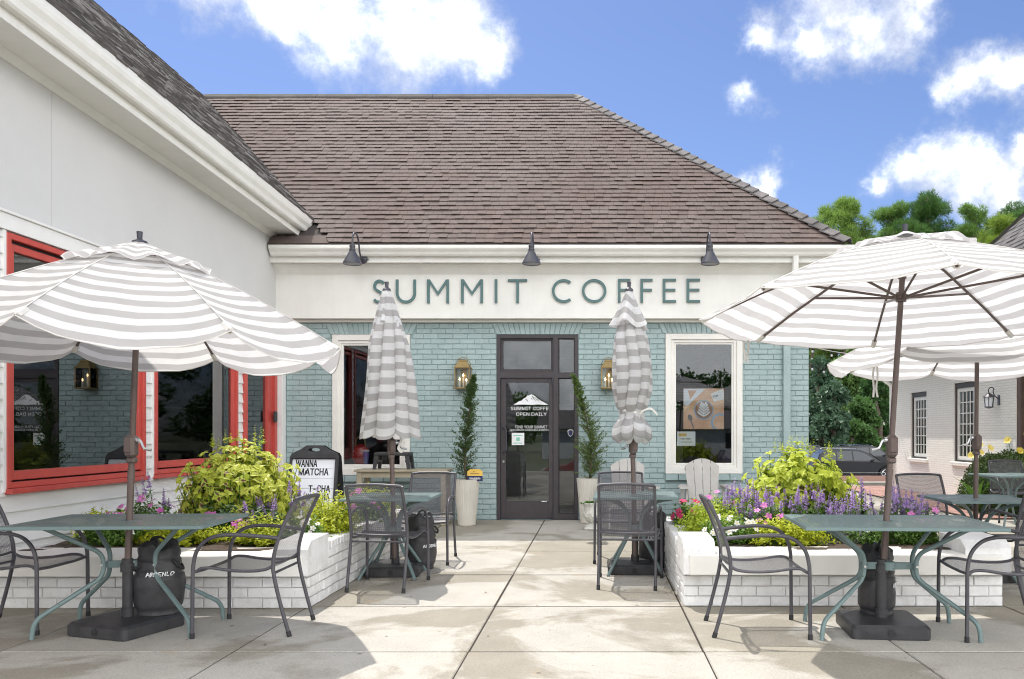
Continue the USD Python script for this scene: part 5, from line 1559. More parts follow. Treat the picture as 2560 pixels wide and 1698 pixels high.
# ---------------------------------------------------------------- umbrella bases and sand bags
def make_base(label, loc, rotz):
    g = thing("umbrella_base", label, "umbrella base", loc, rotz, group="black plastic umbrella bases")
    s = .245
    m = MB()
    pts = []
    for z, w in ((.0, s), (.07, s), (.088, s - .018)):
        pts.append((z, w))
    ring = lambda w, z: [[x, y, z] for x, y in np.array(sbox(-w, -w, w, w).buffer(-.03).buffer(.03, quad_segs=3).exterior.coords)[:-1]]
    rows = [ring(s - .004, 0.0), ring(s, .012), ring(s, .07), ring(s - .016, .090)]
    n_ = len(rows[0])
    v = np.array(sum(rows, []) + [[0, 0, .094]])
    f = [[i * n_ + k, i * n_ + (k + 1) % n_, (i + 1) * n_ + (k + 1) % n_] for i in range(3) for k in range(n_)] + [[i * n_ + k, (i + 1) * n_ + (k + 1) % n_, (i + 1) * n_ + k] for i in range(3) for k in range(n_)] + [[3 * n_ + k, 3 * n_ + (k + 1) % n_, 4 * n_] for k in range(n_)]
    m.add(v, np.array(f))
    obj("plate", m.get(), "black_plastic", g, smooth=30)
    obj("filler_cap", MB().tube([(0.0, -s - .004, .042), (0.0, -s + .01, .042)], .024, 16).box((-.02, -s - .0065, .0395), (.02, -s - .004, .0445)).get(), "rubber", g)
    obj("tube", MB().tube([(0, 0, .09), (0, 0, .44)], .031, 16).tube([(0, 0, .088), (0, 0, .15)], .038, 16).get(), "black_plastic", g, smooth=40)
    obj("collar", MB().tube([(0, 0, .385), (0, 0, .44)], .042, 18).tube([(0, 0, .44), (0, 0, .47)], .034, 16).tube([(.03, 0, .41), (.075, 0, .41)], .012, 8).get(), "black_plastic", g, smooth=40)
    return g


b0 = make_base("black umbrella base under the left table, turned askew", (-3.07, 5.40, 0), math.radians(-18))
copy_of(b0, (1.862, 5.38, 0), math.radians(-4), "black umbrella base under the right front table")
copy_of(b0, (-1.85, 7.60, 0), math.radians(3), "black umbrella base under the first closed umbrella")
copy_of(b0, (.366, 7.72, 0), math.radians(-4), "black umbrella base under the tied closed umbrella")
copy_of(b0, (3.35, 7.28, 0), math.radians(10), "black umbrella base beyond the right planter, under the lowest open umbrella")


def sandbag(label, loc, rotz, seed, h=.50, r=.155, word="ARSENLO", logo=False, za=.60, shift=0.0):
    rng = np.random.default_rng(seed)
    g = thing("sand_bag", label, "sand bag", loc, rotz, group="black sand bags weighing the umbrella bases")
    n_, m_ = 48, 34
    def surf(a, u, grow=0.0):
        z = u * h
        rad = r * (.93 + .13 * math.sin(PI * min(1, u * 1.25)) - .10 * max(0, u - .78) * 4)
        bulge = 1 + .05 * math.sin(2 * a + seed) * math.sin(PI * u)
        crease = -.018 * math.exp(-((u - .60 - .02 * math.sin(2 * a)) / .018) ** 2) - .012 * math.exp(-((u - .80 - .03 * math.sin(3 * a + 1)) / .02) ** 2) - .01 * math.exp(-((u - .06) / .03) ** 2)
        w = (0 if grow > .009 else .012) * (meshkit.noise(np.array([3 * math.cos(a) + 9, 3 * math.sin(a) + 9, u * 7 + seed])) - .5) * (1 + 3 * max(0, u - .6))
        rr_ = rad * bulge + crease + w + grow
        return np.array([rr_ * math.cos(a), rr_ * .88 * math.sin(a), z + (.03 * math.sin(3 * a + seed) + .02 * math.sin(7 * a)) * max(0, u - .8) * 5 * .6])
    P = np.array([[surf(a, u) for a in np.linspace(0, 2 * PI, n_ + 1)] for u in np.linspace(0, 1, m_)])
    top = np.array([[P[-1, j] * [.72, .72, 1] + [0, 0, .018], P[-1, j] * [.35, .35, 1] + [0, 0, -.005], [0, 0, h - .03]] for j in range(n_ + 1)]).transpose(1, 0, 2)
    P = np.concatenate([P, top])
    obj("sack", grid_mesh(P), "black_plastic", g, smooth=True)
    hnd = MB()
    for s in (-1, 1):
        q = spline([surf(-PI / 2 + s * .95, .80, .004), surf(-PI / 2 + s * 1.05, .72, .03), surf(-PI / 2 + s * 1.25, .66, .03), surf(-PI / 2 + s * 1.4, .72, .006)], 5)
        hnd.tube(q, .010, 6)
    q = spline([(-.06, 0, h), (-.03, -.02, h + .05), (.03, -.02, h + .05), (.06, 0, h)], 5)
    hnd.tube(q, .009, 6)
    obj("handle", hnd.get(), "rubber", g, smooth=True)
    t = meshkit.text_mesh(word, .027, .0015, True)
    v = np.array(t.vertices); v[:, 0] -= v[:, 0].max() / 2; v[:, 0] += shift
    w = np.array([surf(-PI / 2 + x / r, za * .72 + y / h, .010 + zz_) for x, y, zz_ in v])
    obj("lettering", (w, np.array(t.faces)), "decal_white", g)
    if logo:
        poly = unary_union([LineString([(-.055, 0), (0, .075), (.055, 0)]).buffer(.0045), LineString([(-.02, .0), (0, .05), (.02, 0)]).buffer(.004), LineString([(-.07, 0), (.07, 0)]).buffer(.004), LineString([(0, .05), (0, .085)]).buffer(.003)])
        tq = MB().prism(poly, 0, .0015, "z").get()
        tri = trimesh.Trimesh(*tq, process=False).subdivide()
        w = np.array([surf(-PI / 2 + (x + shift) / r, za * .72 + (y + .055) / h, .010 + zz_) for x, y, zz_ in tri.vertices])
        obj("emblem", (w, np.array(tri.faces)), "decal_white", g)
    return g


sandbag("black sand bag with white lettering leaning behind the pole under the left table", (-2.925, 5.515, .093), .15, 1, h=.45, r=.145, shift=.05, za=.80)
sandbag("black sand bag under the right front table, behind the umbrella pole", (1.885, 5.535, .093), 1.2, 2, h=.42, r=.135)
sandbag("black sand bag on the base of the first closed umbrella, beside the dark mesh chair", (-1.665, 7.83, 0), 1.0, 3, r=.142)
sandbag("black sand bag with a white triangle emblem beside the tied closed umbrella", (.555, 7.95, 0), .1, 4, logo=True, word="ARSENL", za=.78, h=.50, r=.14, shift=-.01)
# ---------------------------------------------------------------- things along the shop front
# letter board sign
sx, sy = -3.55, 10.2
g = thing("letter_board_sign", "white letter board sign in a black plastic frame behind the left planter", "sign", (sx, sy, 0))
W2 = .30
out = Polygon([(-W2, .0), (W2, 0), (W2, .985), (W2 - .02, 1.03), (.17, 1.08), (.10, 1.13), (-.10, 1.13), (-.17, 1.08), (-W2 + .02, 1.03), (-W2, .985)]).buffer(-.01).buffer(.01)
hole = affinity.scale(Point(0, 1.075).buffer(1, 16), .075, .023)
fr = out.difference(sbox(-.272, .10, .272, .962)).difference(hole)
lean_ = lambda v: np.stack([v[:, 0], v[:, 1] + .22 * v[:, 2] / 1.13, v[:, 2]], 1)
obj("frame", MB().prism(fr, -.03, .03, "y").prism(sbox(-W2 + .02, .97, W2 - .02, .985), -.04, -.03, "y").apply(lean_).get(), "black_plastic", g)
obj("rear_frame", MB().prism(out.difference(sbox(-.22, .1, .22, .95)).difference(hole), -.03, .01, "y").apply(lambda v: np.stack([v[:, 0], .52 - .22 * v[:, 2] / 1.13, v[:, 2]], 1)).get(), "black_plastic", g)
for k in range(7):
    z0 = .105 + k * .122
    obj("letter_panel", MB().box((-.271, -.008, z0), (.271, .01, z0 + .1185), .002).apply(lean_).get(), "letterboard", g)
rows = [("WANNA", -.226, .862, .27), ("MATCHA", -.182, .757, .36), ("T-CHA", -.045, .548, .27), ("W", -.07, .445, .055), ("HA", .125, .445, .10)]
for word, x0, z0, w in rows:
    t = meshkit.text_mesh(word, .083, .0015, True)
    v = np.array(t.vertices); v[:, 0] -= v[:, 0].min(); v[:, 0] *= w / v[:, 0].max()
    if word == "MATCHA":
        v[:, 0] += np.where(v[:, 0] > .085, .014, 0)
    vv = np.stack([v[:, 0] + x0, -.0085 - v[:, 2], v[:, 1] + z0], 1)
    sh3 = [lean_(vv + [dx_, dx_ * .02, 0]) for dx_ in (-.0012, 0, .0012)]
    nf_ = np.array(t.faces)
    obj("lettering", (np.vstack(sh3), np.vstack([nf_ + q_ * len(vv) for q_ in range(3)])), "ink", g)

# side table under the left window and the step stool on it
tx0, tx1, ty0, ty1, th = -3.36, -2.06, 11.42, 11.92, .775
g = thing("side_table", "tan wooden side table against the wall under the left shop window", "table", ((tx0 + tx1) / 2, (ty0 + ty1) / 2, 0))
for i in range(4):
    a = ty0 + (ty1 - ty0) * i / 4
    obj("top_board", MB().box((tx0, a + .002, th - .03), (tx1, a + (ty1 - ty0) / 4 - .002, th), .004).get(), "wood_tan", g, world=True)
for xx in (tx0 + .03, tx1 - .10):
    for yy in (ty0 + .03, ty1 - .10):
        obj("leg", MB().box((xx, yy, 0), (xx + .07, yy + .07, th - .031), .004).get(), "wood_tan", g, world=True)
obj("apron", MB().box((tx0 + .101, ty0 + .045, th - .11), (tx1 - .101, ty0 + .07, th - .031)).box((tx0 + .101, ty1 - .07, th - .11), (tx1 - .101, ty1 - .045, th - .031)).get(), "wood_tan", g, world=True)
g = thing("step_stool", "small black plastic step stool standing on the tan side table", "stool", (-2.86, 11.66, th))
w, d, hh = .245, .15, .24
obj("step", MB().box((-w, -d, hh - .05), (w, d, hh), .014).get(), "black_plastic", g)
for sx_ in (-1, 1):
    for sy_ in (-1, 1):
        q = np.array([[sx_ * (w - .005), sy_ * (d - .005), hh - .045], [sx_ * (w - .06), sy_ * (d - .005), hh - .045], [sx_ * (w - .06), sy_ * (d - .05), hh - .045], [sx_ * (w - .005), sy_ * (d - .05), hh - .045]])
        lo = q + [sx_ * .02, sy_ * .015, 0]; lo[:, 2] = .002
        lo[1, 0] += sx_ * .015; lo[2, 0] += sx_ * .015
        obj("leg", MB().tm(trimesh.convex.convex_hull(np.vstack([q, lo]))).get(), "black_plastic", g)
obj("cross_rail", MB().box((-w + .03, -d + .012, .10), (-w + .055, d - .012, .13)).box((w - .055, -d + .012, .10), (w - .03, d - .012, .13)).get(), "black_plastic", g)
# things on the sill inside the left window
g = thing("tumbler", "blue lidded tumbler on the sill inside the left shop window", "cup", (-3.50, 12.55, .79))
obj("cup", MB().lathe([(.032, 0), (.045, .2), (.045, .21)], 20).get(), "blue_cup", g, smooth=40)
obj("lid", MB().lathe([(.047, .211), (.047, .23), (.03, .24)], 20).get(), "decal_white", g, smooth=40)
obj("window_shelf", MB().box((-3.75, 12.42, .755), (-2.9, 12.75, .79)).get(), "red_paint", "/World/coffee_shop", world=True)
g = thing("bag", "dark red cloth bag on the sill inside the left shop window", "bag", (-3.62, 12.66, .79))
v, f = sphere((0, 0, .16), 1, 2, (.13, .08, .17))
obj("sack", (v, f), "car_red", g, smooth=True)
obj("strap", MB().tube(spline([(-.08, 0, .28), (-.05, 0, .42), (.05, 0, .42), (.08, 0, .28)], 5), .012, 6).get(), "brass", g)

# adirondack chairs
def adirondack(label, loc, rotz):
    g = thing("adirondack_chair", label, "chair", loc, rotz, group="pale grey adirondack chairs against the shop wall")
    # faces -y; origin under the seat
    tops = [.84, .90, .915, .915, .90, .84]
    tops = [.875, .925, .925, .875]
    n_ = 4
    for k in range(n_):
        x0 = -.23 + .46 * k / n_ + .004; x1 = -.23 + .46 * (k + 1) / n_ - .004
        fl = 1.06
        zc0 = .90 - .25 * ((x0) ** 2) / .053; zc1 = .90 - .25 * ((x1) ** 2) / .053
        f_ = lambda x: .925 - .11 * (x / .23) ** 2
        poly = [(x0 * .86, .27), (x1 * .86, .27), (x1 * fl, f_(x1) - .0), ((x0 + x1) / 2 * fl, f_((x0 + x1) / 2)), (x0 * fl, f_(x0))]
        m = MB().prism(Polygon(poly), -.012, .012, "y").apply(lambda v: np.stack([v[:, 0], v[:, 1] + .14 + .30 * (v[:, 2] - .27), v[:, 2]], 1))
        obj("back_slat", m.get(), "adirondack_grey", g)
    for k in range(5):
        y = -.30 + k * .092
        z = .36 - .10 * (k / 5)
        obj("seat_slat", MB().box((-.26, y, z), (.26, y + .085, z + .022), .004).get(), "adirondack_grey", g)
    for s in (-1, 1):
        obj("leg", MB().box((s * .285 - .014, -.34, 0), (s * .285 + .014, -.24, .54), .004).get(), "adirondack_grey", g)
        q = np.array([[-.33, .36], [-.24, .38], [.42, .06], [.42, 0.0], [.34, 0.0], [-.33, .29]])
        obj("leg", MB().prism(Polygon(q), s * .262 - .012, s * .262 + .012, "x").get(), "adirondack_grey", g)
        ap = Polygon([(s * .235, -.40), (s * .385, -.40), (s * .395, -.25), (s * .36, .02), (s * .31, .30), (s * .25, .30), (s * .25, -.2)]).buffer(-.01).buffer(.01)
        obj("armrest", MB().prism(ap, .541, .563, "z").get(), "adirondack_grey", g)
        obj("back_post", MB().box((s * .29 - .02, .20, .12), (s * .29 + .02, .24, .54), .003).get(), "adirondack_grey", g)
    obj("back_rail", MB().box((-.31, .245, .515), (.31, .275, .54)).box((-.24, .335, .75), (.24, .36, .80)).get(), "adirondack_grey", g)
    obj("seat_apron", MB().box((-.27, -.345, .27), (.27, -.32, .37)).get(), "adirondack_grey", g)
    return g


a0 = adirondack("pale grey adirondack chair under the right shop window, nearer the downspout", (1.50, 11.35, 0), 0.0)
copy_of(a0, (.455, 11.35, 0), .03, "pale grey adirondack chair half hidden behind the tied closed umbrella's pole")


# tall fluted pots with slender junipers
def fluted_pot(label, loc):
    g = thing("tall_planter", label, "plant pot", loc, group="tall cream fluted pots flanking the door")
    wob = lambda a: 1 + .010 * np.cos(a * 32)
    obj("pot", MB().lathe([(.115, 0), (.122, .01), (.176, .635), (.178, .64), (.166, .642), (.16, .60)], 160, (0, 0, 0), wob).get(), "cream_pot", g)
    obj("soil", MB().lathe([(.158, .585), (.158, .60)], 24).get(), "soil", g)
    return g


f0 = fluted_pot("tall cream fluted pot left of the door with a yard sign in it", (-1.80, 11.48, 0))
copy_of(f0, (-.10, 11.78, 0), 0, "tall cream fluted pot right of the door behind the little stone urn")


def juniper(label, base, spine, radius, seed):
    """Slender juniper: spine points from the pot upwards, radius by height."""
    rng = np.random.default_rng(seed)
    g = thing("juniper", label, "juniper", base, group="slender junipers in the tall pots")
    sp = spline(np.asarray(spine, float), 8)
    obj("trunk", MB().tube(sp, np.linspace(.014, .004, len(sp)), 7).get(), "twig", g)
    n_ = 520
    tw = MB(); P = []; D = []
    u = rng.uniform(0.02, 1, n_) ** .9
    idx = u * (len(sp) - 1)
    c = np.stack([np.interp(idx, np.arange(len(sp)), sp[:, k]) for k in range(3)], 1)
    rad = np.interp(u, np.linspace(0, 1, len(radius)), radius)
    a = rng.uniform(0, 2 * PI, n_)
    turn = 6.5 * u
    keep = (np.cos(a - turn * 2) > -.72)
    lump = .45 + .95 * rng.random(n_) ** 1.5
    tip = c + np.stack([np.cos(a), np.sin(a), rng.uniform(.25, 1.1, n_)], 1) * (rad * lump)[:, None]
    # sprays of scale leaves along each twig
    for i in range(n_):
        if not keep[i]:
            continue
        tw.tube([c[i], (c[i] + tip[i]) / 2 + [0, 0, -.01], tip[i]], [.003, .002, .001], 4, False)
        k = 22
        w = rng.uniform(.15, 1.05, k)
        q = c[i] + (tip[i] - c[i]) * w[:, None] + rng.normal(0, .008, (k, 3))
        P.append(q); D.append(unit((tip[i] - c[i]))[None] + rng.normal(0, .55, (k, 3)) + [0, 0, .25])
    P, D = np.vstack(P), np.vstack(D)
    N = rng.normal(size=P.shape)
    S = rng.uniform(.010, .030, len(P))
    obj("foliage", scatter(*QUAD, P, D, N, S), "juniper", g)
    obj("twigs", tw.get(), "twig", g)
    return g


juniper("slender juniper left of the door, curving up past the lantern", (-1.80, 11.48, .59), [(0, 0, 0), (-.03, 0, .3), (-.015, 0, .6), (.03, 0, .95), (.06, 0, 1.22), (.095, 0, 1.50)], [.15, .18, .175, .155, .14, .125, .105, .085, .05, .02], 1)
juniper("slender juniper right of the door, leaning towards the door frame", (-.10, 11.78, .59), [(0, 0, 0), (.03, 0, .25), (.03, 0, .5), (-.03, 0, .85), (-.12, 0, 1.2), (-.235, 0, 1.52)], [.15, .20, .22, .20, .165, .135, .105, .075, .045, .015], 2)
g = thing("yard_sign", "small yellow and navy alarm company sign stuck in the left pot", "sign", (-1.675, 11.40, .50))
pl_ = Polygon([(-.105, .12), (.105, .12), (.105, .255), (.06, .285), (-.06, .285), (-.105, .255)])
obj("upper_panel", MB().prism(pl_.intersection(sbox(-1, .192, 1, 1)), -.003, .003, "y").get(), "yellow_print", g)
obj("lower_panel", MB().prism(pl_.intersection(sbox(-1, -1, 1, .190)), -.003, .003, "y").get(), "navy_print", g)
obj("stake", MB().tube([(0, .006, -.1), (0, .006, .2)], .004, 6).get(), "chrome", g)
for word, z0, hgt, w, mm in (("SimpliSafe", .145, .026, .15, "decal_white"), ("PROTECTED 24/7", .218, .014, .12, "navy_print")):
    t = meshkit.text_mesh(word, hgt, .001, True); v = np.array(t.vertices); v[:, 0] -= v[:, 0].min(); v[:, 0] *= w / v[:, 0].max(); v[:, 0] -= w / 2
    obj("lettering", (np.stack([v[:, 0], -.0035 - v[:, 2], v[:, 1] + z0], 1), np.array(t.faces)), mm, g)
# stone urn
g = thing("stone_urn", "small weathered white stone urn on a foot beside the right pot", "urn", (-.055, 11.02, 0))
wob = lambda a: 1 + .025 * np.cos(a * 14)
obj("foot", MB().box((-.10, -.10, 0), (.10, .10, .03), .008).lathe([(.095, .03), (.085, .05), (.045, .075), (.04, .09)], 28).get(), "stone_urn", g, smooth=40)
obj("bowl", MB().lathe([(.04, .09), (.07, .11), (.105, .16), (.115, .21), (.108, .235), (.10, .25), (.104, .30), (.122, .335), (.128, .345), (.128, .355), (.112, .357), (.10, .32)], 56, (0, 0, 0), wob).get(), "stone_urn", g, smooth=50)
gar = MB()
for k in range(7):
    a0_, a1_ = k * 2 * PI / 7, (k + 1) * 2 * PI / 7
    pts = [((.117 - .012 * math.sin(PI * u)) * math.cos(a0_ + (a1_ - a0_) * u), (.117 - .012 * math.sin(PI * u)) * math.sin(a0_ + (a1_ - a0_) * u), .225 - .055 * math.sin(PI * u)) for u in np.linspace(0, 1, 9)]
    gar.tube(pts, .010, 6)
obj("garland", gar.get(), "stone_urn", g, smooth=True)
rg = np.random.default_rng(8)
P = np.stack([rg.normal(0, .05, 120), rg.normal(0, .05, 120), np.full(120, .34)], 1); D = np.stack([P[:, 0] * 8, P[:, 1] * 8, rg.uniform(.4, 1, 120)], 1)
obj("moss", scatter(*QUAD, P, D, rg.normal(size=P.shape), rg.uniform(.02, .05, 120)), "leaf_green", g)
# ---------------------------------------------------------------- flower beds
# a coleus leaf: pointed oval, folded on its midrib, drooping at the tip; st.x across (-1..1), st.y along
_ly = np.array([0, .18, .42, .68, 1.0]); _lw = np.array([.07, .36, .43, .27, .0])
CV, CUV = [], []
for y_, w_ in zip(_ly, _lw):
    for s_ in (-1, 0, 1):
        CV.append([s_ * w_, y_, .10 * abs(s_) * (w_ / .36) - .30 * y_ ** 2 + .12 * y_]); CUV.append([s_ * (w_ / .43 if w_ > 0 else 0) * (1 if y_ < .95 else 1), y_])
CV, CUV = np.array(CV), np.array(CUV)
CUV[:, 0] = np.tile([-1, 0, 1], 5); CUV[-3:, 0] = 1
CF = []
for i in range(4):
    for j in range(2):
        a = i * 3 + j
        CF += [[a, a + 1, a + 4], [a, a + 4, a + 3]]
CF = np.array(CF)


def coleus(label, c, rx, ry, z0, z1, n_shoots, seed, spikes=0, leaf=.092):
    rng = np.random.default_rng(seed)
    g = thing("coleus", label, "coleus", (c[0], c[1], z0), group="tall lime coleus plants")
    P, D, N, S = [], [], [], []
    stems = MB()
    for i in range(n_shoots):
        a = rng.uniform(0, 2 * PI)
        ph = math.asin(rng.uniform(.02, 1) ** .8)
        rr_ = rng.uniform(.60, 1.08) * (.82 + .36 * meshkit.noise(np.array([math.cos(a) * 1.6 + 5, math.sin(a) * 1.6 + 5, ph * 2.0 + seed])))
        tip = np.array([rx * rr_ * math.cos(ph) * math.cos(a), ry * rr_ * math.cos(ph) * math.sin(a), (z1 - z0) * (.16 + .84 * math.sin(ph) * rr_ * rng.uniform(.85, 1.05))])
        root = np.array([tip[0] * .25, tip[1] * .25, .02])
        bend = (tip + root) / 2 + [tip[0] * .18, tip[1] * .18, 0]
        q = spline([root, bend, tip], 5)
        stems.tube(q, np.linspace(.006, .003, len(q)), 4, False)
        axis = unit(unit(tip * [1, 1, .7]) + [0, -.25, .12])
        e1 = unit(np.cross(axis, [.3, .2, 1.0])); e2 = np.cross(axis, e1)
        t0 = rng.uniform(0, PI)
        for lev in range(4):
            base = tip - axis * (.075 * lev)
            tilt = (.55, .25, .05, -.12)[lev] + rng.normal(0, .1)
            sz = leaf * (.62, .92, 1.05, 1.1)[lev] * rng.uniform(.85, 1.2)
            for k in range(4 if lev == 0 else 2 if lev < 3 else 2):
                t = t0 + lev * PI / 2 + k * (PI if lev else PI / 2)
                d = e1 * math.cos(t) + e2 * math.sin(t)
                d = unit(d + axis * tilt * .8 + [0, 0, -.38] + rng.normal(0, .14, 3))
                P.append(base); D.append(d); N.append(unit(axis + [0, 0, .3] + rng.normal(0, .18, 3))); S.append(sz)
    P, D, N, S = np.array(P), np.array(D), np.array(N), np.array(S)
    order = np.argsort(P[:, 1] - .3 * S * 10)                      # nearest to the terrace first
    v, f = scatter(CV, CF, P[order], D[order], N[order], S[order])
    nv, nf = len(CV), len(CF)
    k = min(230, len(P))
    for i in range(k):
        obj("leaf", (v[i * nv:(i + 1) * nv], CF), "coleus_leaf", g, uv=CUV)
    obj("leaves", (v[k * nv:], f[k * nf:] - k * nv), "coleus_leaf", g, kind="stuff", uv=np.tile(CUV, (len(P) - k, 1)))
    obj("stems", stems.get(), "leaf_green", g)
    for i in range(spikes):
        a = rng.uniform(0, 2 * PI); r_ = rng.uniform(0, .75)
        b = np.array([rx * r_ * math.cos(a), ry * r_ * math.sin(a), (z1 - z0) * (.97 - .25 * r_ * r_)])
        hgt = rng.uniform(.09, .17)
        n_ = 26
        u = np.sort(rng.uniform(0, 1, n_))
        aa = np.arange(n_) * 2.4
        PP = b + np.stack([np.zeros(n_), np.zeros(n_), u * hgt], 1)
        DD = np.stack([np.cos(aa), np.sin(aa), np.full(n_, .5)], 1)
        obj("flower_spike", scatter(*LEAF, PP, DD, np.tile([0, 0, 1.0], (n_, 1)), (.042 - .030 * u)), "leaf_lime", g)
    return g


def clump(label, c, rx, ry, z0, hgt, n, mat, seed, leaf=(.022, .04), name="bedding_plant", cat="plant", group="low plants filling the white planters", flowers=None, nf=0, fsize=.034, shape=LEAF, top=.55, stemmy=False):
    """A mound of small leaves on short shoots, with single blossoms standing on it."""
    rng = np.random.default_rng(seed)
    g = thing(name, label, cat, (c[0], c[1], z0), group=group)
    n = int(n * 1.7)
    ns = max(n // 14, 10)
    a = rng.uniform(0, 2 * PI, ns); ph = np.arcsin(rng.uniform(0, 1, ns) ** .85)
    bump_ = rng.uniform(.62, 1.12, ns)
    tip = np.stack([rx * np.cos(ph) * np.cos(a) * bump_, ry * np.cos(ph) * np.sin(a) * bump_, hgt * (.10 + .90 * np.sin(ph)) * bump_], 1)
    root = tip * [.35, .35, .05]
    P, D, N, S = [], [], [], []
    for i in range(ns):
        k = 14
        u = rng.uniform(.35, 1.02, k)
        q = root[i] + (tip[i] - root[i]) * u[:, None] + rng.normal(0, .008, (k, 3))
        aa = np.arange(k) * 2.4 + rng.uniform(0, 6)
        ax = unit(tip[i] - root[i] + [0, 0, .05])
        e1 = unit(np.cross(ax, [.31, .2, .9])); e2 = np.cross(ax, e1)
        d = np.cos(aa)[:, None] * e1 + np.sin(aa)[:, None] * e2 + ax * rng.uniform(.2, .9, k)[:, None]
        P.append(q); D.append(d); N.append(np.tile(unit(ax + [0, 0, .6]), (k, 1)) + rng.normal(0, .25, (k, 3))); S.append(rng.uniform(*leaf, k))
    P, D, N, S = np.vstack(P), np.vstack(D), np.vstack(N), np.concatenate(S)
    obj("foliage", scatter(*shape, P, D, N, S), mat, g)
    st = MB()
    for i in range(0, ns, 2):
        st.tube([root[i], tip[i]], [.003, .0015], 3, False)
    obj("stems", st.get(), "leaf_green", g)
    if flowers:
        for i in range(nf):
            aa = rng.uniform(0, 2 * PI); p_ = math.asin(rng.uniform(.15, 1) ** top)
            if math.sin(aa) > .4:
                aa = -aa
            q = np.array([rx * math.cos(p_) * math.cos(aa), ry * math.cos(p_) * math.sin(aa), hgt * (.12 + .92 * math.sin(p_))]) * rng.uniform(.98, 1.1)
            nn = unit(np.array([math.cos(aa) * math.cos(p_), math.sin(aa) * math.cos(p_) - .45, math.sin(p_) + .3]) + rng.normal(0, .25, 3))
            e1 = unit(np.cross(nn, [.2, .1, 1.0])); e2 = np.cross(nn, e1)
            t0 = rng.uniform(0, 6)
            t = t0 + np.arange(5) * 2 * PI / 5
            DD = np.cos(t)[:, None] * e1 + np.sin(t)[:, None] * e2 + nn * .12
            fv, ff = scatter(PETAL[0], PETAL[1], np.tile(q, (5, 1)), DD, np.tile(nn, (5, 1)), fsize * rng.uniform(.85, 1.15))
            b = obj("blossom", (fv, ff), flowers, g)
            if flowers == "petal_white":
                obj("eye", sphere(q + nn * .004, .0055, 1), "petal_yellow", b)
    return g


PETAL = (np.array([[0, 0, 0], [.32, .45, .05], [.30, .85, .0], [0, 1, -.06], [-.30, .85, .0], [-.32, .45, .05]]), np.array([[0, 1, 5], [1, 2, 4], [1, 4, 5], [2, 3, 4]]))


def angelonia(label, c, rx, ry, z0, hgt, n_sp, seed, lean=.15):
    """Upright stalks with narrow leaves, each topped by a spike of small purple flowers."""
    rng = np.random.default_rng(seed)
    g = thing("angelonia", label, "flowers", (c[0], c[1], z0), group="purple flower spikes in the white planters")
    P, D, N, S = [], [], [], []
    st = MB()
    for i in range(n_sp):
        x, y = rng.uniform(-1, 1), rng.uniform(-1, 1)
        b = np.array([rx * x, ry * y, 0])
        hh = hgt * rng.uniform(.50, 1.08) * (1 - .22 * x * x) * (1 - .12 * max(0, -y))
        tip = b + [lean * x * hh + rng.normal(0, .03), lean * y * hh * .6 + rng.normal(0, .03), hh]
        st.tube([b, (b + tip) / 2 + rng.normal(0, .01, 3), tip], [.003, .0025, .0015], 4, False)
        ax = unit(tip - b)
        k = 46
        u = rng.uniform(.05, .72, k)
        q = b + (tip - b) * u[:, None]
        aa = rng.uniform(0, 2 * PI, k)
        P.append(q); D.append(np.stack([np.cos(aa), np.sin(aa), rng.uniform(.2, .9, k)], 1)); N.append(np.tile([0, 0, 1.0], (k, 1)) + rng.normal(0, .3, (k, 3))); S.append(rng.uniform(.03, .062, k))
        L = rng.uniform(.11, .20)
        m_ = 40
        w = np.sort(rng.uniform(0, 1, m_))
        fp = tip - ax * L * (1 - w)[:, None] * .95
        ta = np.arange(m_) * 2.4 + rng.uniform(0, 6)
        FD = np.stack([np.cos(ta), np.sin(ta), rng.uniform(-.1, .5, m_)], 1)
        sz = (.026 - .016 * w) * rng.uniform(.85, 1.2, m_)
        fv, ff = scatter(*PETAL, np.vstack([fp, fp]), np.vstack([FD, FD + rng.normal(0, .5, FD.shape)]), np.vstack([FD * .3 + [0, 0, 1], rng.normal(size=FD.shape)]), np.tile(sz, 2))
        obj("flower_spike", (fv, ff), "petal_purple", g)
    P, D, N, S = map(lambda q: np.concatenate(q), (P, D, N, S))
    lv = (np.array([[0, 0, 0], [.09, .4, .02], [0, 1, -.05], [-.09, .4, .02]]), np.array([[0, 1, 2], [0, 2, 3]]))
    obj("foliage", scatter(*lv, P, D, N, S * 1.15), "leaf_green", g)
    obj("stems", st.get(), "leaf_green", g)
    return g


SO = .385
# left planter
coleus("big lime and maroon coleus bush in the left planter, in front of the red windows", (-3.26, 7.55), .53, .48, SO, 1.24, 380, 1, 10)
angelonia("purple flower spikes left of the coleus in the left planter", (-3.88, 7.45), .18, .22, SO, .58, 10, 2)
angelonia("purple flower spikes right of the coleus, in front of the letter board sign", (-2.72, 7.35), .22, .26, SO, .46, 24, 3)
angelonia("short purple flower spikes in front of the coleus in the left planter", (-2.95, 7.05), .17, .10, SO, .38, 9, 4)
pk = "pink flowers with dark leaves"
clump("pink flowering mound behind the left umbrella pole", (-3.95, 7.22), .34, .22, SO, .30, 1500, "leaf_green", 5, (.03, .055), flowers="petal_pink", nf=15)
clump("pink flowering mound right of the left umbrella pole, below the coleus", (-3.22, 6.95), .34, .15, SO, .21, 1200, "leaf_green", 6, (.03, .05), flowers="petal_pink", nf=13)
clump("pink flowering mound at the far right of the left planter", (-2.32, 8.25), .24, .5, SO, .30, 1600, "leaf_green", 7, (.03, .055), flowers="petal_pink", nf=14)
clump("lime leafed mound at the far left of the left planter against the clapboards", (-4.32, 7.25), .28, .28, SO, .25, 1500, "leaf_lime", 8)
clump("lime leafed mound at the front of the left planter behind the pole", (-3.38, 6.70), .42, .20, SO, .22, 1900, "leaf_lime", 9)
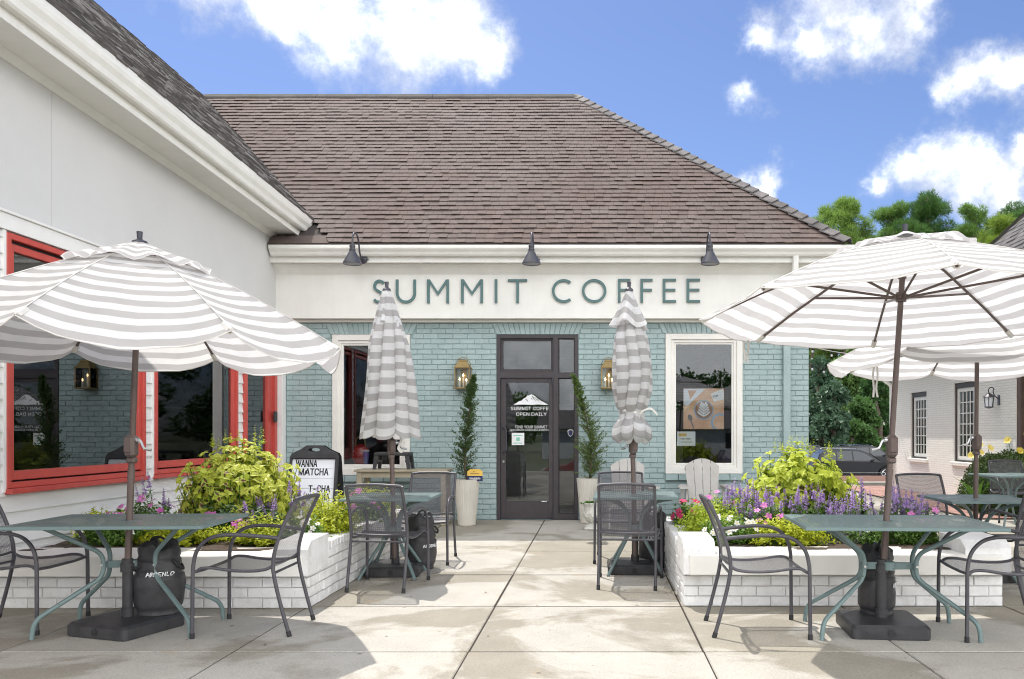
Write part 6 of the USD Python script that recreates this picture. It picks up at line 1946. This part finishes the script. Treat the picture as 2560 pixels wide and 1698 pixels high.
clump("lime leafed mound at the front of the left planter below the chair's arm", (-2.74, 6.70), .30, .20, SO, .24, 1700, "leaf_lime", 10)
clump("tall lime leafed mound at the corner of the left planter behind the mesh chair", (-2.34, 7.15), .29, .40, SO, .40, 3200, "leaf_lime", 11)
clump("lime leafed mound near the far end of the left planter", (-2.40, 8.6), .30, .42, SO, .36, 2300, "leaf_lime", 12)
clump("lime leafed mound behind the pink flowers left of the coleus", (-3.72, 7.7), .22, .2, SO, .40, 1300, "leaf_lime", 13)
clump("white flowering mound at the left front of the left planter", (-3.93, 6.68), .34, .18, SO, .22, 1600, "leaf_green", 14, (.02, .04), flowers="petal_white", nf=14, fsize=.024)
clump("white flowering mound at the right front corner of the left planter", (-2.40, 6.70), .22, .18, SO, .22, 1300, "leaf_green", 15, (.02, .04), flowers="petal_white", nf=16, fsize=.026)
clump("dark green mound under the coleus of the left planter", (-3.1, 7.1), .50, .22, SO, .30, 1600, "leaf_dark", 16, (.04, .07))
# right planter
coleus("big lime and maroon coleus bush in the right planter, before the downspout", (1.88, 7.74), .60, .45, SO, 1.14, 380, 21, 20)
angelonia("wide band of purple flower spikes in front of the coleus in the right planter", (1.72, 7.20), .45, .18, SO, .46, 64, 22)
angelonia("purple flower spikes behind the umbrella pole in the right planter", (2.38, 7.22), .34, .28, SO, .48, 60, 23)
angelonia("purple flower spikes at the left of the right planter beside the lime mound", (1.28, 7.35), .24, .26, SO, .48, 26, 24)
angelonia("purple flower spikes at the right end of the right planter", (2.78, 7.35), .18, .3, SO, .42, 22, 25)
angelonia("low purple flowers under the table edge in the right planter", (1.95, 6.72), .38, .07, SO, .22, 18, 29)
clump("red flowering tuft at the left back corner of the right planter", (.86, 7.75), .17, .22, SO, .26, 800, "leaf_green", 26, (.03, .05), flowers="petal_red", nf=9, fsize=.04)
clump("tall lime leafed mound at the left end of the right planter", (1.00, 7.12), .29, .38, SO, .33, 3200, "leaf_lime", 27)
clump("lime leafed mound at the front of the right planter behind the chair's arms", (1.52, 6.68), .40, .18, SO, .22, 2200, "leaf_lime", 28)
clump("lime leafed mound at the front right of the right planter under the table", (2.42, 6.68), .42, .17, SO, .20, 1700, "leaf_green", 30, (.02, .04), flowers="petal_white", nf=8, fsize=.022)
clump("white flowering mound at the left front of the right planter behind the mesh chair's back", (1.08, 6.69), .28, .17, SO, .22, 1500, "leaf_green", 31, (.02, .04), flowers="petal_white", nf=22, fsize=.028)
clump("pink flowering mound between the lime mound and the purple spikes of the right planter", (1.50, 6.90), .34, .12, SO, .28, 1300, "leaf_green", 32, (.03, .05), flowers="petal_pink", nf=8, fsize=.03)
clump("pink flowering mound at the back left of the right planter", (1.15, 7.85), .22, .22, SO, .33, 900, "leaf_green", 33, (.03, .05), flowers="petal_pink", nf=5)
clump("pink flowering mound at the right end of the right planter", (2.72, 6.86), .22, .14, SO, .26, 900, "leaf_green", 34, (.03, .05), flowers="petal_pink", nf=8)
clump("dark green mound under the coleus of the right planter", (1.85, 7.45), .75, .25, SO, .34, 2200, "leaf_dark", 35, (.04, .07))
# the clipped hedge and day lilies by the cottage
rh = np.random.default_rng(41)
g = thing("boxwood", "clipped round boxwood hedge in front of the cottage", "hedge", (6.72, 13.15, 0))
d_ = unit(rh.normal(size=(17000, 3))); d_[:, 2] = np.abs(d_[:, 2])
sup = (np.abs(d_[:, 0]) ** 3 + np.abs(d_[:, 1]) ** 3 + np.abs(d_[:, 2]) ** 3) ** (-1 / 3)
P = d_ * (sup * rh.uniform(.90, 1.03, len(d_)) * (.93 + .14 * meshkit.noise(d_ * 4 + 9, 3)))[:, None] * [.70, 1.05, .93]
obj("foliage", scatter(*QUAD, P, d_ * .6 + rh.normal(0, .7, d_.shape), d_ + rh.normal(0, .5, d_.shape), rh.uniform(.03, .055, len(P))), "leaf_box", g)
cv, cf = sphere((0, 0, 0), 1, 3)
s_ = (np.abs(cv) ** 3).sum(1, keepdims=True) ** (-1 / 3)
cv = cv * s_ * [.61, .94, .83]; cv[:, 2] = np.maximum(cv[:, 2], 0.0)
obj("core", (cv, cf), "leaf_dark", g)
def lily(label, c, n_, seed):
    rng = np.random.default_rng(seed)
    g = thing("day_lily", label, "lily", c, group="yellow day lilies by the cottage")
    lm = MB(); P = []
    bl = (np.array([[-.045, 0, 0], [.045, 0, 0], [.06, .4, .1], [-.06, .4, .1], [.03, .8, .06], [-.03, .8, .06], [0, 1.05, -.12]]), np.array([[0, 1, 2], [0, 2, 3], [3, 2, 4], [3, 4, 5], [5, 4, 6]]))
    k = 26
    a = rng.uniform(0, 2 * PI, k)
    D = np.stack([np.cos(a) * .6, np.sin(a) * .6, rng.uniform(.6, 1.2, k)], 1)
    obj("leaves", scatter(*bl, np.zeros((k, 3)) + rng.normal(0, .03, (k, 3)) * [1, 1, 0], D, np.stack([-np.cos(a), -np.sin(a), np.ones(k)], 1), rng.uniform(.4, .75, k)), "leaf_green", g)
    for i in range(n_):
        tip = np.array([rng.normal(0, .16), rng.normal(0, .12), rng.uniform(.85, 1.15)])
        s = obj("stalk", MB().tube([(0, 0, 0), tip * [.4, .4, .6], tip], [.007, .006, .004], 5).get(), "leaf_green", g)
        t = np.arange(6) * PI / 3
        f = unit(np.array([rng.normal(0, .4), -.8, .5]))
        e1 = unit(np.cross(f, [0, 0, 1.0])); e2 = np.cross(f, e1)
        obj("blossom", scatter(*PETAL, np.tile(tip, (6, 1)), np.cos(t)[:, None] * e1 + np.sin(t)[:, None] * e2 + f * .8, np.tile(f, (6, 1)), .075), "petal_yellow", s)
    return g


lily("yellow day lily at the hedge's left, beside the pole of the lowest open umbrella", (6.05, 13.0, 0), 4, 1)
lily("yellow day lily behind the hedge beside the cottage door", (6.45, 12.55, .1), 5, 2)
# ---------------------------------------------------------------- the cottage on the right
CXW = 6.80
cot = thing("cottage", "white painted brick cottage with dark framed windows and steep shingle roof", "house", (CXW, 16.0, 0))
CW = [(16.95, 17.80, .74, 2.14), (14.80, 15.67, .74, 2.22)]
CD = (11.9, 13.35, 0.0, 2.45)
CY0, CY1, CZ = 4.0, 18.95, 2.86
m = MB()
zs = [-.05, CD[2], .74, 2.14, 2.22, 2.45, CZ]
zs = sorted(set(zs))
for a, c in zip(zs[:-1], zs[1:]):
    for y0, y1 in gaps(CY0, CY1, [(h[0], h[1]) for h in CW + [CD] if h[2] < c - 1e-6 and h[3] > a + 1e-6]):
        m.box((CXW, y0, a), (CXW + .22, y1, c))
m.box((CXW + .22, CY1 - .22, -.05), (14.0, CY1, CZ)).box((CXW + .22, CY0, -.05), (14.0, CY0 + .22, CZ)).box((13.8, CY0 + .22, -.05), (14.0, CY1 - .22, CZ))
obj("wall", m.get(), "cottage_brick", cot, world=True)
obj("frieze_board", MB().box((CXW - .025, CY0, 2.50), (CXW - .002, CY1 + .02, 2.53)).box((CXW - .02, CY0, 2.70), (CXW - .001, CY1 + .02, CZ)).get(), "trim_paint", cot, world=True)
for i, (y0, y1, z0, z1) in enumerate(CW):
    w = obj("window", MB().box((CXW + .03, y0, z0), (CXW + .12, y0 + .05, z1)).box((CXW + .03, y1 - .05, z0), (CXW + .12, y1, z1)).box((CXW + .031, y0 + .05, z1 - .10), (CXW + .12, y1 - .05, z1)).box((CXW + .031, y0 + .05, z0), (CXW + .12, y1 - .05, z0 + .035)).get(), "cottage_frame", cot, world=True)
    mm = MB()
    a0_, a1_, b0_, b1_ = y0 + .051, y1 - .051, z0 + .036, z1 - .101
    mm.box((CXW + .05, a0_, b0_), (CXW + .09, a0_ + .10, b1_)).box((CXW + .05, a1_ - .07, b0_), (CXW + .09, a1_, b1_)).box((CXW + .051, a0_ + .1, b1_ - .07), (CXW + .09, a1_ - .07, b1_)).box((CXW + .051, a0_ + .1, b0_), (CXW + .09, a1_ - .07, b0_ + .07))
    obj("sash", mm.get(), "white_paint", w, world=True)
    gb = MB()
    for q in range(1, 4):
        yy = a0_ + .1 + (a1_ - a0_ - .17) * q / 4
        gb.box((CXW + .055, yy - .009, b0_ + .07), (CXW + .068, yy + .009, b1_ - .07))
    for q in range(1, 6):
        zz = b0_ + .07 + (b1_ - b0_ - .14) * q / 6
        gb.box((CXW + .056, a0_ + .1, zz - .009), (CXW + .067, a1_ - .07, zz + .009))
    obj("glazing_bar", gb.get(), "white_paint", w, world=True)
    obj("pane", MB().box((CXW + .070, a0_ + .1, b0_ + .07), (CXW + .075, a1_ - .07, b1_ - .07)).get(), "clear_glass", w, world=True)
    obj("blind", MB().box((CXW + .0905, a0_, b0_), (CXW + .10, a1_, b1_)).get(), "cottage_blind", w, world=True)
    obj("sill", MB().box((CXW - .05, y0 - .07, z0 - .075), (CXW + .06, y1 + .07, z0 - .002), .008).get(), "cottage_brick", cot, world=True)
pbr("wood_door", (0.13, 0.085, 0.07), (0.10, 0.065, 0.055), rough=.5, scale=6)
d_ = obj("door_frame", MB().box((CXW + .02, CD[0], 0), (CXW + .12, CD[0] + .11, CD[3])).box((CXW + .02, CD[1] - .11, 0), (CXW + .12, CD[1], CD[3])).box((CXW + .021, CD[0] + .11, CD[3] - .11), (CXW + .12, CD[1] - .11, CD[3])).get(), "wood_door", cot, world=True)
obj("door_leaf", MB().box((CXW + .06, CD[0] + .11, .01), (CXW + .10, CD[0] + .26, CD[3] - .11)).box((CXW + .06, CD[1] - .26, .01), (CXW + .10, CD[1] - .111, CD[3] - .11)).box((CXW + .061, CD[0] + .26, .01), (CXW + .10, CD[1] - .26, .3)).get(), "wood_door", d_, world=True)
obj("pane", MB().box((CXW + .075, CD[0] + .26, .3), (CXW + .08, CD[1] - .26, CD[3] - .11)).get(), "window_glass", d_, world=True)
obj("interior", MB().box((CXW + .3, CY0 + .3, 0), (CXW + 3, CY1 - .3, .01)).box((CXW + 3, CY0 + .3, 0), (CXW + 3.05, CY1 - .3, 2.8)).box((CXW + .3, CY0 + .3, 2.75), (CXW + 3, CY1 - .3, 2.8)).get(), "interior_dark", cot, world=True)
ex = .42
EXX, EY1, EY0 = CXW - ex, CY1 + ex, CY0 - ex
obj("eave", MB().box((EXX + .05, EY0 + .05, CZ - .12), (14.0, EY1 - .05, CZ - .04)).box((EXX, EY0, CZ - .04), (EXX + .12, EY1, CZ + .07), .02).box((EXX + .12, EY1 - .12, CZ - .04), (14.2, EY1, CZ + .07), .02).get(), "trim_paint", cot, world=True)
ds = MB().tube(fillet([(EXX + .06, EY1 - .35, CZ - .02), (EXX + .06, EY1 - .35, CZ - .22), (CXW - .05, CY1 - .12, CZ - .50), (CXW - .05, CY1 - .12, .1)], .07, 6), .045, 8)
obj("downspout", ds.get(), "trim_paint", cot, world=True)
tp = 1.16
rx_ = 3.7
apx = CZ + .07 + rx_ * tp
rf = MB()
rows_ = 34
rk = np.random.default_rng(17)
for i in range(rows_):
    u0, u1 = rx_ * i / rows_, rx_ * (i + 1.15) / rows_
    y = EY0 + u0
    while y < EY1 - u0:
        w = rk.choice([.2, .26, .32])
        y1_ = min(y + w - .004, EY1 - u0)
        y1u = min(y1_, EY1 - u1)
        th = rk.choice([.012, .02, .028])
        if y1u > y:
            rf.add(np.array([[EXX + u0 - th * .7, y, CZ + .07 + u0 * tp + th * .6], [EXX + u0 - th * .7, y1_, CZ + .07 + u0 * tp + th * .6], [EXX + u1, y1u, CZ + .07 + u1 * tp + .003], [EXX + u1, y, CZ + .07 + u1 * tp + .003], [EXX + u0, y, CZ + .05 + u0 * tp], [EXX + u0, y1_, CZ + .05 + u0 * tp]]), np.array([[0, 1, 2, 3], [4, 5, 1, 0]]))
        y += w
cr = obj("roof", MB().add(np.array([[EXX, EY0, CZ + .05], [EXX, EY1, CZ + .05], [EXX + rx_, EY1 - rx_, apx - .02], [EXX + rx_, EY0 + rx_, apx - .02], [14.2, EY1, CZ + .05], [14.2, EY0, CZ + .05]]), np.array([[0, 1, 2], [0, 2, 3], [1, 4, 2], [4, 5, 2], [5, 3, 2], [5, 0, 3]])).get(), "shingle_grey", cot, world=True)
obj("shingles", rf.get(), "shingle_grey", cr, kind="stuff", world=True)
hc = MB()
for i in range(24):
    u0, u1 = rx_ * i / 24, rx_ * (i + 1.2) / 24
    for s in (-1, 1):
        pass
    a_ = np.array([EXX + u0, EY1 - u0, CZ + .09 + u0 * tp]); b_ = np.array([EXX + u1, EY1 - u1, CZ + .085 + u1 * tp])
    w_ = np.array([.08, .08, -.06]); w2 = np.array([-.08, -.08, -.06])
    hc.add(np.array([a_ + [-.11, 0, -.02], a_ + [0, 0, .03], a_ + [0, .11, -.02], b_ + [-.11, 0, -.04], b_ + [0, 0, .0], b_ + [0, .11, -.04]]), np.array([[0, 1, 4, 3], [1, 2, 5, 4]]))
obj("hip_caps", hc.get(), "shingle_grey", cr, kind="stuff", world=True)
g = thing("carriage_lantern", "black carriage lantern with a scroll on the cottage wall", "lantern", (CXW, 13.9, 1.72))
lx = -.17
cg = MB()
for k in range(6):
    a = k * PI / 3
    cg.tube([(lx + .062 * math.cos(a), .062 * math.sin(a), 0), (lx + .085 * math.cos(a), .085 * math.sin(a), .17)], .006, 5)
cg.lathe([(.02, -.025), (.07, -.005), (.07, .008)], 12, (lx, 0, 0))
obj("cage", cg.get(), "lamp_black", g)
obj("hood", MB().lathe([(.108, .165), (.10, .175), (.05, .215), (.02, .235)], 12, (lx, 0, 0)).get(), "lamp_black", g)
obj("glass", MB().lathe([(.055, .005), (.077, .165)], 12, (lx, 0, 0)).get(), "letterboard", g)
sc = spline([(lx, 0, .235), (lx - .01, 0, .29), (lx + .03, 0, .33), (lx + .08, 0, .31), (lx + .07, 0, .27), (lx + .09, 0, .20), (0, 0, .12)], 6)
obj("bracket", MB().tube(sc, .009, 6).box((-.012, -.035, .03), (-.001, .035, .2)).get(), "lamp_black", g)

# string lights between the shop's flank and the cottage
for i, (a, c, sg, lab) in enumerate([((3.17, 15.5, 2.95), (6.45, 19.0, 2.76), .22, "lowest string of garden bulbs from the shop to the cottage gutter"),
                                     ((3.17, 14.6, 3.02), (9.5, 24.0, 3.9), .35, "middle string of garden bulbs seen against the trees"),
                                     ((3.17, 14.0, 3.10), (9.8, 24.0, 4.4), .30, "highest string of garden bulbs seen against the trees")]):
    a, c = np.array(a), np.array(c)
    g = thing("string_light", lab, "string light", a, group="strings of garden bulbs")
    u = np.linspace(0, 1, 30)
    pts = a + (c - a) * u[:, None]; pts[:, 2] -= sg * 4 * u * (1 - u)
    obj("cable", MB().tube(pts, .009, 5).get(), "strap_cloth" if i else "wire_black", g, world=True)
    for k in range(2, 29, 3):
        b = obj("socket", MB().tube([pts[k], pts[k] - [0, 0, .06]], .018, 8).get(), "wire_black", g, world=True)
        obj("bulb", sphere(pts[k] - [0, 0, .09], .024, 1, (1, 1, 1.3)), "lamp_clear", b, world=True, smooth=True)

# ---------------------------------------------------------------- cars
def make_car(name, label, loc, rotz, paint, group=None):
    """Estate-bodied car, nose towards +x."""
    g = thing(name, label, "car", loc, rotz, group)
    body = Polygon([(-2.32, .36), (-2.36, .70), (-2.28, 1.02), (-1.2, 1.04), (.9, .98), (1.6, .95), (2.15, .84), (2.36, .64), (2.38, .40), (2.2, .26), (-2.2, .26)]).buffer(-.05).buffer(.05)
    for wx in (-1.42, 1.42):
        body = body.difference(Point(wx, .36).buffer(.40, 12))
    m = MB().prism(body, -.86, .86, "y").prism(body.buffer(-.05), -.93, -.861, "y").prism(body.buffer(-.05), .861, .93, "y")
    obj("body", m.get(), paint, g)
    cabin = [(-2.22, 1.0), (-2.05, 1.45), (-1.75, 1.62), (-.6, 1.68), (.1, 1.63), (.55, 1.46), (1.18, .98)]
    def tumble(v):
        s = 1 - .20 * np.clip((v[:, 2] - 1.0) / .68, 0, 1)
        return np.stack([v[:, 0], v[:, 1] * s, v[:, 2]], 1)
    obj("cabin", MB().prism(Polygon(cabin), -.86, .86, "y").apply(tumble).get(), paint, g)
    for s in (-1, 1):
        for q in ([(-2.0, 1.06), (-1.83, 1.42), (-1.25, 1.54), (-1.22, 1.06)], [(-1.15, 1.06), (-1.18, 1.545), (-.38, 1.57), (-.36, 1.06)], [(-.28, 1.06), (-.30, 1.57), (.05, 1.54), (.42, 1.40), (.92, 1.06)]):
            obj("side_window", MB().prism(Polygon(q), min(s * .862, s * .868), max(s * .862, s * .868), "y").apply(tumble).get(), "car_glass", g)
        obj("trim_strip", MB().box((-2.0, min(s * .94, s * .925), .40), (2.0, max(s * .94, s * .925), .43)).get(), "chrome", g)
        mr = MB().box((.62, s * .90 - .07, 1.02), (.80, s * .98 + .07, 1.15), .03)
        obj("mirror", mr.get(), paint, g)
        obj("headlight", MB().box((2.05, s * .70 - .16, .66), (2.34, s * .70 + .16, .80), .04).get(), "lamp_clear", g)
        obj("tail_light", MB().box((-2.38, s * .74 - .13, .78), (-2.22, s * .74 + .13, .98), .03).get(), "tail_red", g)
        obj("roof_rail", MB().tube([(-1.7, s * .62, 1.66), (-1.6, s * .62, 1.71), (-.1, s * .62, 1.70), (.0, s * .62, 1.64)], .018, 6).get(), "chrome", g)
        for wx in (-1.42, 1.42):
            w = obj("wheel", MB().tube([(wx, s * .70, .345), (wx, s * .915, .345)], .345, 24).get(), "rubber", g)
            rm_ = MB().tube([(wx, s * .916, .345), (wx, s * .925, .345)], .06, 10)
            for k in range(5):
                a = k * 2 * PI / 5
                rm_.tube([(wx, s * .92, .345), (wx + .22 * math.cos(a), s * .92, .345 + .22 * math.sin(a))], .025, 6)
            rm_.tube([(wx + .225 * math.cos(t), s * .918, .345 + .225 * math.sin(t)) for t in np.linspace(0, 2 * PI, 21)], .018, 6, False)
            obj("rim", rm_.get(), "chrome", w)
    ws = np.array([[.62, -.70, 1.43], [.62, .70, 1.43], [1.16, .80, 1.03], [1.16, -.80, 1.03]]) + [.02, 0, .012]
    obj("windshield", (ws, np.array([[0, 1, 2, 3]])), "car_glass", g)
    rw = np.array([[-2.19, -.76, 1.08], [-2.19, .76, 1.08], [-2.06, .68, 1.42], [-2.06, -.68, 1.42]]) + [-.02, 0, .01]
    obj("rear_window", (rw, np.array([[0, 1, 2, 3]])), "car_glass", g)
    return g


cgp = "dark cars parked behind the planter"
make_car("parked_car", "black estate car parked broadside beyond the mulch bed, nearest of the three", (14.1, 45.0, -1.30), 0, "car_black", cgp)
make_car("parked_car", "dark grey car with roof rails parked behind the black estate car, furthest left", (13.2, 49.5, -1.22), .15, "car_navy", cgp)
make_car("parked_car", "black car parked furthest back, beside the cottage corner", (16.9, 51.5, -1.22), .3, "car_black", cgp)
make_car("red_car", "red car parked across the road, reflected in the door glass", (-.2, -14.5, -1.23), PI, "car_red")

# ---------------------------------------------------------------- trees
def tree(name, label, x, y, h, clumps, mat, leaf, per, seed, group, trunk_r=.25, shape=QUAD, tuft=0, z0=None, n_limb=None, up=.35):
    """clumps: (dx, dy, z, rx, rz) leaf masses; each gets its limb and its own cloud of leaves."""
    rng = np.random.default_rng(seed)
    zb = float(terrain(np.array(x), np.array(y))) if z0 is None else z0
    g = thing(name, label, "tree", (x, y, zb), group=group)
    ht = max(c[2] for c in clumps)
    sp = spline([(0, 0, 0), (rng.normal(0, .15), rng.normal(0, .15), ht * .35), (rng.normal(0, .25), rng.normal(0, .2), ht * .7), (clumps[-1][0] * .3, clumps[-1][1] * .3, ht)], 6)
    m = MB().tube(sp, np.linspace(trunk_r, trunk_r * .22, len(sp)), 9)
    for dx, dy, z, rx, rz in clumps:
        za = max(z - abs(dx) * .55 - rz * .6, ht * .12)
        b = np.array([np.interp(za, sp[:, 2], sp[:, 0]), np.interp(za, sp[:, 2], sp[:, 1]), za])
        e = np.array([dx, dy, z])
        q = spline([b, (b + e) / 2 + [0, 0, -.1 * abs(dx)], e], 4)
        m.tube(q, np.linspace(trunk_r * .30, trunk_r * .07, len(q)), 5, False)
        for k in range(5):
            d = unit(rng.normal(size=3) + [0, 0, .3]) * [rx, rx, rz] * .85
            m.tube([e - d * .15, e + d], [trunk_r * .09, trunk_r * .03], 4, False)
    obj("trunk", m.get(), "bark", g)
    P, D = [], []
    for dx, dy, z, rx, rz in clumps:
        n_ = int(per * (rx * rx * rz) ** .55)
        d = unit(rng.normal(size=(n_, 3)))
        lump = .60 + .75 * meshkit.noise(d * 2.2 + rng.uniform(0, 40, 3), seed)
        r_ = rng.uniform(.35, 1.0, n_) ** .5 * lump
        d2 = d.copy(); d2[:, 2] = np.where(d2[:, 2] < 0, d2[:, 2] * .6, d2[:, 2])
        p = np.array([dx, dy, z]) + d2 * r_[:, None] * [rx, rx, rz]
        if tuft:
            for k in range(tuft):
                P.append(p); D.append(d * .6 + rng.normal(0, .75, (n_, 3)) + [0, 0, up])
        else:
            P.append(p); D.append(d * .5 + rng.normal(0, .8, (n_, 3)) + [0, 0, -.1])
    P, D = np.vstack(P), np.vstack(D)
    N = rng.normal(size=P.shape) + [0, 0, .6]
    obj("crown", scatter(*shape, P, D, N, leaf * rng.uniform(.7, 1.3, len(P))), mat, g)
    return g


def pine_clumps(rng, h, w, n_, lo=.55):
    out = []
    for i in range(n_):
        u = rng.uniform(0, 1)
        z = h * (lo + (1 - lo) * u)
        rad = w * (1 - .62 * u ** 2.2) * rng.uniform(.1, 1) ** .7
        a = rng.uniform(0, 2 * PI)
        out.append((rad * math.cos(a), rad * math.sin(a), z, rng.uniform(.5, 1.3) * w * .22, rng.uniform(.6, 1.0) * w * .18))
    out.append((0, 0, h * .98, w * .26, w * .2))
    return out


PINE = (np.array([[.035, 0, 0], [-.035, 0, 0], [.03, .6, .05], [-.03, .6, .05], [0, 1, .08]]), np.array([[0, 1, 3], [0, 3, 2], [2, 3, 4]]))
rt = np.random.default_rng(77)
PG = "tall pines behind the shop"
for k, (px, top, wpx, Yt, mat, lab) in enumerate([
        (2108, 512, 84, 78, "pine_needle", "tall pine just right of the shop roof's corner"),
        (2058, 562, 40, 84, "pine_needle", "small pine crown peeping over the end of the shop roof"),
        (2235, 528, 70, 80, "pine_needle", "pine with a broken rounded crown left of the tallest pine"),
        (2318, 500, 88, 76, "pine_needle", "tallest pine, behind the right umbrella's tip"),
        (2432, 528, 66, 82, "pine_needle", "open crowned pine between the tallest pine and the cottage roof"),
        (2535, 512, 74, 90, "pine_needle", "dark pine at the right edge behind the yellow-green pine"),
        (2512, 560, 74, 70, "pine_yellow", "yellow-green pine above the cottage roof"),
        (2180, 600, 60, 88, "pine_needle", "lower dark pine between the first two tall pines"),
        (2380, 585, 90, 92, "pine_needle", "lower pine behind the right umbrella, in the gap of the crowns"),
        (2275, 575, 90, 96, "pine_needle", "far pine filling the gap left of the tallest pine"),
        (2470, 580, 90, 96, "pine_needle", "far pine filling the gap beside the cottage roof")]):
    x = (px - CX) * Yt / F
    zb = float(terrain(np.array(x), np.array(float(Yt))))
    h = H + (CY - top) * Yt / F - zb
    w = 1.38 * wpx * Yt / F
    tree("pine_tree", lab, x, Yt, h, pine_clumps(rt, h, w, 100, .38), mat, .42, 260, 100 + k, PG, trunk_r=.26, shape=PINE, tuft=4)
MG = "leafy trees beyond the parked cars"
for k, (px, top, wpx, Yt, mat, lab) in enumerate([
        (2050, 900, 75, 56, "tree_blue", "grey-green leafy tree beside the shop's corner, behind the cars"),
        (2120, 830, 70, 63, "tree_mid", "mid green leafy tree in the middle of the gap behind the cars"),
        (2190, 860, 60, 58, "tree_mid", "leafy tree behind the cottage's downspout"),
        (2085, 960, 55, 54, "tree_blue", "low grey-green tree right behind the parked cars"),
        (2155, 1000, 60, 57, "tree_mid", "low bushy tree in the gap above the farthest car"),
        (2020, 700, 110, 70, "tree_mid", "tall dark tree mostly hidden by the shop's flank"),
        (2160, 680, 100, 74, "tree_mid", "tall dark tree behind the right umbrella's left edge"),
        (2290, 760, 110, 72, "tree_mid", "tall dark tree behind the cottage's eave"),
        (2240, 930, 70, 66, "tree_mid", "dark leafy tree at the cottage's far corner")]):
    x = (px - CX) * Yt / F
    zb = float(terrain(np.array(x), np.array(float(Yt))))
    h = H + (CY - top) * Yt / F - zb
    w = wpx * Yt / F
    cl = []
    for i in range(22):
        u = rt.uniform(0, 1); a = rt.uniform(0, 2 * PI); rad = w * math.sin(PI * (.12 + .80 * u)) * rt.uniform(.2, .85)
        cl.append((rad * math.cos(a), rad * math.sin(a), h * (.12 + .82 * u), w * rt.uniform(.26, .42), w * rt.uniform(.22, .36)))
    cl.append((0, 0, h * .96, w * .3, w * .25))
    tree("leafy_tree", lab, x, Yt, h, cl, mat, .30, 520, 200 + k, MG, trunk_r=.22)
# the far side of the road behind the photographer, seen only in the panes
RG = "trees across the road, seen only as reflections"
for k in range(11):
    x = -62 + k * 12.4 + rt.uniform(-3, 3); y = -78 + rt.uniform(-8, 8)
    h = rt.uniform(6.5, 10.5); w = rt.uniform(3.2, 4.6)
    cl = [(w * rt.uniform(-.8, .8), w * rt.uniform(-.8, .8), h * rt.uniform(.25, .95), w * .45, w * .38) for _ in range(16)]
    tree("roadside_tree", "leafy tree across the road behind the camera", x, y, h, cl, "tree_mid", .5, 110, 300 + k, RG, trunk_r=.2)
sb = thing("far_store", "low grey store across the road behind the camera", "building", (9.0, -52.0, -1.2))
obj("wall", MB().box((-14, -6, 0), (14, 0, 2.8)).get(), "wall_paint", sb)
obj("roof", MB().prism([(-6.5, 2.8), (.6, 2.8), (-3, 4.6)], -14.5, 14.5, "x").get(), "shingle_grey", sb)
obj("window", MB().box((-10, .001, 1), (-3, .03, 2.4)).box((3, .001, 1), (10, .03, 2.4)).get(), "car_glass", sb)
